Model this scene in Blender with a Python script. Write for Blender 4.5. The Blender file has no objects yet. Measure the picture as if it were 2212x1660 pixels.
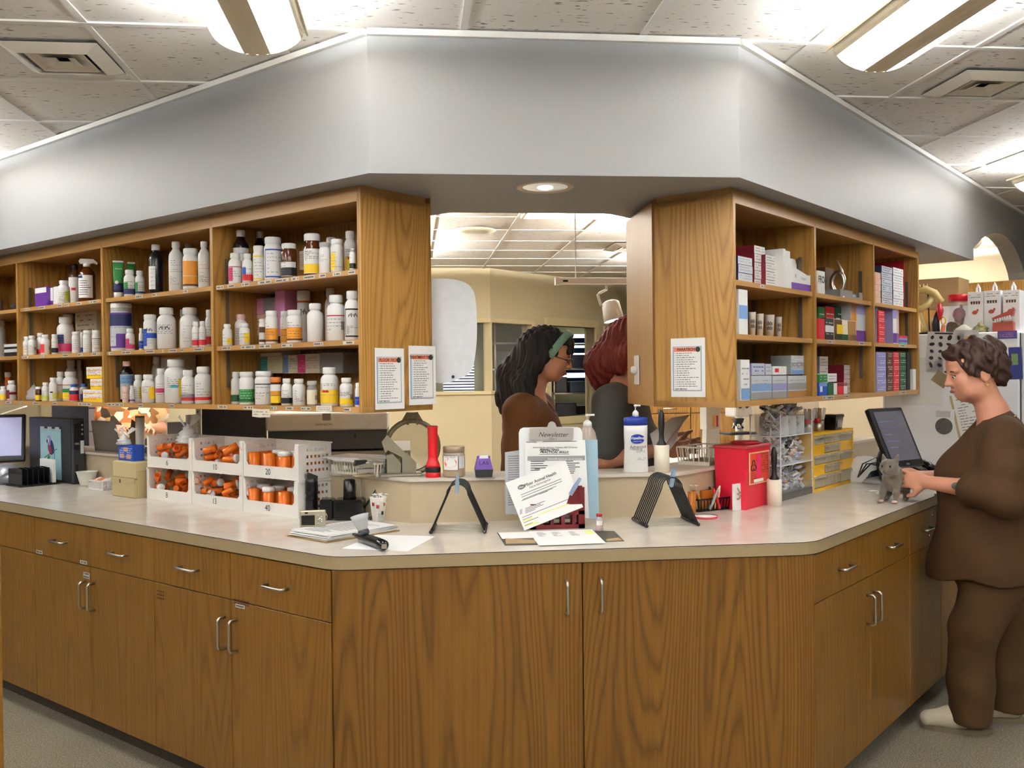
import bpy, bmesh, math, random
import numpy as np
from mathutils import Vector, Matrix
# ------------------------------------------------------------------ camera
IMW, IMH, FPX = 2212.0, 1660.0, 2049.0
CAM = np.array([0.0, 0.0, 1.444])
def _cam_axes(yaw=6.18, down=0.52, roll=0.64):
 p, t, r = (math.radians(a) for a in (yaw, down, roll))
 fwd = np.array([math.sin(p)*math.cos(t), math.cos(p)*math.cos(t), -math.sin(t)])
 right = np.array([math.cos(p), -math.sin(p), 0.0])
 up = np.cross(right, fwd)
 return np.array([right*math.cos(r)-up*math.sin(r), right*math.sin(r)+up*math.cos(r), fwd])
AX = _cam_axes()
scene = bpy.context.scene
COL = scene.collection
cd = bpy.data.cameras.new('camera'); cam = bpy.data.objects.new('camera', cd); COL.objects.link(cam)
cd.sensor_width = 36.0; cd.lens = FPX*36.0/IMW; cd.clip_start = 0.05; cd.clip_end = 100
M = Matrix.Identity(4)
for i in range(3):
 M[i][0], M[i][1], M[i][2], M[i][3] = AX[0][i], AX[1][i], -AX[2][i], CAM[i]
cam.matrix_world = M
scene.camera = cam
# ------------------------------------------------------------------ world, exposure
w = bpy.data.worlds.new('world'); scene.world = w; w.use_nodes = True
w.node_tree.nodes['Background'].inputs[0].default_value = (1.0, 0.97, 0.92, 1)
w.node_tree.nodes['Background'].inputs[1].default_value = 0.02
vs = scene.view_settings
vs.view_transform = 'Standard'; vs.look = 'None'; vs.gamma = 1.0; vs.exposure = 1.15; vs.use_curve_mapping = False
TUBE_E, DIFF_E, TROF_E, DOWN_E, SPOT_E = 50.0, 11.5, 16.0, 1.2, 9.0      # strengths of the lamps, seen and added
scene.cycles.max_bounces = 8; scene.cycles.diffuse_bounces = 4; scene.cycles.transparent_max_bounces = 12
scene.cycles.caustics_reflective = False; scene.cycles.caustics_refractive = False
# ------------------------------------------------------------------ pixel -> place helpers
S2 = 2**-0.5
UL, VL = np.array([-S2, S2, 0]), np.array([S2, S2, 0])      # left wing: along, depth
UR, VR = np.array([S2, S2, 0]), np.array([-S2, S2, 0])      # right wing
def ray(x, y): return AX.T @ np.array([(x-IMW/2)/FPX, (IMH/2-y)/FPX, 1.0])
def on_plane(x, y, n, d):
 r = ray(x, y); n = np.array(n, float); t = (d-CAM@n)/(r@n); return CAM+t*r
def on_z(x, y, z): return on_plane(x, y, (0, 0, 1), z)
def on_y(x, y, yy): return on_plane(x, y, (0, 1, 0), yy)
def on_L(x, y, v): return on_plane(x, y, VL, v)
def on_R(x, y, v): return on_plane(x, y, VR, v)
def PL(u, v, z=0.0): q = UL*u+VL*v; return Vector((q[0], q[1], z))
def PR(u, v, z=0.0): q = UR*u+VR*v; return Vector((q[0], q[1], z))
def uvL(p): return float(np.dot(p, UL)), float(np.dot(p, VL))
def uvR(p): return float(np.dot(p, UR)), float(np.dot(p, VR))
def depth(p): return float(AX[2] @ (np.array(p)-CAM))
def px(p, n): return n*depth(p)/FPX                          # n pixels at the depth of p, in metres
RZL, RZR = math.radians(-45), math.radians(45)
def face_cam(p): return math.atan2(-(p[0]-CAM[0]), (p[1]-CAM[1]))*1.0
# ------------------------------------------------------------------ materials
MATS = {}
def _nt(name):
 m = bpy.data.materials.new(name); m.use_nodes = True
 nt = m.node_tree; b = nt.nodes['Principled BSDF']; return m, nt, b
def lin(c):
 return tuple(((v/255.0)/12.92 if v/255.0 <= .04045 else ((v/255.0+.055)/1.055)**2.4) for v in c)
def mat(name, col=None, rough=.5, metal=0., var=.10, scale=30., trans=0., alpha=1., emit=0., bump=0., spec=.5, sheen=0., sss=0., ecol=None):
 """plain surface: colour (sRGB 0-255) with slight procedural mottling"""
 if name in MATS: return MATS[name]
 m, nt, b = _nt(name); N = nt.nodes; Lk = nt.links
 c = lin(col)
 tc = N.new('ShaderNodeTexCoord'); nz = N.new('ShaderNodeTexNoise'); nz.inputs['Scale'].default_value = scale; nz.inputs['Detail'].default_value = 3
 Lk.new(tc.outputs['Object'], nz.inputs['Vector'])
 mx = N.new('ShaderNodeMix'); mx.data_type = 'RGBA'
 mx.inputs['A'].default_value = tuple(min(1, v*(1-var)) for v in c)+(1,); mx.inputs['B'].default_value = tuple(min(1, v*(1+var*.6)) for v in c)+(1,)
 Lk.new(nz.outputs['Fac'], mx.inputs['Factor']); Lk.new(mx.outputs['Result'], b.inputs['Base Color'])
 b.inputs['Roughness'].default_value = rough; b.inputs['Metallic'].default_value = metal
 b.inputs['Specular IOR Level'].default_value = spec
 if trans: b.inputs['Transmission Weight'].default_value = trans; b.inputs['IOR'].default_value = 1.3
 if alpha < 1: b.inputs['Alpha'].default_value = alpha
 if sss: b.inputs['Subsurface Weight'].default_value = sss; b.inputs['Subsurface Radius'].default_value = (.01, .005, .003); b.inputs['Subsurface Scale'].default_value = .5
 if sheen: b.inputs['Sheen Weight'].default_value = sheen
 if emit:
  b.inputs['Emission Color'].default_value = (ecol or c)+(1,); b.inputs['Emission Strength'].default_value = emit
 if bump:
  bp = N.new('ShaderNodeBump'); bp.inputs['Strength'].default_value = bump; bp.inputs['Distance'].default_value = .002
  Lk.new(nz.outputs['Fac'], bp.inputs['Height']); Lk.new(bp.outputs['Normal'], b.inputs['Normal'])
 MATS[name] = m; return m
def math_node(nt, op, a, b=None, c=None):
 n = nt.nodes.new('ShaderNodeMath'); n.operation = op
 for i, v in enumerate((a, b, c)):
  if v is None: continue
  if isinstance(v, (int, float)): n.inputs[i].default_value = v
  else: nt.links.new(v, n.inputs[i])
 return n.outputs[0]
def oak(name, light, dark, horizontal=False, rough=.38, dens=13.0, strength=1.0):
 if name in MATS: return MATS[name]
 m, nt, b = _nt(name); N = nt.nodes; Lk = nt.links
 tc = N.new('ShaderNodeTexCoord'); sp = N.new('ShaderNodeSeparateXYZ'); Lk.new(tc.outputs['Object'], sp.inputs[0])
 oi = N.new('ShaderNodeObjectInfo'); rnd = math_node(nt, 'MULTIPLY', oi.outputs['Random'], 37.0)
 X, Y, Z = sp.outputs
 if horizontal: h = math_node(nt, 'ADD', Z, Y); a = X
 else: h = math_node(nt, 'ADD', X, Y); a = Z
 def vec(hs, as_, off=0):
  c = N.new('ShaderNodeCombineXYZ')
  Lk.new(math_node(nt, 'MULTIPLY', h, hs), c.inputs[0]); Lk.new(math_node(nt, 'MULTIPLY', a, as_), c.inputs[1])
  Lk.new(math_node(nt, 'ADD', rnd, off), c.inputs[2]); return c.outputs[0]
 def noise(v, detail=2., rough_=.5):
  n = N.new('ShaderNodeTexNoise'); n.inputs['Scale'].default_value = 1; n.inputs['Detail'].default_value = detail; n.inputs['Roughness'].default_value = rough_
  Lk.new(v, n.inputs['Vector']); return n.outputs['Fac']
 base = noise(vec(4.2, .34), 1.0, .3)                      # broad cathedral figure
 wob = noise(vec(30, 2.2, 5), 2.)
 ph = math_node(nt, 'ADD', math_node(nt, 'MULTIPLY', base, dens), math_node(nt, 'MULTIPLY', wob, .9))
 ring = math_node(nt, 'FRACT', ph)
 ring = math_node(nt, 'POWER', math_node(nt, 'ABSOLUTE', math_node(nt, 'MULTIPLY_ADD', ring, 2.0, -1.0)), 2.6)
 fib = noise(vec(230, 5., 11), 3., .6)
 fib2 = noise(vec(75, 1.6, 17), 2., .5)
 tone = noise(vec(1.7, .35, 23), 2.)
 mixv = math_node(nt, 'ADD', math_node(nt, 'MULTIPLY', ring, .36*strength), math_node(nt, 'MULTIPLY', fib, .40))
 mixv = math_node(nt, 'ADD', mixv, math_node(nt, 'MULTIPLY', fib2, .42))
 mixv = math_node(nt, 'ADD', mixv, math_node(nt, 'MULTIPLY', tone, .35))
 mr = N.new('ShaderNodeMapRange'); Lk.new(mixv, mr.inputs[0]); mr.inputs[1].default_value = .42; mr.inputs[2].default_value = 1.18
 cr = N.new('ShaderNodeValToRGB'); Lk.new(mr.outputs[0], cr.inputs[0])
 e = cr.color_ramp.elements; e[0].color = lin(light)+(1,); e[1].color = lin(dark)+(1,)
 md = e.new(.5); mc = [(p*.55+q*.45) for p, q in zip(light, dark)]; md.color = lin(mc)+(1,)
 Lk.new(cr.outputs[0], b.inputs['Base Color']); b.inputs['Roughness'].default_value = rough
 bp = N.new('ShaderNodeBump'); bp.inputs['Strength'].default_value = .12; bp.inputs['Distance'].default_value = .0015
 Lk.new(fib, bp.inputs['Height']); Lk.new(bp.outputs['Normal'], b.inputs['Normal'])
 MATS[name] = m; return m
OAK = oak('oak_veneer', (188, 142, 72), (120, 78, 26), dens=34.)
OAKH = oak('oak_board', (192, 146, 86), (140, 96, 44), horizontal=True, dens=9, strength=.5)
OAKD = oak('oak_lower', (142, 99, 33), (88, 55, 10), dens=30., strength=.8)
def ceiling_mat():
 m, nt, b = _nt('acoustic_tile'); N = nt.nodes; Lk = nt.links
 ge = N.new('ShaderNodeNewGeometry'); mp = N.new('ShaderNodeMapping'); mp.inputs['Scale'].default_value = (22, 75, 30); Lk.new(ge.outputs['Position'], mp.inputs[0])
 nz = N.new('ShaderNodeTexNoise'); nz.inputs['Scale'].default_value = 1.; nz.inputs['Detail'].default_value = 2.; Lk.new(mp.outputs[0], nz.inputs['Vector'])
 n2 = N.new('ShaderNodeTexNoise'); n2.inputs['Scale'].default_value = 5; Lk.new(ge.outputs['Position'], n2.inputs['Vector'])
 f = math_node(nt, 'ADD', nz.outputs['Fac'], math_node(nt, 'MULTIPLY', n2.outputs['Fac'], .18))
 cr = N.new('ShaderNodeValToRGB'); Lk.new(f, cr.inputs[0]); e = cr.color_ramp.elements
 e[0].position = .735; e[0].color = lin((226, 219, 210))+(1,); e[1].position = .79; e[1].color = lin((120, 110, 100))+(1,)
 Lk.new(cr.outputs[0], b.inputs['Base Color']); b.inputs['Roughness'].default_value = .95
 n3 = N.new('ShaderNodeTexNoise'); n3.inputs['Scale'].default_value = 160; Lk.new(ge.outputs['Position'], n3.inputs['Vector'])
 bp = N.new('ShaderNodeBump'); bp.inputs['Strength'].default_value = .25; bp.inputs['Distance'].default_value = .002
 Lk.new(n3.outputs['Fac'], bp.inputs['Height']); Lk.new(bp.outputs['Normal'], b.inputs['Normal']); return m
def floor_mat():
 m, nt, b = _nt('speckled_vinyl'); N = nt.nodes; Lk = nt.links
 ge = N.new('ShaderNodeNewGeometry')
 def nz(s, d=2.):
  n = N.new('ShaderNodeTexNoise'); n.inputs['Scale'].default_value = s; n.inputs['Detail'].default_value = d; Lk.new(ge.outputs['Position'], n.inputs['Vector']); return n.outputs['Fac']
 f = math_node(nt, 'ADD', math_node(nt, 'MULTIPLY', nz(190, 2.), .85), math_node(nt, 'MULTIPLY', nz(1.5), .15))
 cr = N.new('ShaderNodeValToRGB'); Lk.new(f, cr.inputs[0]); e = cr.color_ramp.elements
 e[0].position = .34; e[0].color = lin((80, 73, 60))+(1,); e[1].position = .64; e[1].color = lin((178, 169, 150))+(1,)
 md = e.new(.5); md.color = lin((134, 125, 106))+(1,)
 Lk.new(cr.outputs[0], b.inputs['Base Color']); b.inputs['Roughness'].default_value = .42; return m
def laminate_mat():
 m, nt, b = _nt('counter_laminate'); N = nt.nodes; Lk = nt.links
 ge = N.new('ShaderNodeNewGeometry')
 n = N.new('ShaderNodeTexNoise'); n.inputs['Scale'].default_value = 9; n.inputs['Detail'].default_value = 4; Lk.new(ge.outputs['Position'], n.inputs['Vector'])
 cr = N.new('ShaderNodeValToRGB'); Lk.new(n.outputs['Fac'], cr.inputs[0]); e = cr.color_ramp.elements
 e[0].position = .3; e[0].color = lin((214, 204, 190))+(1,); e[1].position = .75; e[1].color = lin((226, 218, 206))+(1,)
 Lk.new(cr.outputs[0], b.inputs['Base Color']); b.inputs['Roughness'].default_value = .17; return m
LAM = laminate_mat(); MATS['lam'] = LAM
WHITE_PL = mat('white_plastic', (236, 234, 230), .35, var=.03)
CREAM_PL = mat('cream_plastic', (228, 222, 212), .4, var=.04)
BLACK_PL = mat('black_plastic', (22, 22, 24), .38, var=.1)
DGREY_PL = mat('dark_grey_plastic', (52, 53, 57), .42, var=.08)
GREY_PL = mat('grey_plastic', (140, 139, 138), .42, var=.06)
STEEL = mat('brushed_steel', (196, 190, 178), .3, 1.0, var=.06)
CHROME = mat('chrome', (215, 215, 215), .12, 1.0, var=.03)
PAPER = mat('paper', (244, 243, 240), .75, var=.02)
INK = mat('ink', (40, 38, 40), .6, var=.05)
GREYINK = mat('grey_ink', (120, 118, 120), .7, var=.05)
GLASS = mat('clear_glass', (235, 240, 240), .04, var=.0, alpha=.22)
CLEARPL = mat('clear_plastic', (232, 234, 236), .18, var=.02, alpha=.34)
AMBER = mat('amber_glass', (86, 40, 12), .12, var=.12)
ORANGE = mat('orange_vial', (255, 128, 36), .2, var=.12, alpha=.86)
# ------------------------------------------------------------------ mesh helpers
class MB:
 def __init__(s): s.v = []; s.f = []; s.sm = []
 def add(s, vs_, fs, smooth=False):
  o = len(s.v); s.v += [tuple(map(float, v)) for v in vs_]
  for f in fs: s.f.append(tuple(i+o for i in f)); s.sm.append(smooth)
  return s
 def box(s, x0, x1, y0, y1, z0, z1, mtx=None):
  vs_ = [(x, y, z) for z in (z0, z1) for y in (y0, y1) for x in (x0, x1)]
  if mtx: vs_ = [tuple(mtx @ Vector(v)) for v in vs_]
  return s.add(vs_, [(0, 2, 3, 1), (4, 5, 7, 6), (0, 1, 5, 4), (2, 6, 7, 3), (0, 4, 6, 2), (1, 3, 7, 5)])
 def rbox(s, x0, x1, y0, y1, z0, z1, r=.004, seg=2, mtx=None):
  """box with rounded vertical edges and chamfered top and bottom"""
  r = min(r, (x1-x0)*.49, (y1-y0)*.49, (z1-z0)*.49)
  def loop(ins, z):
   out = []
   for cx, cy, a0 in ((x1-r, y0+r, -90), (x1-r, y1-r, 0), (x0+r, y1-r, 90), (x0+r, y0+r, 180)):
    for k in range(seg+1):
     a = math.radians(a0+90*k/seg); rr = r-ins
     out.append((cx+rr*math.cos(a), cy+rr*math.sin(a), z))
   return out
  c = r*.6
  rings = [loop(c, z0), loop(0, z0+c), loop(0, z1-c), loop(c, z1)]
  n = len(rings[0]); vs_ = [p for rg in rings for p in rg]
  if mtx: vs_ = [tuple(mtx @ Vector(v)) for v in vs_]
  fs = [tuple(range(n-1, -1, -1)), tuple(range(3*n, 4*n))]
  for k in range(3):
   for i in range(n): j = (i+1) % n; fs.append((k*n+i, k*n+j, (k+1)*n+j, (k+1)*n+i))
  return s.add(vs_, fs)
 def lathe(s, prof, seg=20, mtx=None, a0=0., a1=360., cap=True, sx=1., sy=1., smooth=True):
  full = abs(a1-a0-360) < 1e-6; n = seg if full else seg+1
  vs_ = []
  for r, z in prof:
   for k in range(n):
    a = math.radians(a0+(a1-a0)*k/seg); vs_.append((r*math.cos(a)*sx, r*math.sin(a)*sy, z))
  if mtx: vs_ = [tuple(mtx @ Vector(v)) for v in vs_]
  fs = []
  for i in range(len(prof)-1):
   for k in range(seg):
    k2 = (k+1) % n if full else k+1
    fs.append((i*n+k, i*n+k2, (i+1)*n+k2, (i+1)*n+k))
  o = len(s.v); s.add(vs_, fs, smooth)
  if cap and full:
   if prof[0][0] > 1e-6: s.f.append(tuple(o+k for k in range(n-1, -1, -1))); s.sm.append(False)
   if prof[-1][0] > 1e-6: s.f.append(tuple(o+(len(prof)-1)*n+k for k in range(n))); s.sm.append(False)
  return s
 def tube(s, pts, r, seg=8, closed=False, smooth=True, taper=None):
  P = [Vector(p) for p in pts]; n = len(P); rings = []
  up = Vector((0, 0, 1))
  for i, p in enumerate(P):
   if closed: t = (P[(i+1) % n]-P[i-1])
   else: t = P[min(i+1, n-1)]-P[max(i-1, 0)]
   t = t.normalized() if t.length > 1e-9 else Vector((0, 0, 1))
   a = t.cross(up)
   if a.length < 1e-3: a = t.cross(Vector((1, 0, 0)))
   a.normalize(); b = t.cross(a).normalized()
   rr = r if taper is None else r*taper[i]
   rings.append([p+a*rr*math.cos(2*math.pi*k/seg)+b*rr*math.sin(2*math.pi*k/seg) for k in range(seg)])
  # keep rings aligned
  for i in range(1, n):
   best = min(range(seg), key=lambda o_: sum((rings[i][(k+o_) % seg]-rings[i-1][k]).length for k in range(seg)))
   rings[i] = rings[i][best:]+rings[i][:best]
  vs_ = [v for rg in rings for v in rg]; fs = []
  m = n if closed else n-1
  for i in range(m):
   j = (i+1) % n
   for k in range(seg): k2 = (k+1) % seg; fs.append((i*seg+k, i*seg+k2, j*seg+k2, j*seg+k))
  if not closed: fs += [tuple(range(seg-1, -1, -1)), tuple((n-1)*seg+k for k in range(seg))]
  return s.add(vs_, fs, smooth)
 def prism(s, poly, z0, z1, mtx=None):
  n = len(poly); vs_ = [(x, y, z0) for x, y in poly]+[(x, y, z1) for x, y in poly]
  if mtx: vs_ = [tuple(mtx @ Vector(v)) for v in vs_]
  fs = [tuple(range(n-1, -1, -1)), tuple(range(n, 2*n))]+[(i, (i+1) % n, n+(i+1) % n, n+i) for i in range(n)]
  return s.add(vs_, fs)
 def plate(s, poly, y0, y1, mtx=None):
  """outline in x,z extruded in y"""
  n = len(poly); vs_ = [(x, y0, z) for x, z in poly]+[(x, y1, z) for x, z in poly]
  if mtx: vs_ = [tuple(mtx @ Vector(v)) for v in vs_]
  fs = [tuple(range(n)), tuple(range(2*n-1, n-1, -1))]+[((i+1) % n, i, n+i, n+(i+1) % n) for i in range(n)]
  return s.add(vs_, fs)
 def quad(s, a, b, c, d): return s.add([a, b, c, d], [(0, 1, 2, 3)])
 def sphere(s, c, r, seg=12, rings=8, sc=(1, 1, 1)):
  prof = [(max(1e-7, math.sin(math.pi*i/rings)), -math.cos(math.pi*i/rings)) for i in range(rings+1)]
  return s.lathe([(a*r, b*r) for a, b in prof], seg, Matrix.Translation(c) @ Matrix.Diagonal((sc[0], sc[1], sc[2], 1)), cap=False)
 def mesh(s, name):
  me = bpy.data.meshes.new(name); me.from_pydata(s.v, [], s.f)
  me.polygons.foreach_set('use_smooth', s.sm); me.update(); return me
def link(o, parent=None):
 COL.objects.link(o)
 if parent is not None: o.parent = parent
 return o
def obj(name, mb, m, parent=None, loc=None, rz=None, label=None, fixn=True):
 me = mb if isinstance(mb, bpy.types.Mesh) else mb.mesh(name)
 if fixn and not isinstance(mb, bpy.types.Mesh):
  bm = bmesh.new(); bm.from_mesh(me); bmesh.ops.recalc_face_normals(bm, faces=bm.faces); bm.to_mesh(me); bm.free()
 if m is not None and len(me.materials) == 0: me.materials.append(m)
 o = bpy.data.objects.new(name, me); link(o, parent)
 if loc is not None: o.location = loc
 if rz is not None: o.rotation_euler = (0, 0, rz)
 if label: o['label'] = label
 return o
def tag(o, label, cat, group=None):
 o['label'] = label; o['category'] = cat
 if group: o['group'] = group
 return o
def thing(name, label, cat, loc=(0, 0, 0), rz=0., group=None):
 o = bpy.data.objects.new(name, None); o.empty_display_size = .05; link(o); o.location = loc; o.rotation_euler = (0, 0, rz)
 return tag(o, label, cat, group)
def struct(name, mb, m, label=None, cat='wall'):
 o = obj(name, mb, m); o['kind'] = 'structure'
 if label: o['label'] = label; o['category'] = cat
 return o
def sroot(name):
 o = bpy.data.objects.new(name, None); o.empty_display_size = .05; link(o); o['kind'] = 'structure'; return o
FONT_CACHE = {}
def text_mesh(s, size=.02, align='CENTER', extrude=0.0, shear=0., bold=0., xs=1.):
 key = (s, round(size, 5), align, extrude, shear, bold, xs)
 if key in FONT_CACHE: return FONT_CACHE[key]
 cu = bpy.data.curves.new('lettering', 'FONT'); cu.body = s; cu.size = size; cu.align_x = align; cu.align_y = 'CENTER'
 cu.extrude = extrude; cu.shear = shear; cu.offset = bold*size; cu.resolution_u = 3
 o = bpy.data.objects.new('lettering', cu); COL.objects.link(o)
 dg = bpy.context.evaluated_depsgraph_get(); me = bpy.data.meshes.new_from_object(o.evaluated_get(dg))
 COL.objects.unlink(o); bpy.data.objects.remove(o)
 if xs != 1.:
  for v in me.vertices: v.co.x *= xs
 FONT_CACHE[key] = me; return me
def text(parent, s, loc, size, m=INK, rx=90, rz=0, ry=0, **kw):
 """lettering standing on a local -Y face (x right, z up)"""
 me = text_mesh(s, size, **kw).copy(); me.materials.clear(); me.materials.append(m)
 o = bpy.data.objects.new('lettering', me); link(o, parent); o.location = loc
 o.rotation_euler = (Matrix.Rotation(math.radians(rz), 4, 'Z') @ Matrix.Rotation(math.radians(ry), 4, 'Y') @ Matrix.Rotation(math.radians(rx), 4, 'X')).to_euler()
 return o
def text_cyl(parent, s, r, z, size, m=INK, ang=0., **kw):
 me = text_mesh(s, size, **kw).copy(); me.materials.clear(); me.materials.append(m)
 for v in me.vertices:
  a = v.co.x/r+ang; zz = v.co.y; v.co = Vector((r*math.sin(a), -r*math.cos(a), z+zz))
 o = bpy.data.objects.new('lettering', me); link(o, parent); return o
def copy_tree(o, parent=None):
 c = o.copy(); COL.objects.link(c); c.parent = parent
 for ch in list(o.children): copy_tree(ch, c)
 return c
rng = random.Random(7)
# ================================================================== the setting
ZC, ZS = 2.60, 2.121                      # ceiling, underside of soffit
ZT, ZTB = 0.905, 0.864                    # worktop top and underside
ZLG = 1.07                                # ledge top
WALLC = mat('cream_wall', (216, 203, 168), .8, var=.03, scale=3)
WALLW = mat('white_wall', (226, 224, 220), .7, var=.03, scale=3)
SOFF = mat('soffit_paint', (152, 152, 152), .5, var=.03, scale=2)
GREYW = mat('grey_wall', (186, 182, 172), .8, var=.03, scale=3)
struct('floor', MB().box(-9, 10, -5, 14, -.1, 0), floor_mat())
ceil_ = struct('ceiling', MB().box(-9, 10, -5, 14, ZC+.03, ZC+.12), mat('ceiling_void', (150, 146, 140), .9))
TILE = ceiling_mat(); BAR = mat('grid_bar', (226, 222, 214), .5, var=.03)
GX0, GY0, GP = .195, 3.215, .6135
tile_me = MB().box(-GP/2+.006, GP/2-.006, -GP/2+.006, GP/2-.006, 0, .016).mesh('ceiling_tile'); tile_me.materials.append(TILE)
skip = set()
TROF = [(1, 5), (-4, 8), (-4, 5)]                        # recessed troffers in the back room (grid cells); last two unseen, added for light
for ix in range(-6, 8):
 for iy in range(-3, 13):
  if (ix, iy) in TROF: continue
  o = bpy.data.objects.new('ceiling_tile', tile_me); link(o, ceil_); o.location = (GX0+(ix+.5)*GP, GY0+(iy+.5)*GP, ZC+.004)
rx = MB().box(GX0-6*GP, GX0+8*GP, -.012, .012, 0, .006).mesh('grid_runner'); rx.materials.append(BAR)
ry = MB().box(-.012, .012, GY0-3*GP, GY0+13*GP, 0, .006).mesh('grid_runner'); ry.materials.append(BAR)
for iy in range(-3, 14): o = bpy.data.objects.new('grid_runner', rx); link(o, ceil_); o.location = (0, GY0+iy*GP, ZC-.002)
for ix in range(-6, 9): o = bpy.data.objects.new('grid_runner', ry); link(o, ceil_); o.location = (GX0+ix*GP, 0, ZC-.001)
# plain ceiling beyond the built grid
obj('ceiling_board', MB().box(-9, GX0-6*GP, -5, 14, ZC, ZC+.02).box(GX0+8*GP, 10, -5, 14, ZC, ZC+.02).box(GX0-6*GP, GX0+8*GP, -5, GY0-3*GP, ZC, ZC+.02).box(GX0-6*GP, GX0+8*GP, GY0+13*GP, 14, ZC, ZC+.02), TILE, ceil_)
# outer walls (behind and beside the camera)
struct('wall_front', MB().box(-9, 10, -5.1, -5, 0, 2.7), WALLW)
struct('wall_left', MB().box(-9.1, -9, -5, 14, 0, 2.7), WALLW)
struct('wall_right', MB().box(10, 10.1, -5, 14, 0, 2.7), WALLW)
# ---- soffit: left wing, chamfer, right wing
VSL, VSR, YS, SD = 2.165, 1.443, 3.187, .742
def cornerL(v, y): return (v/S2-y, y)              # x+y = v*sqrt2
def cornerR(v, y): return (y-v/S2, y)
A = cornerL(VSL, YS); B = cornerR(VSR, YS); A2 = cornerL(VSL+SD, YS+.75); B2 = cornerR(VSR+SD, YS+.75)
US = 6.337
poly = [PL(8.5, VSL)[:2], A, B, PR(US, VSR)[:2], PR(US, VSR+SD)[:2], B2, A2, PL(8.5, VSL+SD)[:2]]
sof = struct('wall_soffit', MB().prism(poly, ZS, ZC), SOFF)
cp = MB()                                          # white angle strip where the soffit meets the ceiling
def strip(mb, p, q, n, t, z0, z1):
 p = Vector(p[:2]); q = Vector(q[:2]); n = Vector(n)*t
 mb.prism([p, q, q+n, p+n], z0, z1)
for nm, p, q, n in (('l', PL(8.5, VSL), A, (-S2, -S2)), ('c', A, B, (0, -1)), ('r', B, PR(9.6, VSR), (S2, -S2))):
 m_ = MB(); strip(m_, p, q, n, .018, ZC-.024, ZC-.003); obj('edge_moulding', m_, BAR, sof)
# wall over the archway beyond the soffit, on the same face
arch = [(2107, 562), (2107, 537), (2113, 526), (2121, 516), (2130, 509.5), (2140, 505.5), (2150, 504), (2160, 505), (2171, 510), (2181, 519), (2190, 531), (2199, 550), (2207, 571), (2212, 588), (2218, 620)]
ap = []
for x, y in arch:
 q = on_R(x, y, VSR); ap.append((uvR(q)[0], float(q[2])))
pts = [(US, ZC)]+[(US, ap[1][1])]+ap[2:]+[(ap[-1][0]+.25, 1.2), (ap[-1][0]+.3, 0), (9.8, 0), (9.8, ZC)]
mtx = Matrix(((UR[0], VR[0], 0, 0), (UR[1], VR[1], 0, 0), (0, 0, 1, 0), (0, 0, 0, 1)))
struct('wall_arch', MB().plate(pts, VSR, VSR+.11, mtx), SOFF)
# ---- back room shell
YB = 10.2
XB = .877
# facing back wall (with window) and 45 degree wall with window and doorway opening
WINC = mat('window_frame_paint', (228, 212, 170), .5, var=.03)
def on_back(x, y): return on_y(x, y, YB)
UA = 6.59                                           # angled wall plane (left-frame u)
def on_ang(x, y): return on_plane(x, y, UL, UA)
zsill = on_back(1000, 846)[2]; zhead = on_back(1000, 697)[2]
mb = MB().box(-9, XB, YB, YB+.12, 0, zsill-.03).box(-9, XB, YB, YB+.12, zhead+.04, 2.62).box(-9, -.6, YB, YB+.12, zsill-.03, zhead+.04)
struct('wall_back', mb, WALLC)
# angled wall: t = left-frame v ; openings from pixels
def vA(x, y): return uvL(on_ang(x, y))[1]
v0 = XB*S2+YB*S2
vw1 = vA(1153, 770); vo0, vo1 = vA(1187, 770), vA(1284, 770); vw2 = vA(1292, 770)
zo = float(on_ang(1240, 706)[2]); zw = float(on_ang(1100, 700)[2]); zh2 = zhead
mA = Matrix(((VL[0], UL[0], 0, 0), (VL[1], UL[1], 0, 0), (0, 0, 1, 0), (0, 0, 0, 1)))   # x=v, y=u
mb = MB()
mb.box(v0, vw1, UA, UA+.12, 0, zsill-.03, mA).box(v0, vw1, UA, UA+.12, zhead+.04, 2.62, mA).box(vw1, vo0, UA, UA+.12, 0, 2.62, mA)
mb.box(vo0, vo1, UA, UA+.12, zo, 2.62, mA).box(vo0, vo1, UA, UA+.12, 0, .95, mA).box(vo1, v0+6.5, UA, UA+.12, 0, 2.62, mA)
struct('wall_angled', mb, WALLC)
WG = mat('window_glass', (210, 216, 222), .03, var=0, alpha=.10)
def frame_rect(mb, a0, a1, z0, z1, t, y0, y1, mtx=None):
 mb.box(a0, a1, y0, y1, z1-t, z1, mtx).box(a0, a1, y0, y1, z0, z0+t, mtx).box(a0, a0+t, y0, y1, z0+t, z1-t, mtx).box(a1-t, a1, y0, y1, z0+t, z1-t, mtx)
w1 = sroot('window_1');
m_ = MB().box(-.6, XB, YB-.02, YB+.13, zhead, zhead+.045).box(-.6, XB, YB-.02, YB+.13, zsill-.035, zsill).box(-.6, -.555, YB-.02, YB+.13, zsill, zhead); obj('window_frame', m_, WINC, w1)
obj('pane', MB().box(-.56, XB-.02, YB+.05, YB+.056, zsill, zhead), WG, w1)
w2 = sroot('window_2')
m_ = MB().box(v0, vw1, UA-.02, UA+.13, zhead, zhead+.045, mA).box(v0, vw1, UA-.02, UA+.13, zsill-.035, zsill, mA).box(vw1-.05, vw1, UA-.02, UA+.13, zsill, zhead, mA).box(v0-.004, v0+.012, UA-.01, UA+.10, zsill, zhead, mA); obj('window_frame', m_, WINC, w2)
obj('pane', MB().box(v0+.03, vw1-.05, UA+.05, UA+.056, zsill, zhead, mA), WG, w2)
w3 = sroot('window_3')
m_ = MB(); frame_rect(m_, vo0-.09, vo1+.09, .86, zo+.09, .09, UA-.025, UA+.145, mA); obj('window_frame', m_, WINC, w3)
w4 = sroot('window_4')
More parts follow.
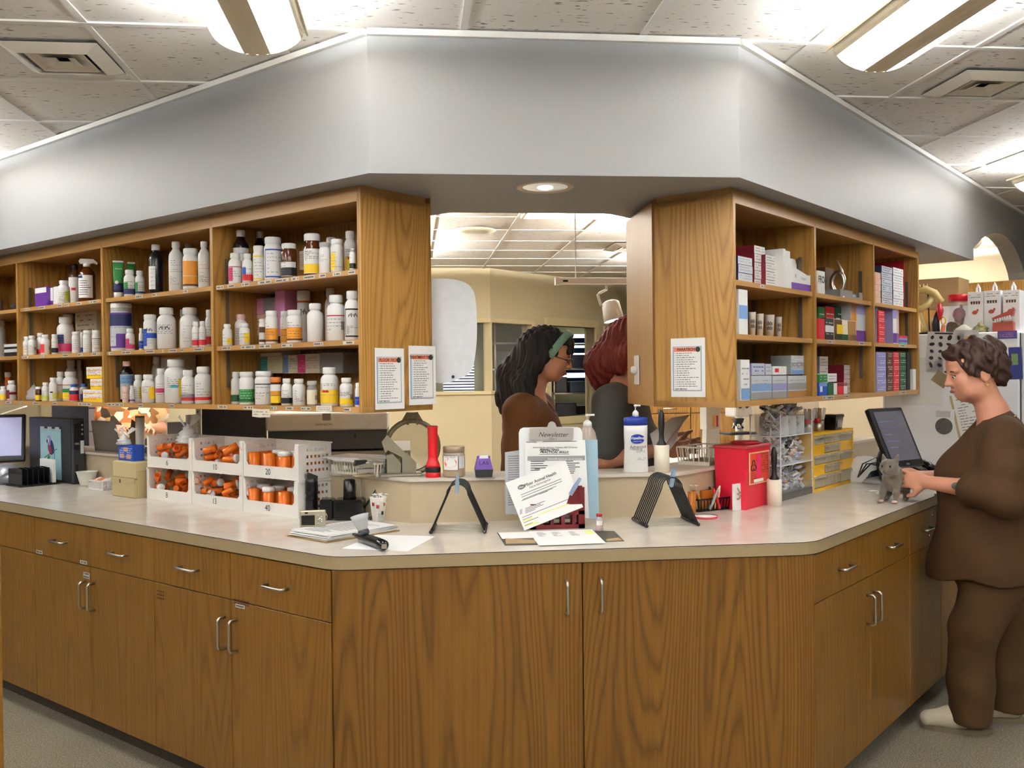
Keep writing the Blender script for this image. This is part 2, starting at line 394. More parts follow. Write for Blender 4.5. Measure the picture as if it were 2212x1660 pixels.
m_ = MB(); frame_rect(m_, vw2+.12, vw2+1.2, .95, zo+.03, .05, UA-.02, UA+.0, mA); obj('window_frame', m_, WINC, w4)
obj('pane', MB().box(vw2+.17, vw2+1.15, UA-.008, UA-.002, 1.0, zo-.02, mA), mat('dark_pane', (70, 74, 84), .1, var=.1), w4)
# dim room beyond the windows
struct('wall_far', MB().box(-9, 10, 13.5, 13.6, 0, 2.7), mat('olive_wall', (150, 138, 96), .8, var=.05, scale=3))
struct('wall_far_left', MB().box(-.75, -.65, YB+.13, 13.5, 0, 2.62), mat('olive_wall', (150, 138, 96), .8))
# side wall behind the refrigerator
mR = Matrix(((UR[0], VR[0], 0, 0), (UR[1], VR[1], 0, 0), (0, 0, 1, 0), (0, 0, 0, 1)))
struct('wall_side', MB().box(9.85, 9.95, 1.56, 5.2, 0, 2.62, mR), mat('taupe_wall', (206, 192, 164), .8, var=.03, scale=3))
# ================================================================== lamps
FIXB = mat('fixture_enamel', (222, 208, 178), .45, var=.03)
def diffuser_mat():
 m, nt, b = _nt('perforated_diffuser'); N = nt.nodes; Lk = nt.links
 tc = N.new('ShaderNodeTexCoord'); sp = N.new('ShaderNodeSeparateXYZ'); Lk.new(tc.outputs['Object'], sp.inputs[0])
 fx = math_node(nt, 'FRACT', math_node(nt, 'MULTIPLY', sp.outputs[0], 170.)); fy = math_node(nt, 'FRACT', math_node(nt, 'MULTIPLY', sp.outputs[1], 190.))
 on = math_node(nt, 'MULTIPLY', math_node(nt, 'GREATER_THAN', fx, .3), math_node(nt, 'GREATER_THAN', fy, .25))
 st = math_node(nt, 'MULTIPLY_ADD', on, .8*DIFF_E, .25*DIFF_E)
 b.inputs['Base Color'].default_value = (.75, .74, .7, 1); b.inputs['Roughness'].default_value = .5
 b.inputs['Emission Color'].default_value = (.92, .98, 1.05, 1); Lk.new(st, b.inputs['Emission Strength']); return m
DIFF = diffuser_mat()
TUBE = mat('fluorescent_tube', (255, 252, 244), .4, emit=TUBE_E, ecol=(.92, .98, 1.05))
def fixture_meshes(L=1.22, a=.143, h=.085):
 # half-ellipse trough hanging with the open side up; local origin at far end of rim, runs to -Y
 def pt(t): return (a*math.cos(t), -h*math.sin(t))          # t 0..pi
 def shell(t0, t1, y0, y1, mb, n=7, inset=0.):
  P = [pt(t0+(t1-t0)*i/n) for i in range(n+1)]
  k = 1-inset
  for i in range(n):
   (xa, za), (xb, zb) = P[i], P[i+1]
   mb.add([(xa*k, y0, za*k), (xb*k, y0, zb*k), (xb*k, y1, zb*k), (xa*k, y1, za*k)], [(0, 1, 2, 3)], True)
 body = MB(); pi = math.pi
 for t0, t1, n in ((0, .13*pi, 3), (.41*pi, .59*pi, 3), (.87*pi, pi, 3)): shell(t0, t1, -.05, -L+.05, body, n)
 for s, yy in ((1, 0), (-1, -L)):                          # rounded closed ends
  rings = []
  for j in range(6):
   c = math.cos(j/5*math.pi/2); y = yy-s*(.05-.05*math.sin(j/5*math.pi/2))
   sc = .55+.45*c if j < 5 else .55
   rings.append([(a*math.cos(pi*i/14)*sc, y, -h*math.sin(pi*i/14)*sc) for i in range(15)])
  rings.append([(0, yy, -.001)]*15)
  for j in range(6):
   for i in range(14): body.add([rings[j][i], rings[j][i+1], rings[j+1][i+1], rings[j+1][i]], [(0, 1, 2, 3)], True)
 body.box(-a-.006, -a, -L, 0, -.006, .004).box(a, a+.006, -L, 0, -.006, .004)
 d1 = MB(); shell(.13*pi, .41*pi, -.05, -L+.05, d1); d2 = MB(); shell(.59*pi, .87*pi, -.05, -L+.05, d2)
 out = [(body, 'housing', FIXB), (d1, 'diffuser', DIFF), (d2, 'diffuser', DIFF)]
 for x in (-.05, .05): out.append((MB().tube([(x, -.06, -.012), (x, -L+.06, -.012)], .016, 8), 'tube', TUBE))
 for y in (-.2, -L+.2): out.append((MB().lathe([(.006, -.03), (.006, .068), (.022, .072), (.022, .078)], 8, Matrix.Translation((0, y, 0))), 'stem', STEEL))
 res = []
 for x, n, m_ in out: me = x.mesh(n); me.materials.append(m_); res.append(me)
 return res
FM = fixture_meshes()
FMB = [me.copy() for me in FM]                         # added back room lamps get boosted tubes to brighten walls and ceiling
TUBEB = mat('fluorescent_tube_bright', (255, 250, 240), .4, emit=TUBE_E*9, ecol=(1, .98, .94))
for me in FMB:
 if me.name.startswith('tube'): me.materials[0] = TUBEB
FIX = [(-.45, 3.03, 'white curved pendant strip light above the left shelves by the soffit'),
    (1.545, 3.05, 'white curved pendant strip light hanging right of the soffit front'),
    (3.53, 5.06, 'white curved pendant strip light near the archway')]
FIXG = [(-2.44, 5.02), (-2.44, 2.3), (-.45, .4), (.55, .4), (1.545, .4), (3.9, 1.9), (-4.4, 4.2), (-.45, -2.2), (1.545, -2.2), (4.6, -.5), (-3.6, -.5), (-2.44, -.3), (3.0, -.6), (-4.4, 1.8)]  # unseen front room lamps, several added to brighten the wall shelves
BACK_ADDED = [(-.3, 6.7), (-.3, 8.9), (-2.6, 7.2), (1.9, 7.2), (2.6, 9.2), (4.6, 8.6)]  # lamps added out of view behind the wall cabinets to brighten the back room
for i, (x, y, lb) in enumerate(FIX+[(a_, b_, 'unseen white curved pendant strip light out in the front room') for a_, b_ in FIXG]+[(a_, b_, 'added unseen white curved pendant strip light in the back room') for a_, b_ in BACK_ADDED]):
 t = thing('pendant_light', lb, 'ceiling light', (x, y, 2.52), 0, 'pendant strip lights')
 for me in (FMB if 'back room' in lb else FM): o = bpy.data.objects.new(me.name.split('.')[0], me); link(o, t)
# recessed troffers, back room
trm = mat('troffer_lens', (255, 252, 245), .4, emit=TROF_E, ecol=(1, .97, .9))
for ix, iy in TROF:
 t = thing('troffer_light', 'flat square recessed panel light in the back room ceiling', 'ceiling light', (GX0+(ix+.5)*GP, GY0+(iy+.5)*GP, ZC-.004), 0, 'recessed panel lights')
 m_ = MB(); h = GP/2-.014; frame_rect(m_, -h, h, -h, h, .02, 0, .012, Matrix.Rotation(math.radians(-90), 4, 'X')); obj('frame', m_, BAR, t)
 obj('lens', MB().box(-h+.02, h-.02, -h+.02, h-.02, .004, .01), trm, t)
# downlight in soffit
t = thing('downlight', 'round recessed downlight with chrome reflector under the soffit', 'downlight', (.495, 3.39, ZS))
obj('trim_ring', MB().lathe([(.082, -.001), (.100, -.004), (.104, -.001), (.104, .002), (.082, .002)], 32, cap=False), mat('ring_enamel', (214, 196, 172), .5), t)
m_ = MB();
obj('reflector', m_.lathe([(.082, -.0005), (.075, -.0012), (.05, -.0016), (.02, -.002), (.001, -.002)], 24, cap=False), mat('reflector', (235, 235, 240), .12, 1., emit=DOWN_E*.1, ecol=(1, .98, .95)), t)
obj('bulb', MB().sphere((0, 0, -.0025), .03, 12, 6, (1, 1, .25)), mat('downlight_bulb', (255, 250, 240), .3, emit=DOWN_E*.6, ecol=(1, .97, .9)), t)
# ceiling diffusers (air vents)
VENT = mat('vent_enamel', (214, 204, 188), .5, var=.03); VDARK = mat('vent_dark', (40, 36, 33), .8)
def vent(loc, lb, w=.30):
 t = thing('air_vent', lb, 'air vent', loc, 0, None); h = w/2
 rot = Matrix.Rotation(math.radians(-90), 4, 'X')
 obj('backing', MB().box(-h, h, -h, h, -.004, -.001), VDARK, t)
 m_ = MB()
 for k, (o_, i_, zz) in enumerate(((h, h*.70, -.004), )):
  a_, b_ = o_, i_
  vs_ = [(-a_, -a_, zz), (a_, -a_, zz), (a_, a_, zz), (-a_, a_, zz), (-b_, -b_, zz-.024), (b_, -b_, zz-.024), (b_, b_, zz-.024), (-b_, b_, zz-.024), (-b_, -b_, zz-.004), (b_, -b_, zz-.004), (b_, b_, zz-.004), (-b_, b_, zz-.004)]
  m_.add(vs_, [(j, (j+1) % 4, 4+(j+1) % 4, 4+j) for j in range(4)]+[(4+j, 4+(j+1) % 4, 8+(j+1) % 4, 8+j) for j in range(4)])
 obj('frame', m_, VENT, t)
 for f0, f1 in ((.60, .40), (.34, .0)):
  m_ = MB(); a_, b_ = h*f0, h*max(f1, .12); z0, z1 = -.010, -.022
  vs_ = [(-a_, -a_, z1), (a_, -a_, z1), (a_, a_, z1), (-a_, a_, z1), (-b_, -b_, z0), (b_, -b_, z0), (b_, b_, z0), (-b_, b_, z0)]
  m_.add(vs_, [(j, (j+1) % 4, 4+(j+1) % 4, 4+j) for j in range(4)]+[(4, 5, 6, 7)])
  obj('louvre', m_, VENT, t)
vent((-1.21, 3.54, ZC-.003), 'square louvred ceiling vent over the left medicine shelves', .33)
vent((2.30, 3.59, ZC-.003), 'square louvred ceiling vent right of the pendant light', .33)
vent((2.05, 8.4, ZC-.003), 'square ceiling vent in the back room near the track spotlight', .5)
t = thing('ceiling_speaker', 'flat round cream ceiling speaker in back room', 'speaker', (.53, 7.49, ZC-.004))
obj('grille', MB().lathe([(.001, -.02), (.10, -.018), (.165, -.008), (.168, 0)], 32), mat('speaker_cream', (226, 218, 190), .6), t)
# ================================================================== base cabinets and worktop
VCL, VCR, YC = 1.873, 1.142, 2.886          # worktop edge planes
OV = .026
def rounded(polyline, r=.05, n=5, closed=True):
 out = []; N_ = len(polyline)
 for i, p in enumerate(polyline):
  rr = p[2] if len(p) > 2 else 0
  if not rr: out.append((p[0], p[1])); continue
  a = Vector(polyline[i-1][:2]); b = Vector(p[:2]); c = Vector(polyline[(i+1) % N_][:2])
  d1 = (a-b).normalized(); d2 = (c-b).normalized()
  p0 = b+d1*rr; p1 = b+d2*rr
  for k in range(n+1):
   s = k/n; q = p0*(1-s)**2+b*2*s*(1-s)+p1*s*s; out.append((q.x, q.y))
 return out
cl, cr_ = cornerL(VCL, YC), cornerR(VCR, YC)
UEND = 5.50
VKL, VKR, YK = 2.473, 1.76, 3.497              # ledge front planes
kl, kr = cornerL(VKL, YK), cornerR(VKR, YK)
kl2, kr2 = cornerL(VKL+.2, YK+.185), cornerR(VKR+.2, YK+.185)
top_poly = rounded([PL(7.6, VCL)[:2], (cl[0], cl[1], .055), (cr_[0], cr_[1], .055), PR(UEND, VCR)[:2], PR(UEND, VKR)[:2], kr, kl, PL(7.6, VKL)[:2]])
wt = thing('worktop', 'beige laminate worktop running around the angled oak cabinets', 'worktop')
obj('slab', MB().prism(top_poly, ZT-.004, ZT), LAM, wt)
obj('edge_band', MB().prism(top_poly, ZTB, ZT-.004), mat('lam_edge', (158, 139, 104), .4, var=.05, scale=8), wt)
SEAM = mat('seam_line', (58, 40, 26), .6)
m_ = MB()                                       # dark laminate seam just under the top edge
eo = [PL(7.6, VCL-.0006)[:2], (cl[0]-.0003, cl[1]-.0006, .055), (cr_[0]+.0003, cr_[1]-.0006, .055), PR(UEND, VCR-.0006)[:2]]
rp = rounded(eo+[PR(UEND, VKR)[:2], PL(7.6, VKL)[:2]])[:-2]
for i in range(len(rp)-1):
 p, q = rp[i], rp[i+1]; m_.quad((p[0], p[1], ZT-.0032), (q[0], q[1], ZT-.0032), (q[0], q[1], ZT-.0008), (p[0], p[1], ZT-.0008))
obj('edge_seam', m_, SEAM, wt)
lg = thing('raised_ledge', 'low beige laminate ledge rising behind the worktop', 'ledge')
lpoly = [PL(7.6, VKL)[:2], kl, kr, PR(UEND, VKR)[:2], PR(UEND, VKR+.2)[:2], kr2, kl2, PL(7.6, VKL+.2)[:2]]
obj('riser', MB().prism(lpoly, ZT, ZLG-.012), mat('lam_riser', (196, 178, 148), .35, var=.05, scale=8), lg)
lo = [PL(7.6, VKL-.012)[:2], cornerL(VKL-.012, YK-.012), cornerR(VKR-.012, YK-.012), PR(UEND, VKR-.012)[:2], PR(UEND, VKR+.21)[:2], cornerR(VKR+.21, YK+.195), cornerL(VKL+.21, YK+.195), PL(7.6, VKL+.21)[:2]]
obj('cap', MB().prism(lo, ZLG-.012, ZLG), mat('lam_cap', (214, 204, 190), .3, var=.04, scale=8), lg)
# base below the ledge (far side)
obj('knee_wall', MB().prism([PL(7.6, VKL+.05)[:2], cornerL(VKL+.05, YK+.05), cornerR(VKR+.05, YK+.05), PR(UEND, VKR+.05)[:2], PR(UEND, VKR+.2)[:2], kr2, kl2, PL(7.6, VKL+.2)[:2]], 0, ZTB), WALLC, lg)
ZK = .092
KICK = mat('toe_kick', (66, 56, 46), .6, var=.1)
def handle(parent, x, z, vert, L=.105, yf=-.02):
 h = L/2; r = .0048; d = .030
 pts = [(-h, 0), (-h, -d*.75), (-h+.004, -d*.93), (-h+.011, -d), (h-.011, -d), (h-.004, -d*.93), (h, -d*.75), (h, 0)]
 P = [((x, yf+b, z+a) if vert else (x+a, yf+b, z)) for a, b in pts]
 obj('handle', MB().tube(P, r, 8), STEEL, parent)
TAGM = mat('tag_paper', (206, 200, 190), .7)
def tape(parent, x, z, w, h, y=-.0212, rows=1, m=TAGM, print_=True):
 o = obj('label_tape', MB().box(x-w/2, x+w/2, y-.0006, y, z-h/2, z+h/2), m, parent)
 if print_:
  mm = MB()
  for k in range(rows):
   zz = z+h/2-(k+.5)*h/rows; n = max(3, int(w/.006));
   for i in range(n):
    if rng.random() < .8: mm.box(x-w*.42+i*w*.84/n, x-w*.42+(i+.7)*w*.84/n, y-.0009, y-.0006, zz-h/rows*.24, zz+h/rows*.24)
  obj('print', mm, INK, o)
 return o
G = .0016
def front(parent, name, x0, x1, z0, z1, m=OAKD):
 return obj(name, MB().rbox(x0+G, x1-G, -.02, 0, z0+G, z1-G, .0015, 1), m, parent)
# --- left wing units; local x = -u
def uL_at(x, y=1240): return uvL(on_L(x, y, VCL+OV))[0]
seams = [uL_at(86), uL_at(205.5), uL_at(343.5), uL_at(508.4)]
u_end = (cornerL(VCL+OV, YC+OV)[1]-cornerL(VCL+OV, YC+OV)[0])*S2
ZD = float(on_L(716, 1342, VCL+OV)[2])
u_far = 7.6
def base_unit(label, P, rz, xs, pairs, x0, x1, depth_=.55):
 """xs: drawer seams; pairs: list of (x0,x1,hinge) doors; origin P at face"""
 t = thing('base_cabinet', label, 'cabinet', P, rz)
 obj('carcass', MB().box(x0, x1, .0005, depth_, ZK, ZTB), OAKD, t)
 obj('toe_kick', MB().box(x0, x1, .06, .09, 0, ZK), KICK, t)
 return t
origin = PL(0, VCL+OV, 0)
uu = [u_end]+seams[::-1]        # from the corner outward
# unit nearest the corner: drawers uu0-uu1, uu1-uu2
def left_unit(ulo, umid, uhi, label):
 t = base_unit(label, origin, RZL, None, None, -uhi, -ulo)
 for a_, b_ in ((ulo, umid), (umid, uhi)):
  if b_-a_ < .05: continue
  d = front(t, 'drawer', -b_, -a_, ZD, ZTB-.004); handle(d, -(a_+b_)/2, (ZD+ZTB)/2-.004, False)
 for a_, b_, s in ((ulo, umid, -1), (umid, uhi, 1)):
  if b_-a_ < .05: continue
  d = front(t, 'door', -b_, -a_, ZK, ZD); xh = -umid+(.032 if s < 0 else -.032)
  handle(d, xh, ZD-.115, True, .105)
 return t
t1 = left_unit(uu[0]+.004, uu[1], uu[2], 'oak base cabinet with two drawers and doors beside the chamfered corner')
tape(t1, -uu[1]+.055, ZD-.014, .05, .012);
m_ = MB()
for k in range(3):
 for i in range(4): m_.box(-uu[2]+.02+i*.012, -uu[2]+.029+i*.012, -.0208, -.0203, ZD-.032-k*.013, ZD-.027-k*.013)
for k in range(2):
 for i in range(5): m_.box(-uu[1]+.02+i*.017, -uu[1]+.033+i*.017, -.0208, -.0203, ZD+.004+k*.010-.012, ZD+.0085+k*.010-.012)
obj('handwriting', m_, mat('brown_ink', (74, 40, 18), .7), t1)
t2 = left_unit(uu[2], uu[3], uu[4], 'oak base cabinet with two drawers and doors below the computer tower')
tape(t2, -uu[4]+.045, ZD+.012, .055, .014); tape(t2, -uu[3]-.05, ZD+.012, .055, .014); tape(t2, -uu[3]-.028, ZD-.038, .05, .024, rows=2)
t3 = left_unit(uu[4], uu[4]+.93, uu[4]+.935, 'oak base cabinet with a single drawer row below the desk monitor')
# --- chamfer unit: two tall doors
xs0, xs1 = on_y(718, 1300, YC+OV)[0], on_y(1754, 1300, YC+OV)[0]
tc_ = thing('base_cabinet', 'tall double door oak base cabinet across the chamfered corner', 'cabinet', (0, YC+OV, 0), 0)
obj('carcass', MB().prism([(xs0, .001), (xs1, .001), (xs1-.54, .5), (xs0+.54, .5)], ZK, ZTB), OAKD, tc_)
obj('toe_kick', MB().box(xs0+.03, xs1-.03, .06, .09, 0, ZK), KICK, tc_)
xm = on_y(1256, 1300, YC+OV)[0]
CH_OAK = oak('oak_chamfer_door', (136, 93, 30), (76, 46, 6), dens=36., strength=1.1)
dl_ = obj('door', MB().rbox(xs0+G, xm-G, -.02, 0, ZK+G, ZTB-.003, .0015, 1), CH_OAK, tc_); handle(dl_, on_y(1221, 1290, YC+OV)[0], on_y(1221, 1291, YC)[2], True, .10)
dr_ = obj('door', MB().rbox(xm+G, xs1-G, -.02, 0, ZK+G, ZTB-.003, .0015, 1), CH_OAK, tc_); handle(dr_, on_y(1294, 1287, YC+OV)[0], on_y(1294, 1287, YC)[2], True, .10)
# --- right wing
def uR_at(x, y=1240): return uvR(on_R(x, y, VCR+OV))[0]
cR = cornerR(VCR+OV, YC+OV); ur0 = (cR[0]+cR[1])*S2+.004
ur1, ur2 = uR_at(1867), uR_at(1954)
oR = PR(0, VCR+OV, 0)
def right_unit(u0, um, u1, label):
 t = base_unit(label, oR, RZR, None, None, u0, u1)
 for a_, b_, s in ((u0, um, -1), (um, u1, 1)):
  if b_-a_ < .05: continue
  d = front(t, 'drawer', a_, b_, ZD, ZTB-.004); handle(d, (a_+b_)/2, (ZD+ZTB)/2-.004, False)
  d = front(t, 'door', a_, b_, ZK, ZD); handle(d, um+.035*s, ZD-.115, True)
 return t
right_unit(ur0, ur1, ur2, 'oak base cabinet with two drawers and doors on the dim right wing')
right_unit(ur2, ur2+.45, ur2+.9, 'oak base cabinet beside the woman standing at the worktop')
# ================================================================== wall shelves (upper, open)
VUL, VUR = 2.268, 1.533
ZUB, ZUT = 1.318, 2.098
SH_L = (1.826, 1.577, 1.338)        # standing surfaces, left
SH_R = (1.786, 1.587, 1.340)
PIN = mat('shelf_standard', (120, 112, 100), .4, .7)
def shelf_unit(label, P, rz, bays, depth_, flip, shelves, xend0, xend1):
 """local x along wing; bays = list of divider x (ascending); origin on front plane"""
 t = thing('open_shelf_cabinet', label, 'shelf cabinet', P, rz)
 x0, x1 = bays[0], bays[-1]
 obj('top_board', MB().box(x0, x1, 0, depth_, ZUT-.02, ZUT), OAKH, t)
 obj('crown_board', MB().box(x0+.012, x1-.012, .012, depth_-.01, ZUT, ZS), OAKH, t)
 obj('face_rail', MB().box(x0+.018, x1-.018, -.001, .018, ZUT-.034, ZUT-.0005), OAKH, t)
 bb = obj('bottom_board', MB().box(x0, x1, 0, depth_, ZUB, shelves[2]), OAKH, t)
 obj('back_panel', MB().box(x0, x1, depth_-.008, depth_, shelves[2], ZUT-.02), OAK, t)
 outs = []
 for i, x in enumerate(bays):
  w = .019
  if i == 0: a_, b_ = x, x+w
  elif i == len(bays)-1: a_, b_ = x-w, x
  else: a_, b_ = x-w/2, x+w/2
  obj('end_panel' if i in (0, len(bays)-1) else 'divider', MB().box(a_, b_, -.0015, depth_+.002, shelves[2] if i not in (0, len(bays)-1) else ZUB-.001, ZUT-.0205 if i not in (0, len(bays)-1) else ZUT), OAK, t)
 for i in range(len(bays)-1):
  a_, b_ = bays[i]+.0195, bays[i+1]-.0195
  for k in (0, 1):
   s = obj('shelf', MB().box(a_, b_, .006, depth_-.012, shelves[k]-.019, shelves[k]), OAKH, t); outs.append((i, k, s))
  for xx in (a_, b_-.003):
   for yy in (.05, depth_-.07):
    obj('shelf_standard', MB().box(xx, xx+.003, yy, yy+.016, shelves[2]+.07, ZUT-.16), PIN, t)
 return t, outs, bb
DU = .35
bays_u = [2.497, 3.400, 4.285, 5.167, 6.05, 6.93]
L_UP, L_SH, L_BB = shelf_unit('long open oak wall shelves filled with medicine bottles', PL(0, VUL, 0), RZL, [-b for b in bays_u[::-1]], DU, 1, SH_L, 0, 0)
bays_r = [3.195, 3.983, 4.745, 5.497]
R_UP, R_SH, R_BB = shelf_unit('open oak wall shelves filled with medicine cartons', PR(0, VUR, 0), RZR, bays_r, .335, 1, SH_R, 0, 0)
# rear cabinets backing onto the shelves, with angled return panels
Lb = PL(2.497, VUL+DU+.003); Rb = PR(3.195, VUR+.338)
t = thing('rear_wall_cabinet', 'oak cabinet block behind the medicine shelves, towel dispenser on it', 'cabinet')
yb = VSL+SD; xl = Lb.x
obj('body', MB().prism([(Lb.x, Lb.y), (xl, (VSL+SD-.01)/S2-xl), PL(6.9, VSL+SD-.01)[:2], PL(6.9, VUL+DU+.004)[:2]], ZUB, ZS), OAK, t)
t = thing('rear_wall_cabinet', 'oak cabinet block with smooth return panel carrying the dimmer switch', 'cabinet')
xr = Rb.x
OAKS = oak('oak_return', (190, 148, 92), (152, 108, 56), dens=4, strength=.35)
obj('body', MB().prism([(Rb.x, Rb.y), PR(5.49, VUR+.339)[:2], PR(5.49, VSR+SD-.01)[:2], (xr, xr+(VSR+SD-.01)/S2)], ZUB, ZS-.02), OAKS, t)
obj('crown_board', MB().prism([(Rb.x+.02, Rb.y+.02), PR(5.4, VUR+.35)[:2], PR(5.4, VSR+SD-.02)[:2], (xr+.02, xr+(VSR+SD-.02)/S2)], ZS-.02, ZS), OAKH, t)
def shelf_tags(unit, shs, bb, spec, wing):
 """spec: px positions (x, w px) on each lip, in photo pixels"""
 for (x, y, wpx) in spec:
  q = on_L(x, y, VUL) if wing == 'L' else on_R(x, y, VUR)
  u = uvL(q)[0] if wing == 'L' else uvR(q)[0]; xx = -u if wing == 'L' else u
  u2 = uvL(on_L(x+wpx, y, VUL))[0] if wing == 'L' else uvR(on_R(x+wpx, y, VUR))[0]
  w = abs(u2-u); z = float(q[2])
  zs = SH_L if wing == 'L' else SH_R
  k = min(range(3), key=lambda i: abs(zs[i]-.009-z))
  par = bb
  if k < 2:
   for i, kk, s in shs:
    b0 = min(v[0] for v in s.bound_box); b1 = max(v[0] for v in s.bound_box)
    if kk == k and b0 <= xx <= b1: par = s
  yy = .0055 if k < 2 else -.0005
  tape(par, xx, zs[k]-.0095, w, .0125, y=yy)
def z1(x, y): return x/3.608, 440+y/3.608
def z2(x, y): return 440+x/3.32, 400+y/3.32
tg = []
for x, y, w in ((108, 695, 50), (188, 688, 52), (292, 680, 54), (428, 662, 100), (552, 650, 100), (647, 641, 56), (748, 630, 80), (843, 618, 48), (945, 604, 58), (1053, 593, 50),
    (155, 1135, 66), (310, 1127, 105), (432, 1120, 85), (590, 1113, 80), (813, 1104, 70), (1030, 1098, 82), (135, 1590, 66), (322, 1594, 70), (505, 1598, 42), (617, 1600, 56), (735, 1602, 70), (1032, 1603, 52)):
 a, b = z2(x, y); tg.append((a, b, w/3.32))
for x, y, w in ((200, 788, 40), (315, 775, 50), (457, 762, 35), (512, 755, 30), (607, 742, 36), (713, 726, 64), (190, 1162, 45), (322, 1156, 32), (502, 1146, 48), (617, 1142, 38), (737, 1138, 58),
    (68, 1545, 45), (168, 1548, 32), (280, 1550, 48), (430, 1554, 36), (662, 1558, 105), (865, 1562, 60), (933, 1563, 66), (1097, 1566, 40), (1340, 1574, 40),
    (1075, 684, 60), (1200, 674, 46), (1437, 648, 38), (855, 1130, 34), (975, 1127, 72), (1160, 1117, 66), (1260, 1108, 20), (1338, 1110, 62), (1410, 1100, 22), (1540, 1103, 78)):
 a, b = z1(x, y); tg.append((a, b, w/3.608))
shelf_tags(L_UP, L_SH, L_BB, tg, 'L')
shelf_tags(R_UP, R_SH, R_BB, [(1560+x/3.32, 400+y/3.32, w/3.32) for x, y, w in ((297, 682, 34), (790, 1095, 50), (1010, 1105, 40), (1300, 1128, 50), (762, 1511, 80), (890, 1504, 30), (1295, 1472, 50))], 'R')
# ================================================================== bottles and cartons on the wall shelves
CC = dict(w=(240, 239, 236), y=(246, 206, 40), g=(44, 140, 62), G=(24, 84, 48), b=(32, 76, 178), n=(30, 36, 92), r=(206, 36, 46), p=(214, 60, 120), v=(104, 50, 150), o=(226, 150, 44),
    k=(28, 26, 28), m=(128, 28, 44), t=(60, 160, 170), e=(150, 150, 150), c=(232, 222, 196), l=(206, 214, 96), s=(196, 200, 206), d=(86, 52, 26), P=(226, 150, 196), L=(150, 150, 206), a=(170, 120, 60), S=(226, 190, 176), B=(120, 160, 210), M=(150, 40, 60))
def cm(k, rough=.5): return mat('print_'+k, CC[k], rough, var=.05)
def patch(mb, R, a0, a1, za, zb, n=None):
 n = n or max(2, int(abs(a1-a0)/12))
 vs_ = []
 for z in (za, zb):
  for i in range(n+1):
   a = math.radians(a0+(a1-a0)*i/n); vs_.append((R*math.sin(a), -R*math.cos(a), z))
 return mb.add(vs_, [(i, i+1, n+1+i+1, n+1+i) for i in range(n)], True)
BODY = dict(white=WHITE_PL, black=mat('black_bottle', (26, 24, 30), .25), amber=AMBER, clear=CLEARPL, vial=ORANGE, cream=mat('cream_bottle', (226, 218, 200), .45), brown=mat('brown_bottle', (92, 62, 44), .3), grey=mat('grey_bottle', (188, 186, 182), .4))
CAPS = dict(w=WHITE_PL, k=BLACK_PL, p=mat('pink_cap', (238, 196, 190), .4), b=mat('blue_cap', (44, 92, 180), .4), e=mat('grey_cap', (176, 174, 170), .4), o=mat('orange_cap', (214, 120, 50), .4), d=mat('brown_cap', (150, 84, 50), .5))
def profile(kind, r, H):
 if kind == 'tall':      # long neck syrup / lotion shape
  nr = r*.46; cap = (nr*1.22, H*.12); sh = H*.70
  return [(r*.9, 0), (r, H*.02), (r, sh), (r*.92, sh+H*.05), (r*.66, sh+H*.11), (nr, sh+H*.15), (nr, H*.90)], cap, sh
 if kind == 'vial': return [(r*.96, 0), (r, H*.02), (r, H*.82)], (r*1.06, H*.19), H*.8
 if kind == 'wide': return [(r*.92, 0), (r, H*.03), (r, H*.74), (r*.95, H*.79), (r*.84, H*.83), (r*.84, H*.85)], (r*.92, H*.15), H*.74
 if kind == 'jar': return [(r*.92, 0), (r, H*.04), (r, H*.66), (r*.9, H*.74), (r*.78, H*.8), (r*.78, H*.84)], (r*.95, H*.17), H*.66
 if kind == 'can': return [(r*.95, 0), (r, H*.02), (r, H*.86)], (r*1.0, H*.2), H*.82
 return [(r*.9, 0), (r, H*.025), (r, H*.66), (r*.97, H*.71), (r*.84, H*.77), (r*.64, H*.81), (r*.62, H*.84)], (r*.74, H*.165), H*.66
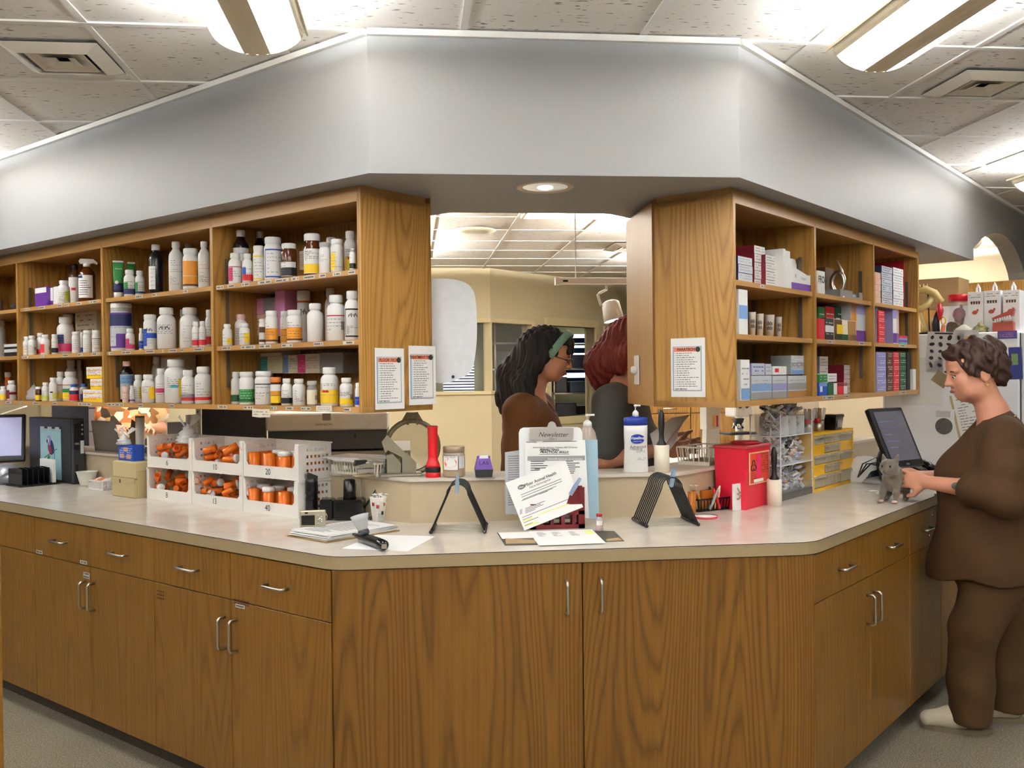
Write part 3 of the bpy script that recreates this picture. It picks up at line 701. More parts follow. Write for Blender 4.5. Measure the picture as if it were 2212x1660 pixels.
def bottle(P, rz, r, H, kind, body, cap, spec, label, group, name='medicine_bottle', cat='bottle'):
 t = thing(name, label, cat, P, rz, group)
 pr, (cr0, ch), sh = profile(kind, r, H)
 if cap:
  pr = [p for p in pr if p[1] <= H-ch*.55]+[(pr[-1][0], H-ch*.5)]
 obj('body', MB().lathe(pr, 18), BODY[body], t)
 if cap:
  z0 = H-ch
  obj('cap', MB().lathe([(cr0*.97, z0), (cr0, z0+ch*.08), (cr0, z0+ch*.85), (cr0*.9, H), (cr0*.0005, H+.0002)], 18, cap=False), CAPS[cap], t)
 R = r*1.004+.0003; lo, hi = H*.07, sh*.97
 def Z(f): return lo+(hi-lo)*f
 lab = None
 for i, sp in enumerate(spec.split(';') if spec else []):
  k, _, c = sp.partition(':'); c = c or 'w'
  Ri = R+.0003*(i+1)
  m_ = MB(); nm = 'label_block'
  if k == 'lab': patch(m_, R, -80, 80, Z(0), Z(1)); nm = 'label'
  elif k == 'half': patch(m_, R, -70, 70, Z(0), Z(.62)); nm = 'label'
  elif k == 'low': patch(m_, Ri, -75, 75, Z(.02), Z(.38))
  elif k == 'band': patch(m_, Ri, -80, 80, Z(.06), Z(.2))
  elif k == 'mid': patch(m_, Ri, -75, 75, Z(.4), Z(.62))
  elif k == 'top': patch(m_, Ri, -75, 75, Z(.62), Z(.95))
  elif k == 'line': patch(m_, Ri, -75, 75, Z(.82), Z(.86))
  elif k == 'line2': patch(m_, Ri, -80, 80, Z(.02), Z(.09))
  elif k == 'right': patch(m_, Ri, 5, 70, Z(.12), Z(.85))
  elif k == 'left': patch(m_, Ri, -78, -18, Z(.05), Z(.8))
  elif k == 'lowr': patch(m_, Ri, 0, 62, Z(.04), Z(.5))
  elif k == 'spot': patch(m_, Ri, -35, 5, Z(.5), Z(.6))
  elif k == 'bord':
   for z_a, z_b in ((.0, .05), (.95, 1.)): patch(m_, Ri, -72, 72, Z(z_a), Z(z_b))
   for a_ in (-72, 66): patch(m_, Ri, a_, a_+6, Z(.05), Z(.95), 2)
  elif k in ('txt', 'ttop', 'tlow'):
   f0, f1 = dict(txt=(.12, .9), ttop=(.5, .92), tlow=(.1, .4))[k]; rows = 3 if H < .09 else 6
   for q in range(rows):
    zz = f0+(f1-f0)*(q+.5)/rows; a = -52
    while a < 40:
     ln = rng.uniform(5, 22); patch(m_, Ri+.0004, a, min(a+ln, 48), Z(zz)-.0007, Z(zz)+.0007, 3); a += ln+rng.uniform(5, 10)
     if rng.random() < .25: break
   nm = 'print'
  elif k == 'bar':
   for q in range(9): patch(m_, Ri+.0004, 42+q*3.4, 43.6+q*3.4, Z(.3), Z(.62), 1)
   nm = 'barcode'
  elif k == 'hand':
   for q in range(7): patch(m_, Ri, -40+q*10, -34+q*10, Z(.7+.05*(q % 2)), Z(.78+.03*(q % 3)), 1)
   nm = 'handwriting'
  if m_.v: obj(nm, m_, cm(c) if nm not in ('print', 'barcode', 'handwriting') else cm(c if _ else 'k'), t, fixn=False)
 return t
def bays_of(u):
 for a_, b_ in zip(bays_u, bays_u[1:]):
  if a_ <= u < b_: return a_, b_
 return bays_u[-2], bays_u[-1]
def jitter(): return math.radians(rng.uniform(-14, 14))
SHELFN = ('top shelf', 'middle shelf', 'bottom shelf')
BAYN = {'A': 'bay by notices', 'B': 'second bay from notices', 'C': 'third bay from notices', 'D': 'fourth bay from notices'}
ZOOM = {1: z1, 2: z2}
placed = []
CATW = {'pill': 'pill bottle', 'tall': 'syrup bottle', 'wide': 'wide-cap bottle', 'jar': 'jar', 'vial': 'vial', 'can': 'tablet canister'}
def shelf_bottles(bay, sh, zoom, items):
 zsh = SH_L[sh]; circ = []
 items = sorted(items, key=lambda i: i[3])
 for it in items:
  x, yt, wd, dv, kind, body, cap, spec, desc = it
  sc = 3.608 if zoom == 1 else 3.32
  X, YT = ZOOM[zoom](x, yt)
  bad = True; dv0 = dv; shrink = 1.
  for trial in range(60):
   v = VUL+.012+dv
   P = on_L(X, 800, v); r = px(P, wd/sc)/2*.97*shrink; v = VUL+.012+max(dv, r)
   P = on_L(X, 800, v); u = uvL(P)[0]; b0, b1 = bays_of(u if (u-b_lo(bay)) > 0 else b_lo(bay)+.02)
   b0, b1 = BAYR[bay]
   u = min(max(u, b0+.0105+r), b1-.0105-r); v = min(v, VUL+DU-.014-r)
   P = PL(u, v, zsh)
   if all(math.hypot(P.x-c[0], P.y-c[1]) > r*1.06+c[2]+.0012 for c in circ): bad = False; break
   dv += .006
   if VUL+.012+dv+r > VUL+DU-.016: dv = dv0; shrink *= .93
  Pt = on_L(X, YT, v); H = max(.03, float(Pt[2])-zsh)
  if H > (SH_L[sh-1]-.02-zsh if sh else ZUT-.03-zsh): H = (SH_L[sh-1]-.022-zsh if sh else ZUT-.03-zsh)
  circ.append((P.x, P.y, r*1.06))
  lb = '%s, %s, %s' % (desc, SHELFN[sh], BAYN[bay])
  bottle(P, face_cam(P)+jitter(), r, H, kind, body, cap, spec, lb, 'bottles on the %s %s' % (SHELFN[sh], BAYN[bay]))
 return circ
BAYR = {'A': (2.497+.008, 3.40), 'B': (3.40, 4.285), 'C': (4.285, 5.167), 'D': (5.167, 6.05)}
def b_lo(b): return BAYR[b][0]
W = 'white'
shelf_bottles('A', 0, 2, [
 (165, 343, 112, .10, 'tall', 'black', 'w', 'lab:w;txt', 'black syrup bottle with long white label'),
 (255, 355, 90, .20, 'tall', 'black', 'w', '', 'plain black syrup bottle with white cap'),
 (236, 488, 96, .02, 'pill', W, 'w', 'lab:w;left:p;line:r;txt', 'white pill bottle with red line and pink edge'),
 (325, 492, 76, .03, 'pill', W, 'w', 'lab:w;left:b;low:r;txt', 'white pill bottle with blue and red label'),
 (405, 435, 84, .04, 'wide', W, 'w', 'lab:w;bord:y;txt', 'white wide-cap bottle, label with yellow border'),
 (508, 375, 130, .05, 'wide', W, 'w', 'lab:w;bord:b;txt', 'large white bottle, label with blue border'),
 (622, 420, 116, .05, 'wide', 'amber', 'w', 'half:w;low:k;txt', 'brown glass bottle with black and white label'),
 (790, 350, 126, .06, 'jar', 'amber', 'w', 'lab:w;low:y;ttop', 'large brown glass jar with yellow label'),
 (878, 412, 84, .04, 'wide', W, 'e', 'ttop:e', 'plain white bottle with grey cap'),
 (926, 375, 76, .2, 'wide', W, 'w', 'txt:e', 'white bottle half hidden in the back row'),
 (966, 388, 92, .05, 'wide', W, 'w', 'left:y;txt', 'white bottle with small yellow square label'),
 (1062, 330, 92, .13, 'pill', W, 'w', 'half:y;spot:r;ttop', 'white pill bottle with yellow and red label'),
 (1078, 455, 46, .01, 'wide', W, 'e', 'low:k;txt', 'small white bottle with grey cap'),
])
shelf_bottles('A', 1, 2, [
 (173, 998, 68, .02, 'pill', W, 'w', 'lab:w;lowr:y;txt', 'small white pill bottle with yellow label patch'),
 (258, 930, 92, .10, 'pill', W, 'p', 'right:y;txt', 'white pill bottle with tall yellow label'),
 (297, 992, 76, .02, 'pill', W, 'w', 'right:y;txt', 'short white pill bottle with yellow label'),
 (425, 960, 52, .05, 'wide', W, 'w', 'top:d;band:d', 'narrow white bottle with two brown bands'),
 (492, 903, 94, .03, 'wide', W, 'w', 'half:o;mid:o;line2:d;txt', 'white bottle with gold label and brown stripe'),
 (590, 905, 76, .12, 'wide', W, 'w', 'half:o;txt', 'white bottle with plain gold label in back'),
 (655, 897, 112, .03, 'wide', W, 'w', 'half:o;mid:o;line2:d;txt', 'wide white bottle with gold label'),
 (805, 850, 120, .05, 'pill', W, 'w', '', 'plain unlabelled white pill bottle'),
 (955, 790, 138, .05, 'pill', W, 'w', 'line:r;txt;bar', 'big white pill bottle with red line and barcode'),
 (1072, 760, 116, .05, 'pill', W, 'w', 'hand;bord:k;tlow', 'big white pill bottle with handwritten name'),
 (915, 703, 84, .24, 'pill', W, 'w', 'spot:r;txt', 'white bottle with red square in back row'),
 (722, 745, 92, .24, 'vial', 'vial', 'w', 'lab:w;hand', 'tall orange vial with handwritten label'),
])
shelf_bottles('A', 2, 2, [
 (230, 1340, 72, .06, 'pill', W, 'w', 'low:G;mid:c', 'white pill bottle with dark green label'),
 (307, 1340, 108, .02, 'wide', W, 'w', 'half:g;mid:g;txt:w;band:G', 'white bottle with bright green label'),
 (430, 1335, 132, .02, 'wide', W, 'w', 'line:k;txt', 'wide white bottle covered in small print'),
 (515, 1378, 74, .02, 'vial', 'amber', 'o', 'low:y;mid:o;top:w', 'amber vial full of yellow capsules'),
 (594, 1388, 80, .02, 'pill', W, 'w', 'txt;low:k', 'white pill bottle with black label corner'),
 (682, 1390, 96, .02, 'pill', W, 'w', 'txt:k;bar', 'white pill bottle with bold black print'),
 (776, 1405, 76, .02, 'jar', 'clear', 'e', 'lab:c;bar', 'clear squat jar with glass stopper'),
 (902, 1308, 134, .03, 'pill', W, 'w', 'low:y;mid:y;spot:r;ttop', 'large white bottle, yellow label and red oval'),
 (1022, 1383, 100, .02, 'pill', W, 'w', 'low:y;bar;ttop', 'white pill bottle with yellow lower label'),
 (1103, 1420, 42, .01, 'pill', W, 'w', 'low:b;mid:b', 'small white bottle with blue label'),
 (360, 1240, 68, .24, 'pill', 'grey', 'b', 'half:l;txt', 'grey bottle with blue cap in back row'),
])
shelf_bottles('B', 0, 1, [
 (1020, 517, 88, .02, 'pill', W, 'w', 'left:g;low:n;txt', 'white pill bottle with green and navy label'),
 (1100, 523, 72, .05, 'pill', W, 'w', 'left:g;band:n;txt', 'shorter white pill bottle with green label'),
 (1228, 318, 118, .06, 'tall', 'black', 'w', 'left:w;txt', 'black syrup bottle with white side label'),
 (1385, 296, 116, .05, 'tall', W, 'w', 'ttop;tlow', 'tall white syrup bottle with small print'),
 (1497, 350, 122, .03, 'wide', W, 'w', 'mid:o;top:o;low:o;line2:d;bar', 'white bottle with orange label'),
 (1482, 280, 74, .2, 'pill', 'clear', 'e', '', 'clear bottle with grey cap in back row'),
 (1603, 295, 96, .05, 'tall', W, 'w', 'txt:r;tlow', 'tall white syrup bottle with red print'),
])
shelf_bottles('B', 1, 1, [
 (938, 752, 165, .03, 'can', W, 'w', 'lab:v;mid:s;left:s;top:n;txt:k', 'big canister with purple label'),
 (1018, 975, 70, .01, 'pill', W, 'w', 'left:p;low:p;txt', 'small white pill bottle with pink label'),
 (1103, 972, 34, .03, 'pill', W, 'w', 'low:b;mid:b', 'tiny white bottle with blue label'),
 (1175, 866, 104, .03, 'wide', W, 'w', 'left:b;mid:b;hand;txt:e', 'white bottle with bright blue label'),
 (1303, 812, 148, .04, 'pill', W, 'w', 'hand;ttop', 'big plain white bottle with black handwriting'),
 (1430, 826, 56, .22, 'pill', W, 'w', '', 'narrow white bottle in the back row'),
 (1485, 812, 150, .08, 'pill', W, 'w', 'txt:e;bar', 'big white bottle with scribble and barcode'),
 (1530, 920, 60, .01, 'pill', W, 'w', 'band:r;low:r;txt', 'small white pill bottle with red band'),
 (1582, 917, 56, .01, 'pill', W, 'w', 'band:r;low:r;txt', 'small white pill bottle with red band'),
 (1632, 828, 54, .05, 'pill', W, 'w', 'low:r;txt', 'taller slim white bottle with red band'),
])
shelf_bottles('B', 2, 1, [
 (955, 1232, 104, .08, 'tall', 'black', 'p', 'lab:s;top:B;txt', 'black bottle with pink cap and pale label'),
 (975, 1428, 48, .0, 'vial', 'cream', 'p', 'lab:S;txt', 'small pinkish vial'),
 (1027, 1420, 38, .0, 'pill', W, 'w', 'band:v;txt', 'tiny white bottle with purple print'),
 (1077, 1335, 74, .04, 'pill', W, 'w', 'right:y;txt', 'white bottle with yellow side label'),
 (1155, 1333, 106, .02, 'pill', W, 'w', 'right:y;ttop', 'wider white bottle with yellow side label'),
 (1258, 1285, 98, .06, 'pill', W, 'w', 'mid:p;txt', 'white bottle with pink band'),
 (1372, 1215, 182, .05, 'pill', W, 'w', 'right:y;spot:t;ttop', 'largest white bottle, yellow label and teal patch'),
 (1465, 1298, 108, .02, 'pill', W, 'w', 'low:e;band:r;txt', 'white bottle with grey label and red strip'),
 (1583, 1272, 136, .02, 'pill', W, 'w', 'txt:k;band:r', 'white bottle with dense print and red strip'),
 (1165, 1195, 90, .24, 'pill', 'cream', 'w', 'half:y;txt', 'cream bottle with yellow label in back row'),
 (1252, 1210, 90, .24, 'pill', 'cream', 'w', 'half:o;txt', 'cream bottle with orange label in back row'),
])
shelf_bottles('C', 0, 1, [
 (507, 600, 92, .03, 'pill', W, 'w', 'right:l;txt', 'white pill bottle with olive label'),
 (594, 470, 92, .14, 'tall', 'brown', 'k', 'lab:w;spot:r', 'brown bottle, white label with red triangle'),
])
shelf_bottles('C', 1, 1, [
 (205, 1038, 52, .02, 'pill', W, 'w', 'half:c;txt', 'small white pill bottle with pale label'),
 (253, 1030, 64, .0, 'pill', W, 'w', 'txt:G;bar', 'small white pill bottle with green print'),
 (318, 1010, 62, .06, 'pill', W, 'w', 'low:r;txt', 'white pill bottle with red lower label'),
 (355, 1023, 68, .0, 'pill', W, 'w', 'left:r;bar', 'white pill bottle with red side label'),
 (430, 1020, 48, .02, 'wide', W, 'w', 'low:k;txt', 'small white bottle with black print'),
 (515, 885, 130, .05, 'pill', W, 'w', 'left:n;low:p;txt:e', 'big white bottle with navy and pink label'),
 (596, 1000, 64, .01, 'wide', W, 'w', 'txt:b', 'small white bottle with blue print'),
 (642, 1005, 40, .07, 'pill', W, 'w', 'low:b', 'slim white bottle with blue spot'),
 (685, 990, 68, .01, 'wide', W, 'w', 'txt:e;bar', 'white bottle with barcode'),
 (755, 988, 68, .01, 'wide', W, 'w', 'line:m;txt', 'white bottle with maroon line'),
 (412, 855, 74, .24, 'vial', 'vial', 'w', 'lab:w;txt', 'orange vial with printed label in back row'),
 (490, 852, 74, .25, 'vial', 'vial', 'w', 'half:w', 'orange vial partly hidden in back row'),
])
shelf_bottles('C', 2, 1, [
 (298, 1428, 48, .0, 'jar', 'amber', 'w', 'half:y;mid:y', 'small dark jar with yellow label'),
 (352, 1395, 58, .02, 'pill', W, 'w', 'txt;low:l', 'small white bottle with lime label'),
 (412, 1357, 64, .03, 'pill', W, 'w', 'lowr:l;spot:n', 'white bottle with navy and lime marks'),
 (470, 1310, 70, .06, 'pill', W, 'w', 'low:y;line:r;txt', 'tall white bottle with yellow lower band'),
 (550, 1310, 120, .08, 'pill', W, 'w', 'low:y;mid:g;line:r;txt', 'wide white bottle, green and yellow bands'),
 (575, 1408, 70, .0, 'pill', W, 'b', 'lab:r;top:n;band:r', 'blue-capped white bottle with red label'),
 (652, 1405, 68, .08, 'pill', 'grey', 'b', 'half:v', 'blue-capped bottle with purple label'),
 (437, 1220, 52, .26, 'pill', W, 'w', 'low:m', 'slim white bottle with maroon label, back row'),
 (495, 1208, 82, .25, 'pill', W, 'w', 'txt', 'white bottle in back row'),
 (577, 1205, 82, .25, 'pill', W, 'w', 'low:r;txt', 'white bottle with red label in back row'),
])
shelf_bottles('D', 2, 1, [
 (22, 1425, 52, .02, 'pill', W, 'w', 'half:y;mid:y', 'white pill bottle with yellow label'),
 (88, 1380, 72, .02, 'pill', W, 'w', 'left:m;mid:m;txt', 'white pill bottle with maroon label'),
 (62, 1315, 46, .24, 'vial', 'vial', 'w', '', 'orange vial in back row'),
])
shelf_bottles('D', 1, 1, [(20, 890, 60, .2, 'pill', 'grey', 'e', '', 'dim grey bottle in back row')])
# ---- cartons -----------------------------------------------------------------
def printed(parent, x0, x1, z0, z1, y, rows, m=INK, dens=.8, hgt=.26):
 mm = MB(); h = (z1-z0)/rows
 for k in range(rows):
  z = z1-(k+.5)*h; x = x0
  while x < x1-.003:
   ln = min(rng.uniform(.06, .28)*(x1-x0), x1-x)
   if rng.random() < dens: mm.quad((x, y, z-h*hgt/2), (x+ln, y, z-h*hgt/2), (x+ln, y, z+h*hgt/2), (x, y, z+h*hgt/2))
   x += ln+.05*(x1-x0)
 if mm.v: return obj('print', mm, m, parent, fixn=False)
def carton(P, rz, w, d, h, side, front, label, group, marks='', name='carton', cat='carton'):
 """P = front-left-bottom corner; local x right, y into shelf"""
 o = obj(name, MB().rbox(0, w, 0, d, 0, h, .0012, 1), cm(side), None, P, rz); tag(o, label, cat, group)
 e = .0009
 if front: obj('front_panel', MB().box(e, w-e, -.0008, 0, e, h-e), cm(front), o)
 def blk(c, x0, x1, z0, z1): obj('label_block', MB().box(w*x0, w*x1, -.0014, -.0008, h*z0, h*z1), cm(c), o)
 for sp in marks.split(';') if marks else []:
  k, _, c = sp.partition(':')
  if k == 'txt': printed(o, w*.1, w*.9, h*.2, h*.85, -.0016, 2 if h < .05 else 5, cm(c or 'k'))
  elif k == 'low': blk(c, .01, .99, .02, .3)
  elif k == 'mid': blk(c, .01, .99, .35, .65)
  elif k == 'top': blk(c, .01, .99, .72, .98)
  elif k == 'left': blk(c, .01, .35, .03, .97)
  elif k == 'right': blk(c, .62, .98, .03, .97)
  elif k == 'spot': blk(c, .12, .4, .3, .75)
  elif k == 'side':                                   # print on the long side facing -x
   mm = MB()
   for q in range(3): mm.box(-.0006, 0, d*.15, d*.15+d*rng.uniform(.3, .6), h*(.25+.22*q), h*(.33+.22*q))
   obj('print', mm, cm(c or 'w'), o)
 return o
def lbox(bay, zoom, x0, x1, yt, yb, dv, side, front, desc, marks='', dep=.05, sh=None):
 """carton on the left shelves given its front outline in the zoomed view"""
 sc = 3.608 if zoom == 1 else 3.32
 a = on_L(*ZOOM[zoom](x0, yb), VUL+.012+dv); b = on_L(*ZOOM[zoom](x1, yb), VUL+.012+dv); c = on_L(*ZOOM[zoom](x0, yt), VUL+.012+dv)
 w = float(np.linalg.norm(b[:2]-a[:2])); zb = float(a[2]); k = sh
 if yb is None or sh is not None and abs(zb-SH_L[sh]) < .03: zb = SH_L[sh]
 lb = '%s, %s, %s' % (desc, SHELFN[sh], BAYN[bay])
 return carton((a[0], a[1], zb), RZL, w, min(dep, DU-.03-dv), float(c[2])-zb, side, front, lb, 'cartons on the %s %s' % (SHELFN[sh], BAYN[bay]), marks)
# bay A back-row cartons
lbox('A', 2, 300, 512, 935, 1085, .20, 'c', 'S', 'pale peach carton with printed cups', 'txt:a', .12, 1)
lbox('A', 2, 300, 512, 825, 933, .20, 'P', 'P', 'pink carton with cream oval lying on peach carton', 'left:c;right:e', .12, 1)
lbox('A', 2, 516, 585, 740, 1085, .20, 'P', 'P', 'tall plain pink carton standing behind bottles', '', .1, 1)
lbox('A', 2, 688, 726, 475, 610, .19, 'S', 'S', 'small pinkish carton behind the brown glass bottles', 'txt:e', .06, 0)
for x0, x1, yt, yb, f, mk, ds in ((402, 568, 1232, 1352, 'c', 'left:t;txt:l', 'cream carton with teal panel'), (572, 674, 1222, 1352, 'c', 'left:B;txt:L', 'cream carton with blue animal panel'), (677, 834, 1215, 1352, 'c', 'left:p;txt:P', 'cream carton with pink animal panel'),
         (838, 1000, 1205, 1352, 'e', '', 'plain grey carton')):
 lbox('A', 2, x0, x1, yt, yb, .215, f, f, ds, mk, .1, 2)
lbox('A', 2, 388, 560, 1170, 1230, .215, 'c', 'c', 'flat cream carton lying on the teal panelled carton', 'mid:a', .1, 2)
# bay B
lbox('B', 1, 1255, 1412, 1155, 1340, .24, 'c', 'w', 'white carton with orange top behind bottles', 'top:o', .08, 2)
# bay C
lbox('C', 1, 275, 364, 660, 770, .03, 'v', 'v', 'purple and white carton', 'top:w', .07, 0)
lbox('C', 1, 368, 414, 660, 770, .05, 'v', 'w', 'white carton with purple foot', 'low:v', .06, 0)
lbox('C', 1, 417, 455, 650, 770, .05, 'w', 'w', 'plain narrow white carton', '', .06, 0)
lbox('C', 1, 590, 755, 818, 1105, .24, 'c', 'c', 'large plain tan carton', 'txt:e', .09, 1)
YB3 = [(648, 800, 1450, 1535, .0, 'lowest of three yellow and white cartons'), (705, 798, 1367, 1449, .0, 'middle one of three yellow and white cartons'), (675, 796, 1275, 1366, .0, 'topmost of three yellow and white cartons')]
for x0, x1, yt, yb, dv, ds in YB3: lbox('C', 1, x0, x1, yt, yb, dv, 'y', 'y', ds, 'mid:w;top:w;txt:r', .07, 2)
# ---- odd things on the left shelves
def lat(zoom, x, y, dv): return on_L(*ZOOM[zoom](x, y), VUL+.012+dv)
def tube_pack(x, yt, w, dv, lb):
 P = lat(1, x, 800, dv); H = float(lat(1, x, yt, dv)[2])-SH_L[0]; r = px(P, w/3.608)/2
 t = thing('ointment_tube', lb, 'tube', (P[0], P[1], SH_L[0]), face_cam(P), 'green ointment tubes')
 def tub(z0, z1, n=10):
  m_ = MB(); rings = []
  for i in range(n+1):
   z = z0+(z1-z0)*i/n; f = z/H; flat = max(.06, 1-f*.95); wd = r*(.88+.14*f)
   rings.append([(wd*math.cos(2*math.pi*k/14), r*.8*flat*math.sin(2*math.pi*k/14), z) for k in range(14)])
  vs_ = [p for q in rings for p in q]; fs = [(i*14+k, i*14+(k+1) % 14, (i+1)*14+(k+1) % 14, (i+1)*14+k) for i in range(n) for k in range(14)]
  fs += [tuple(range(13, -1, -1)), tuple(n*14+k for k in range(14))]
  return m_.add(vs_, fs, True)
 obj('cap', tub(0, H*.16, 2), WHITE_PL, t); obj('navy_band', tub(H*.16, H*.40, 3), cm('n'), t); obj('sleeve', tub(H*.40, H*.95, 5), cm('g'), t); obj('crimp', tub(H*.95, H, 1), WHITE_PL, t)
 text(t, 'Granulex', (0, -r*.72, H*.78), r*.36, cm('w'), shear=.3)
 obj('round_mark', MB().lathe([(.0001, 0), (r*.35, 0), (r*.35, .001)], 12, Matrix.Translation((-r*.3, -r*.76, H*.42)) @ Matrix.Rotation(math.pi/2, 4, 'X')), WHITE_PL, t)
tube_pack(925, 445, 78, .04, 'green and navy ointment tube standing alone beside the black syrup bottles')
tube_pack(1018, 455, 74, .12, 'green and navy ointment tube behind the white pill bottles')
# spray bottle
P = lat(1, 680, 800, .06); r = px(P, 126/3.608)/2; zs_ = SH_L[0]; Hs = float(lat(1, 680, 480, .06)[2])-zs_; Ht = float(lat(1, 680, 432, .06)[2])-zs_
t = thing('spray_bottle', 'brown spray bottle with white trigger head on the top medicine shelf', 'spray bottle', (P[0], P[1], zs_), face_cam(P))
obj('body', MB().lathe([(r*.94, 0), (r, .004), (r, Hs*.72), (r*.85, Hs*.82), (r*.4, Hs*.92), (r*.34, Hs)], 20), AMBER, t)
m_ = MB(); patch(m_, r*1.01, -70, 40, Hs*.12, Hs*.72); lab = obj('label', m_, cm('w'), t, fixn=False)
m_ = MB()
for k in range(7): patch(m_, r*1.014, -60, -60+rng.uniform(50, 90), Hs*(.2+.06*k), Hs*(.215+.06*k))
obj('print', m_, INK, lab, fixn=False); m_ = MB(); patch(m_, r*1.015, -68, -30, Hs*.64, Hs*.71); obj('logo', m_, cm('n'), lab, fixn=False)
obj('collar', MB().lathe([(r*.42, Hs*.95), (r*.42, Hs*1.03), (r*.3, Hs*1.05)], 14), WHITE_PL, t)
obj('trigger_head', MB().plate([(-.03, Hs*1.03), (.012, Hs*1.03), (.03, Hs*1.06), (.048, Hs*1.02), (.05, Hs*1.07), (.03, Ht), (-.028, Ht), (-.036, Hs*1.1)], -.011, .011), WHITE_PL, t)
# wooden risers, bag, pouch, notebooks
for zoom, bay, x0, x1, yt, sh in ((2, 'A', 880, 1040, 1000, 1),):
 pass
P = lat(1, 255, 800, .06); t = thing('plastic_bag', 'crumpled clear plastic bag on the bottom medicine shelf', 'bag', (P[0], P[1], SH_L[2]), RZL)
def crumple(w, d, h, n=9, amp=.3, seed=1):
 R_ = random.Random(seed); m_ = MB(); vs_ = [];
 for j in range(n):
  for i in range(n):
   a = 2*math.pi*i/n; f = j/(n-1); rr = (1-f**2.2)*.95+.05; k = 1+R_.uniform(-amp, amp)
   vs_.append((w/2*rr*math.cos(a)*k, d/2*rr*math.sin(a)*k, h*f*(1+R_.uniform(-amp, amp)*.3 if 0 < j else 0)))
 fs = [(j*n+i, j*n+(i+1) % n, (j+1)*n+(i+1) % n, (j+1)*n+i) for j in range(n-1) for i in range(n)]
 fs.append(tuple(range(n-1, -1, -1))); return m_.add(vs_, fs, True)
obj('film', crumple(.13, .09, .085, 10, .28, 3), mat('bag_film', (226, 226, 230), .2, alpha=.45), t)
tag(obj('foil_pouch', crumple(.2, .12, .05, 10, .25, 5), mat('foil', (120, 118, 124), .25, .8), None, tuple(PL(5.33, VUL+.09, SH_L[0])), RZL), 'crumpled dark foil pouch on the top medicine shelf', 'pouch')
for k, (c, h, ds) in enumerate((('k', .022, 'black binder lying at the bottom of the notebook pile'), ('e', .018, 'grey spiral notebook in the notebook pile'), ('k', .012, 'thin black folder under the red notebook'), ('M', .016, 'red notebook on top of the notebook pile'))):
 z = SH_L[1]+sum((.022, .018, .012, .016)[:k])
 carton(PL(5.40+.01*k, VUL+.03+.004*k, z), RZL, .21, .22, h, c, 'w' if k in (1, 3) else c, ds+' on the medicine shelf', 'notebooks on the medicine shelf', 'txt:e' if k == 1 else '', 'notebook', 'notebook')
# ---- right shelves ---------------------------------------------------------------
def z7(x, y): return 1560+x/3.32, 400+y/3.32
BAYRN = ('by notice panel', 'of middle bay', 'by refrigerator')
def rpt(x, y, dv): return on_R(*z7(x, y), VUR+.008+dv)
def rstack(bay, sh, x1, x2, yt, n, dv, dep, side, front, desc, marks='', z0=None, yb=None, jit=.002):
 a = rpt(x1, 1000, dv); b = rpt(x2, 1000, dv); ua, ub = uvR(a)[0], uvR(b)[0]
 zb = SH_R[sh] if yb is None else float(rpt(x1, yb, dv)[2])
 if z0 is not None: zb = z0
 zt = float(rpt(x1, yt, dv)[2]); h = (zt-zb)/n; lo = (3.2145, 3.993, 4.755)[bay]; hi = (3.973, 4.735, 5.477)[bay]
 ua = max(ua, lo+.001); ub = min(ub, hi-.001)
 out = []
 for k in range(n):
  j = rng.uniform(-jit, jit) if n > 1 else 0
  lb = desc
  if n > 1: lb = desc+(', lowest of its stack' if k == 0 else ', topmost of its stack' if k == n-1 else ' in mid stack')
  lb = '%s, %s %s' % (lb, SHELFN[sh], BAYRN[bay])
  P = PR(ua+j*.3, VUR+.008+dv+abs(j), zb+k*h)
  out.append(carton(P, RZR, ub-ua, dep, h-.0004, side, front, lb, 'cartons on the %s %s' % (SHELFN[sh], BAYRN[bay]), marks))
 return out, zb+n*h
# bay 0 top
rstack(0, 0, 120, 222, 505, 3, .005, .09, 'n', 's', 'silver-ended navy carton', 'txt:e')
rstack(0, 0, 236, 312, 430, 5, .075, .16, 'm', 'w', 'white-ended dark red carton', 'txt:e')
rstack(0, 0, 317, 394, 497, 4, .055, .14, 'm', 'w', 'white-ended red carton beside binder', 'txt:e')
rstack(0, 0, 462, 490, 470, 1, .02, .2, 'w', 'w', 'white pamphlet folder with printed pages', 'side:e')
rstack(0, 0, 440, 458, 455, 1, .02, .18, 'w', 'w', 'white sheet standing against the pamphlet folder', '')
# leaflet holder: cut-away carton
a = uvR(rpt(497, 1000, .006))[0]; b = uvR(rpt(636, 1000, .006))[0]; b = min(b, 3.965)
t = thing('leaflet_holder', 'white cut-away leaflet box with purple band on the top carton shelf', 'leaflet holder', PR(a, VUR+.014, SH_R[0]), RZR)
w_ = b-a; hb = float(rpt(560, 510, .006)[2])-SH_R[0]
obj('front', MB().plate([(0, 0), (w_, 0), (w_, hb*.5), (w_*.9, hb*.46), (w_*.25, hb*.62), (0, hb*.85)], -.001, .001), cm('w'), t)
obj('back', MB().plate([(0, 0), (w_, 0), (w_, hb*.85), (w_*.92, hb), (w_*.1, hb), (0, hb*.9)], .06, .062), cm('w'), t)
obj('side', MB().box(0, .001, .001, .06, 0, hb*.85), cm('w'), t); obj('side', MB().box(w_-.001, w_, .001, .06, 0, hb*.5), cm('w'), t)
obj('band', MB().box(.001, w_-.001, -.0022, -.001, .001, hb*.2), cm('v'), t)
text(t, 'Fleagard', (w_*.62, -.0015, hb*.36), .018, cm('e'), shear=.2); text(t, '*', (w_*.22, -.0015, hb*.34), .04, INK)
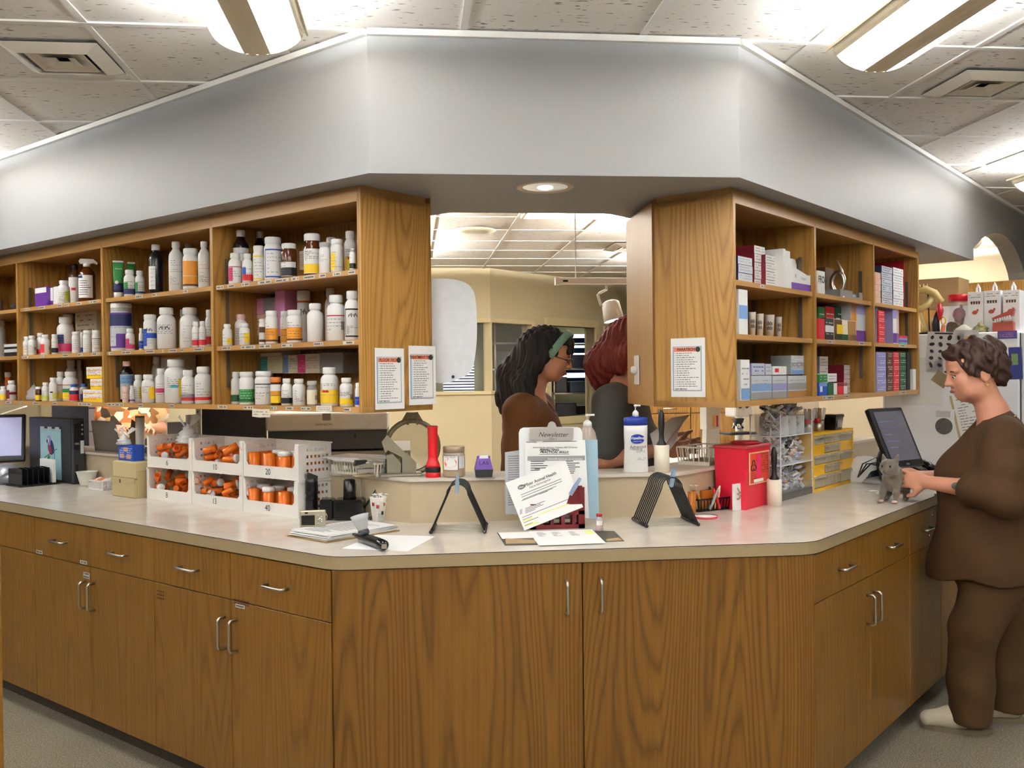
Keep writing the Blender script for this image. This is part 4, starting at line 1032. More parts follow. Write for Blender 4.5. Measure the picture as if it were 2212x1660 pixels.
# bay 0 middle
rstack(0, 1, 120, 183, 745, 1, .008, .12, 'w', 'w', 'tall white glucose test carton with blue picture', 'mid:B')
g_ = uvR(rpt(150, 1000, .008))[0]
P = PR(uvR(rpt(122, 1000, .008))[0]+.07, VUR+.0132, SH_R[1]); t_ = bpy.data.objects[-1] if False else None
for k, (x0, x1, yt, ds) in enumerate(((187, 245, 910, 'paper cup with handwriting beside the glucose carton'), (240, 300, 918, 'second paper cup from the glucose carton'), (300, 378, 922, 'third paper cup from the glucose carton'), (380, 430, 935, 'paper cup with black scrawl at end of cup row'))):
 P = rpt((x0+x1)/2, 1000, .05+.012*k); r = px(P, (x1-x0)/3.32)/2*.94; H = float(rpt(x0, yt, .05)[2])-SH_R[1]
 t = thing('paper_cup', ds, 'cup', (P[0], P[1], SH_R[1]), face_cam(P)+jitter(), 'paper cups on the carton shelf')
 obj('wall', MB().lathe([(r*.74, 0), (r*.98, H*.97), (r, H), (r*.93, H), (r*.70, .004), (.0005, .004)], 18), mat('cup_paper', (222, 214, 200), .7), t)
 m_ = MB()
 for q in range(2):
  for s in range(5):
   z = H*(.62-.2*q); rr = r*(.74+.25*z/H)+.0008; patch(m_, rr, -34+s*14, -26+s*14, z-.008, z+.004+.004*(s % 2), 1)
 obj('handwriting', m_, INK, t, fixn=False)
tag(obj('leaflet', MB().box(0, .12, 0, .07, 0, .0015).box(.02, .13, .01, .08, .0016, .003), PAPER, None, tuple(PR(3.8, VUR+.02, SH_R[1])), RZR+.1), 'flat white leaflets lying on the shelf beside the paper cups', 'leaflets')
# bay 0 bottom
rstack(0, 2, 130, 193, 1252, 1, .006, .11, 'w', 'w', 'tall white carton with blue cat foot', 'low:B;txt:e')
for x0, x1, mk, ds, f in ((205, 350, 'mid:B;low:e;txt:e', 'pale carton with blue landscape', 's'), (357, 458, 'mid:L;low:e;txt:e', 'pale carton with lilac landscape', 's'), (468, 600, 'mid:e;low:a;txt:e', 'pale carton with grey landscape', 's')):
 _, zt_ = rstack(0, 2, x0, x1, 1368, 1, .02, .12, 'e', f, ds, mk)
rstack(0, 2, 208, 300, 1278, 1, .03, .09, 'L', 's', 'short lilac carton lying on the blue landscape carton', 'txt:b', z0=zt_+.004)
rstack(0, 2, 306, 348, 1282, 1, .03, .09, 'L', 's', 'short pale carton beside the lilac one', 'txt:e', z0=zt_+.004)
rstack(0, 2, 362, 458, 1300, 1, .03, .09, 'w', 'w', 'flat white carton lying on the lilac landscape carton', 'spot:r', z0=zt_+.004)
rstack(0, 2, 492, 583, 1222, 1, .03, .09, 'e', 's', 'upright grey carton standing on the grey landscape carton', 'mid:e;low:B;txt:w', z0=zt_+.004)
# bay 1 top
rstack(1, 0, 688, 738, 612, 1, .02, .02, 'w', 'w', 'small white card reading FRON', '')
c_ = [o for o in COL.objects if o.get('label', '').startswith('small white card reading FRON')][0]
text(c_, 'FRON', (.055, -.0016, .065), .042, INK, bold=.02, xs=.9)
rstack(1, 0, 742, 800, 588, 1, .10, .14, 'd', 'd', 'dark brown carton behind the silver trinket', '')
P = rpt(832, 1000, .05); t = thing('silver_trinket', 'small silver ornament with curled tail beside the brown carton', 'ornament', (P[0], P[1], SH_R[0]), RZR)
H = float(rpt(832, 530, .05)[2])-SH_R[0]
obj('base', MB().lathe([(.03, 0), (.032, .006), (.02, .014), (.0001, .016)], 16), STEEL, t)
obj('ring', MB().tube([(0, .026*math.cos(a*.4)*1.1, H*.4+.045*math.sin(a*.4)) for a in range(16)], .012, 8, True), STEEL, t)
obj('tail', MB().tube([(0, -.01, .01), (.012, -.02, H*.35), (.018, -.012, H*.7), (.006, .006, H*.97)], .011, 8, taper=[.9, 1, .7, .3]), mat('satin_silver', (190, 182, 170), .3, .6), t)
t = thing('card_tray', 'low grey card tray with window at end of the top carton shelf', 'tray', PR(uvR(rpt(850, 1000, .02))[0], VUR+.03, SH_R[0]), RZR)
wt_ = uvR(rpt(1012, 1000, .02))[0]-uvR(rpt(850, 1000, .02))[0]
m_ = MB().box(0, wt_, 0, .10, 0, .004).box(0, .004, 0, .1, .004, .04).box(wt_-.004, wt_, 0, .1, .004, .04).box(0, wt_, .096, .1, .004, .045).box(0, wt_*.55, 0, .004, .004, .04).box(wt_*.85, wt_, 0, .004, .004, .04).box(wt_*.55, wt_*.85, 0, .004, .004, .014)
obj('tray', m_, GREY_PL, t); obj('cards', MB().box(.01, wt_-.01, .02, .09, .005, .03), cm('w'), t)
# bay 1 middle
rstack(1, 1, 922, 1038, 842, 1, .03, .12, 's', 's', 'tall grey carton with dog picture and orange corner', 'top:L;left:o;low:v;spot:S')
rstack(1, 1, 700, 905, 850, 1, .20, .10, 'e', 'e', 'long grey carton row behind the coloured cartons', '')
rstack(1, 1, 700, 1000, 795, 1, .10, .12, 'e', 'w', 'flat grey carton lying on top of the tall cartons', 'left:r', z0=float(rpt(922, 838, .03)[2])+.002)
rstack(1, 1, 737, 798, 952, 1, .004, .05, 'k', 'k', 'black and white picture carton beside the red carton', 'mid:w;txt:w')
rstack(1, 1, 800, 958, 958, 1, .004, .05, 'a', 'c', 'wide picture carton with dogs on grass', 'left:d;low:G;spot:y;right:a')
rstack(1, 1, 689, 734, 955, 1, .004, .07, 'r', 'r', 'bright red carton beside the picture cartons', '')
for x0, x1, yt, c, ds in ((692, 735, 872, 'g', 'green carton leaning in the coloured row'), (742, 805, 868, 'r', 'red and white carton in the coloured row'), (810, 868, 868, 'G', 'dark green carton in the coloured row'), (872, 915, 876, 'y', 'yellow carton in the coloured row')):
 rstack(1, 1, x0, x1, yt, 1, .075, .10, c, c, ds, 'txt:w' if c != 'y' else 'txt:k')
# bay 1 bottom
rstack(1, 2, 690, 748, 1420, 1, .004, .09, 'b', 'b', 'blue carton with white spot', 'spot:w;top:B'); rstack(1, 2, 752, 820, 1420, 1, .004, .09, 'G', 'G', 'green carton with white spot', 'right:w'); rstack(1, 2, 824, 892, 1420, 1, .004, .09, 'r', 'r', 'red carton with white corner', 'right:w;top:m')
zt_ = float(rpt(690, 1418, .004)[2])+.0015
rstack(1, 2, 692, 750, 1358, 1, .004, .08, 'g', 'g', 'flat green carton lying on the blue carton', 'txt:w', z0=zt_); rstack(1, 2, 753, 818, 1352, 1, .004, .08, 'w', 'w', 'small white carton lying on the green carton', 'txt:e', z0=zt_)
rstack(1, 2, 697, 756, 1228, 4, .11, .08, 'e', 'w', 'small white carton', 'txt:e')
rstack(1, 2, 872, 914, 1290, 6, .10, .15, 'm', 'w', 'white-ended red carton', 'txt:r')
# bay 2 top
rstack(2, 0, 1100, 1140, 622, 5, .004, .06, 'o', 'S', 'peach carton', 'txt:o'); rstack(2, 0, 1146, 1222, 576, 6, .02, .10, 'n', 's', 'silver and navy carton', 'txt:n'); rstack(2, 0, 1229, 1302, 588, 5, .02, .10, 'v', 'w', 'purple and white carton', 'txt:L')
rstack(2, 0, 1308, 1338, 545, 8, .06, .22, 'r', 'r', 'plain red carton', 'txt:w')
# bay 2 middle
rstack(2, 1, 1102, 1118, 850, 1, .02, .16, 'B', 'B', 'thin blue carton against the divider', ''); rstack(2, 1, 1122, 1166, 897, 5, .01, .12, 'r', 'r', 'small red carton', 'txt:w')
rstack(2, 1, 1180, 1226, 842, 1, .10, .16, 'e', 'e', 'large plain grey carton', ''); rstack(2, 1, 1224, 1266, 885, 1, .006, .06, 'L', 'w', 'tall white carton with purple foot and hand picture', 'low:v;right:S;top:L')
for k, (c, ds) in enumerate((('t', 'teal'), ('v', 'violet'), ('L', 'lilac'), ('r', 'red'))):
 h = .0115; rstack(2, 1, 1270, 1328, 1000, 1, .006, .12, c, c, ds+' flat carton in the multicolour pile', '', z0=SH_R[1]+k*h, yb=None)
 o = COL.objects[-1]
# fix heights of the multicolour pile
for k, ds in enumerate(('teal', 'violet', 'lilac', 'red')):
 for o in COL.objects:
  if o.get('label', '').startswith(ds+' flat carton in the multicolour'):
   s_ = .0113/max(v[2] for v in o.bound_box); o.scale = (1, 1, s_)
# bay 2 bottom
for x0, x1, c, ds in ((1105, 1174, 'L', 'lavender carton'), (1180, 1222, 'd', 'brown carton'), (1226, 1268, 'r', 'red carton'), (1272, 1316, 'G', 'dark green carton')):
 rstack(2, 2, x0, x1, 1196, 6, .012, .14, c, c, ds, 'txt:w')
rstack(2, 2, 1322, 1354, 1200, 1, .02, .16, 'k', 'k', 'dark maroon booklet stack', ''); rstack(2, 2, 1366, 1392, 1320, 1, .004, .1, 'w', 'w', 'white booklet standing at the end', 'side:e')
# ================================================================== things on the worktop and the ledge
def z3(x, y): return x/4.424, 840+y/4.424
def z4(x, y): return 460+x/4.424, 860+y/4.424
def z5(x, y): return 920+x/4.424, 860+y/4.424
def z6(x, y): return 1340+x/4.096, 840+y/4.096
def zat(p, x, y):                       # height of pixel on the vertical plane through p that faces the camera
 n = np.array([AX[2][0], AX[2][1], 0]); n /= np.linalg.norm(n); return float(on_plane(x, y, n, np.dot(np.array(p[:3])*np.array([1, 1, 0]), n))[2])
def cornerbox(wing, cpx, lpx, rpx, ytop, z=ZT):
 """nearest vertical edge at pixel cpx on height z; extents read left and right -> origin, w(along), d, h"""
 C = on_z(cpx[0], cpx[1], z); h = zat(C, cpx[0], ytop)-z
 if wing == 'L':
  u0, v0 = uvL(C); u1 = uvL(on_L(lpx, cpx[1], v0))[0]; v1 = uvL(on_plane(rpx, cpx[1], UL, u0))[1]
  return PL(u1, v0, z), abs(u1-u0), abs(v1-v0), h           # local x from far end to the corner
 u0, v0 = uvR(C); u1 = uvR(on_R(rpx, cpx[1], v0))[0]; v1 = uvR(on_plane(lpx, cpx[1], UR, u0))[1]
 return PR(u0, v0, z), abs(u1-u0), abs(v1-v0), h
def P3(q): return (float(q[0]), float(q[1]), float(q[2]))
# ---- stacking bins with vials
BIN = mat('bin_plastic', (240, 234, 226), .4, var=.03, sss=.15)
binpx = [('8', (413, 1091), 318, 1010), ('13', (524, 1107), 415, 1021), ('40', (645, 1122), 526, 1040)]
C40 = on_z(645, 1121, ZT); u40, v40 = uvL(C40)
bw = [0, 0, 0]
ub = [u40, uvL(on_L(525, 1106, v40))[0], uvL(on_L(414.5, 1092, v40))[0], uvL(on_L(317, 1079, v40))[0]]
bh = zat(C40, 645, 1041)-ZT; bd = .163
vial_r, vial_h = .0165, .062
vb_me = MB().lathe([(vial_r*.95, 0), (vial_r, .002), (vial_r, vial_h), (vial_r*.9, vial_h), (vial_r*.88, .003), (.0003, .003)], 12).mesh('body'); vb_me.materials.append(ORANGE)
vc_me = MB().lathe([(vial_r*1.12, 0), (vial_r*1.12, .011), (vial_r*.9, .013), (.0003, .013)], 12).mesh('cap'); vc_me.materials.append(WHITE_PL)
def vial(loc, rot, cap, sc, lb, gr):
 t = thing('pill_vial', lb, 'vial', loc, 0, gr); t.rotation_euler = rot; t.scale = (sc, sc, sc)
 o = bpy.data.objects.new('body', vb_me); link(o, t)
 if cap: o = bpy.data.objects.new('cap', vc_me); link(o, t); o.location = (0, 0, vial_h-.004)
def hole_panel(mb, a0, a1, z0, z1, nx, nz, hole, plane):
 """plate with a grid of square holes, plane(a, z) -> (front, back) points"""
 pa = (a1-a0)/nx; pz_ = (z1-z0)/nz; h = hole/2
 for i in range(nx):
  for j in range(nz):
   ca, cz = a0+(i+.5)*pa, z0+(j+.5)*pz_
   o = [(ca-pa/2, cz-pz_/2), (ca+pa/2, cz-pz_/2), (ca+pa/2, cz+pz_/2), (ca-pa/2, cz+pz_/2)]
   n = [(ca-h, cz-h), (ca+h, cz-h), (ca+h, cz+h), (ca-h, cz+h)]
   F = [plane(*q)[0] for q in o+n]; B_ = [plane(*q)[1] for q in o+n]
   mb.add(F+B_, [(k, (k+1) % 4, 4+(k+1) % 4, 4+k) for k in range(4)]+[(8+k, 12+k, 12+(k+1) % 4, 8+(k+1) % 4) for k in range(4)]+[(4+k, 4+(k+1) % 4, 12+(k+1) % 4, 12+k) for k in range(4)])
NUMW = {'6': 'six', '8': 'eight', '10': 'ten', '13': 'thirteen', '20': 'twenty', '40': 'forty'}
def storage_bin(i, row, num, fill):
 u1, u0 = ub[i+1], ub[i]; w = u1-u0-.004; z = ZT+row*(bh+.001)
 t = thing('storage_bin', ('white plastic stacking bin marked %s, ' % NUMW[num])+('upper bin, ' if row else 'lower bin, ')+('vials standing in it' if fill == 'caps' else 'loose vials in it'), 'bin', PL(u1-.002, v40+(.004*row), z), RZL, 'numbered vial bins')
 tk = .003; h = bh
 m_ = MB()                                                   # front with drop-front cutout
 f = [(0, 0), (w, 0), (w, h), (w-.022, h), (w-.024, h*.42), (w-.036, h*.34), (.030, h*.34), (.02, h*.42), (.016, h*.9), (0, h)]
 m_.plate(f, 0, tk); obj('front', m_, BIN, t)
 obj('floor', MB().box(tk, w-tk, tk, bd-tk, .001, .004), BIN, t)
 obj('back', MB().box(0, w, bd-tk, bd, 0, h), BIN, t)
 for s, x in (('l', 0), ('r', w-tk)):
  m_ = MB(); pl = (lambda a, zz, x=x: ((x, a, zz), (x+tk, a, zz)))
  m_.box(x, x+tk, tk, .035, 0, h).box(x, x+tk, bd-.012, bd-tk, 0, h).box(x, x+tk, .035, bd-.012, 0, h*.16).box(x, x+tk, .035, bd-.012, h*.92, h)
  hole_panel(m_, .035, bd-.012, h*.16, h*.92, 6, 4, .011, pl); obj('side', m_, BIN, t)
 rim = MB().box(-.003, w+.003, bd-.001, bd+.004, h-.006, h).box(-.004, 0, 0, bd, h-.006, h).box(w, w+.004, 0, bd, h-.006, h); obj('rim', rim, BIN, t)
 text(t, num, (w*.46, -.0008, h*.175), .034, INK)
 # vials inside
 R_ = random.Random(int(num)); gr = 'orange pill vials in the numbered bins'
 lb = {'caps': 'orange pill vial standing in the bin marked %s', 'mess': 'orange pill vial lying loose in the bin marked %s'}[fill] % NUMW[num]
 if fill == 'caps':
  for ix in range(4):
   for iy in range(3):
    x = .028+ix*(w-.056)/3; y = .032+iy*.048
    p = PL(u1-.002-x, v40+.004*row+y, z+.005); vial(p, (0, 0, R_.random()*6), R_.random() < .6, 1.45 if row else 1.4, lb, gr)
 else:
  lay = 0
  for k in range(27):
   ix, iy = k % 3, (k//3) % 3; lay = k//9
   x = .036+ix*(w-.072)/2+R_.uniform(-.004, .004); y = .035+iy*.044; zz = z+.022+lay*.031
   a = R_.uniform(0, 3.1)
   p = PL(u1-.002-x, v40+.004*row+y, zz); vial(p, (math.radians(R_.uniform(55, 100)), 0, a), R_.random() < .22, R_.uniform(.8, 1.0), lb, gr)
for i, (bot, topn, fb, ft) in enumerate((('40', '20', 'caps', 'caps'), ('13', '10', 'mess', 'mess'), ('8', '6', 'mess', 'mess'))):
 storage_bin(i, 0, bot, fb); storage_bin(i, 1, topn, ft)
# ---- clear bags on the bins
def bag(P, w, d, h, seed, lb, m=None):
 t = thing('plastic_bag', lb, 'bag', P, RZL); m_ = crumple(w, d, h, 12, .3, seed); obj('film', m_, m or mat('bag_film2', (250, 250, 252), .3, alpha=.8), t)
 R_ = random.Random(seed); mm = MB()
 for k in range(4):
  a = R_.uniform(0, 6); mm.add([(0, 0, h*.75), (.01*math.cos(a), .01*math.sin(a), h*.8), (.05*math.cos(a)+.02, .05*math.sin(a), h*1.45), (.03*math.cos(a+.5), .04*math.sin(a+.5), h*1.6)], [(0, 1, 2, 3)])
 obj('twist', mm, m or MATS['bag_film2'], t, fixn=False)
bag(PL((ub[2]+ub[3])/2-.03, v40+.08, ZT+2*bh-.03), .10, .09, .08, 8, 'clear plastic bag bunched up on the bin marked six')
# ---- beige card file box
o_, w_, d_, h_ = cornerbox('L', (293, 1078), 241.5, 318, 1000)
t = thing('card_file_box', 'beige plastic card file box beside the numbered bins', 'file box', o_, RZL)
BEI = mat('beige_plastic', (182, 164, 120), .5, var=.05)
d_ = max(d_, .11)
obj('base', MB().rbox(0, w_, 0, d_, 0, h_*.52, .006), BEI, t); obj('lid', MB().rbox(.003, w_-.003, .003, d_-.003, h_*.53, h_, .008), mat('beige_lid', (196, 178, 134), .5, var=.05), t)
obj('lip', MB().box(.002, w_-.002, -.004, 0, h_*.42, h_*.55), BEI, t); obj('latch', MB().box(w_*.38, w_*.42, -.006, -.004, h_*.4, h_*.5), mat('latch_dark', (90, 78, 54), .5), t)
obj('flange', MB().box(-.005, 0, .01, d_-.01, .0, h_*.75), BEI, t)
obj('flange', MB().box(w_, w_+.005, .01, d_-.01, .0, h_*.75), BEI, t)
top_box = (o_, w_, d_, h_)
# blue carton on it
bo = PL(uvL(o_)[0]-.012, uvL(o_)[1]+.03, ZT+h_+.0005)
cb = carton(bo, RZL, w_*.62, d_*.5, .072, 'b', 'b', 'blue printed carton with torn top resting on the beige file box', None, 'txt:w')
for a_, b_ in ((.1, .15), (.55, .12), (.35, .58)): obj('picture', MB().box(w_*.62*a_, w_*.62*(a_+.3), -.0016, -.0009, .072*b_, .072*(b_+.28)), mat('picture_pink', (214, 150, 130), .5, var=.4, scale=120), cb)
bag(bo+Vector((.03, -.02, .0725)), .08, .05, .05, 21, 'clear plastic bag sticking out of the blue carton', MATS['bag_film2'])
# ---- white basket and bowl beside the tower
def basket(P, rz, w, d, h, m, lb, slots=14, name='basket', group=None, flare=.9):
 t = thing(name, lb, 'basket', P, rz, group)
 obj('floor', MB().box(w*.04, w*.96, d*.04, d*.96, 0, .003), m, t)
 obj('rim', MB().box(0, w, 0, .006, h-.006, h).box(0, w, d-.006, d, h-.006, h).box(0, .006, 0, d, h-.006, h).box(w-.006, w, 0, d, h-.006, h), m, t)
 for nm, n, L in (('x', slots, w), ('y', max(3, int(slots*d/w)), d)):
  for s in (0, 1):
   m_ = MB()
   for k in range(n+1):
    a = L*k/n
    if nm == 'x':
     y = 0 if s == 0 else d; yi = d*.04 if s == 0 else d*.96; b0, b1 = sorted((y, y+(.003 if s == 0 else -.003)))
     q = w*.04+(w*.92)*k/n; m_.add([(a-.002, y, h-.005), (a+.002, y, h-.005), (q+.002, yi, .001), (q-.002, yi, .001), (a-.002, y+.003*(1-2*s), h-.005), (a+.002, y+.003*(1-2*s), h-.005), (q+.002, yi+.003*(1-2*s), .001), (q-.002, yi+.003*(1-2*s), .001)], [(0, 1, 2, 3), (4, 7, 6, 5), (0, 3, 7, 4), (1, 5, 6, 2)])
    else:
     x = 0 if s == 0 else w; xi = w*.04 if s == 0 else w*.96; q = d*.04+(d*.92)*k/n
     m_.add([(x, a-.002, h-.005), (x, a+.002, h-.005), (xi, q+.002, .001), (xi, q-.002, .001), (x+.003*(1-2*s), a-.002, h-.005), (x+.003*(1-2*s), a+.002, h-.005), (xi+.003*(1-2*s), q+.002, .001), (xi+.003*(1-2*s), q-.002, .001)], [(0, 1, 2, 3), (4, 7, 6, 5), (0, 3, 7, 4), (1, 5, 6, 2)])
   if nm == 'x': m_.box(w*.03, w*.97, (0 if s == 0 else d-.004)+(.006 if s == 0 else -.006), (.004 if s == 0 else d)+(.006 if s == 0 else -.006), 0, h*.2)
   else: m_.box((.006 if s == 0 else w-.010), (.010 if s == 0 else w-.006), d*.03, d*.97, 0, h*.2)
   obj('slatted_side', m_, m, t)
 return t
q = on_z(189, 1056, ZT)
t = basket(PL(uvL(q)[0], uvL(q)[1], ZT), RZL, .15, .1, .045, WHITE_PL, 'small white slotted basket full of wrapped dressings by the tower', 14)
R_ = random.Random(4)
for k in range(6):
 o = obj('wrapped_dressing', crumple(.06, .03, .018, 8, .2, 40+k), mat('dressing_wrap', (238, 232, 224), .3) if k % 3 else mat('dressing_orange', (226, 130, 70), .5), None, tuple(PL(uvL(q)[0]-.03-.02*k, uvL(q)[1]+.03+.01*(k % 3), ZT+.034+.005*(k % 2))), R_.uniform(0, 3))
 tag(o, 'wrapped dressing in the slotted basket' if k % 3 else 'orange wrapped dressing in the slotted basket', 'dressing', 'dressings in the small basket')
q = on_z(176, 1051, ZT+.0); q2 = uvL(q)
t = thing('plastic_bowl', 'oval off-white plastic bowl between the tower and the basket', 'bowl', PL(q2[0]+.012, q2[1]+.035, ZT), RZL)
obj('shell', MB().lathe([(.03, 0), (.036, .002), (.05, .05), (.056, .07), (.06, .072), (.053, .068), (.046, .05), (.032, .005), (.0004, .004)], 24, sx=.9, sy=.9), mat('bowl_plastic', (226, 228, 214), .4), t)
# ---- computer tower with parrot picture
o_, w_, d_, h_ = cornerbox('L', (158, 1047), 64.5, 193, 905)
d_ = min(d_, VKL-.014-uvL(o_)[1]); TW = mat('tower_black', (34, 34, 36), .4, var=.06)
t = thing('computer_tower', 'black computer tower with parrot picture taped on its side', 'computer', o_, RZL)
obj('case', MB().rbox(0, w_-.014, 0, d_, .006, h_, .004), TW, t)
fp = obj('front_bezel', MB().rbox(w_-.014, w_, .001, d_-.001, .004, h_-.002, .005), DGREY_PL, t)
obj('drive_cover', MB().box(w_, w_+.003, d_*.12, d_*.55, h_*.52, h_*.92), BLACK_PL, fp); obj('drive_slot', MB().box(w_+.003, w_+.0036, d_*.16, d_*.5, h_*.6, h_*.63), GREY_PL, fp)
obj('disc_drive', MB().box(w_, w_+.002, d_*.62, d_*.92, h_*.55, h_*.95), BLACK_PL, fp)
for k in range(3): obj('button', MB().lathe([(.006, 0), (.006, .003), (.0002, .004)], 10, Matrix.Translation((w_+.001, d_*.78, h_*(.9-.07*k))) @ Matrix.Rotation(math.pi/2, 4, 'Y')), GREY_PL, fp)
obj('sticker', MB().box(w_+.0021, w_+.003, d_*.62, d_*.9, h_*.46, h_*.66), PAPER, fp)
obj('front_recess', MB().box(w_, w_+.002, d_*.2, d_*.42, h_*.12, h_*.3), mat('recess_black', (8, 8, 9), .6), fp)
for k in range(2): obj('foot', MB().box(.02+k*(w_-.07), .05+k*(w_-.07), .01, d_-.01, 0, .006), BLACK_PL, t)
# picture hangs on the side: sleeve + sheet
xa, xb = uvL(on_L(88, 940, uvL(o_)[1]))[0], uvL(on_L(132.5, 940, uvL(o_)[1]))[0]; x0, x1 = uvL(o_)[0]-xa, uvL(o_)[0]-xb
zt_, zb_ = zat(PL(xa, uvL(o_)[1]), 100, 925)-ZT, zat(PL(xa, uvL(o_)[1]), 100, 1032)-ZT
pt = thing('parrot_picture', 'pale blue sheet with parrot drawing hanging on the black tower', 'picture', o_, RZL)
obj('sleeve', MB().box(x0, x1, -.003, -.0012, zb_, zt_), mat('blue_sleeve', (150, 196, 206), .35, var=.05), pt)
obj('sheet', MB().box(x0+.008, x1-.006, -.0036, -.003, zb_+.05, zt_-.012), mat('sky_sheet', (164, 206, 214), .6, var=.1), pt)
wd = x1-x0;
def ell(mb, cx, cz, a, b, ang=0, n=16, y=-.0040):
 ca, sa = math.cos(ang), math.sin(ang); P = [(cx+a*math.cos(2*math.pi*k/n)*ca-b*math.sin(2*math.pi*k/n)*sa, y, cz+a*math.cos(2*math.pi*k/n)*sa+b*math.sin(2*math.pi*k/n)*ca) for k in range(n)]
 mb.add(P, [tuple(range(n))])
hz = zt_-zb_
for nm, prm, c in (('bird_body', ((.52, .62, .16, .09, -1.0),), 'M'), ('bird_head', ((.45, .77, .10, .08, .3),), 'L'), ('bird_wing', ((.60, .64, .15, .05, -1.2),), 'n'), ('bird_tail', ((.70, .50, .02, .09, 0),), 't'), ('bird_eye', ((.40, .77, .035, .035, 0),), 'w'), ('beak', ((.36, .75, .03, .03, 0),), 'k'), ('leaf', ((.42, .42, .07, .03, .6),), 'g')):
 m_ = MB()
 for cx, cz, a_, b_, an in prm: ell(m_, x0+wd*cx, zb_+hz*cz, a_*wd*1.1, b_*wd*1.5, an, y=-.0040-.0002*('bird_body bird_head bird_wing bird_tail bird_eye beak leaf'.split().index(nm)))
 obj(nm, m_, cm(c), pt, fixn=False)
obj('branch', MB().box(x0+wd*.2, x0+wd*.85, -.0043, -.004, zb_+hz*.5, zb_+hz*.515, Matrix.Translation((x0+wd*.5, 0, zb_+hz*.5)) @ Matrix.Rotation(-.35, 4, 'Y') @ Matrix.Translation((-(x0+wd*.5), 0, -(zb_+hz*.5)))), cm('d'), pt)
for k in range(3): obj('tape', MB().box(x0+wd*(.02+.36*k), x0+wd*(.22+.36*k), -.0044, -.0038, zt_-.006, zt_+.01), mat('tape_clear', (200, 204, 206), .3), pt)
# ---- slotted card rack
a = on_z(*z3(190, 948), ZT); ua, va = uvL(a); uB = uvL(on_L(*z3(55, 938), va))[0]; vB = uvL(on_plane(*z3(560, 908), UL, ua))[1]
t = thing('card_rack', 'black desk rack with upright smoked dividers in front of the tower', 'card rack', PL(uB, va, ZT), RZL)
w_ = uB-ua; L_ = min(vB-va, .26)
obj('tray', MB().rbox(0, w_, 0, L_, 0, .008, .002), BLACK_PL, t)
SMK = mat('smoke_acrylic', (34, 34, 36), .12, alpha=.88)
for k in range(7):
 y = .012+k*(L_-.03)/6; obj('divider', MB().plate([(.004, .008), (w_-.004, .008), (w_-.004, .09), (w_*.5, .094), (.004, .088)], y, y+.003, Matrix.Rotation(0, 4, 'X')), SMK, t)
cd_ = obj('index_card', MB().box(w_*.1, w_*.98, L_-.028, L_-.012, .010, .128, Matrix.Translation((0, 0, 0))), PAPER, None, PL(uB, va, ZT), RZL); tag(cd_, 'white index cards standing in the black desk rack', 'cards')
# ---- desk monitor at the far left
q = on_z(8, 1046, ZT); ang = face_cam(q)+.25
SIL = mat('silver_plastic', (170, 172, 178), .28, .4)
SCR = mat('screen_lavender', (150, 148, 176), .3, emit=.35, ecol=lin((150, 150, 182)))
def monitor(P, rz, w, h, tilt, zc, lb, base='dome', roll=0):
 t = thing('monitor', lb, 'monitor', P, rz)
 X = Matrix.Translation((0, 0, zc)) @ Matrix.Rotation(math.radians(-tilt), 4, 'X')
 pn = obj('bezel', MB().rbox(-w/2, w/2, -.016, .016, -h/2, h/2, .008, 2, X), BLACK_PL, t)
 obj('screen', MB().box(-w/2+.02, w/2-.02, -.0175, -.016, -h/2+.03, h/2-.02, X), SCR, pn)
 m_ = MB()
 for k in range(5): m_.box(-w*.36, -w*.36+w*rng.uniform(.2, .5), -.0182, -.0175, h*(.25-.11*k), h*(.27-.11*k), X)
 obj('screen_text', m_, mat('screen_text', (110, 108, 150), .5), pn); obj('badge', MB().box(-.012, .012, -.0172, -.016, -h/2+.008, -h/2+.016, X), STEEL, pn)
 obj('rear_housing', MB().rbox(-w*.3, w*.3, .016, .05, -h*.35, h*.3, .012, 2, X), DGREY_PL, t)
 obj('neck', MB().tube([(0, .09, .02), (0, .075, zc*.5), (0, .045, zc)], .02, 8), DGREY_PL, t)
 obj('base', MB().lathe([(.10, 0), (.105, .006), (.09, .022), (.05, .032), (.0003, .036)], 28, Matrix.Translation((0, .08, 0))), SIL, t)
 return t
P = PL(uvL(q)[0]+.30, uvL(q)[1]+.07, ZT)
zc_ = zat(P, 20, 948)-ZT
monitor(P, ang-.35, .33, .27, 20, max(.2, zc_), 'black desk monitor with lavender screen beside the card rack')
q = on_z(12, 1047, ZT); t = thing('desk_speaker', 'domed silver speaker with black grille in front of the monitor', 'speaker', P3(q+np.array([-.02, .06, 0])), face_cam(q))
obj('shell', MB().lathe([(.085, 0), (.088, .012), (.078, .055), (.052, .092), (.0003, .106)], 28), SIL, t); obj('grille', MB().lathe([(.062, .0), (.058, .03), (.03, .05), (.0003, .055)], 24, Matrix.Translation((.02, -.055, .01))), mat('grille_grey', (120, 122, 128), .3, .5), t)
# cables by the tower
m_ = MB(); b0 = PL(uvL(o_)[0]+.06, uvL(o_)[1]+.2, ZT)
for k in range(4):
 m_ = MB().tube([b0+Vector((-.03*k, .02*k, .006)), b0+Vector((-.02*k+.02, .02, .10+.02*k)), b0+Vector((.05, .01*k, .20+.012*k)), b0+Vector((.10, .03, .12)), b0+Vector((.12+.01*k, .05, .006))], .004, 6)
 tag(obj('cable', m_, BLACK_PL), 'black cable looping behind the monitor and tower', 'cable', 'cables behind the tower')
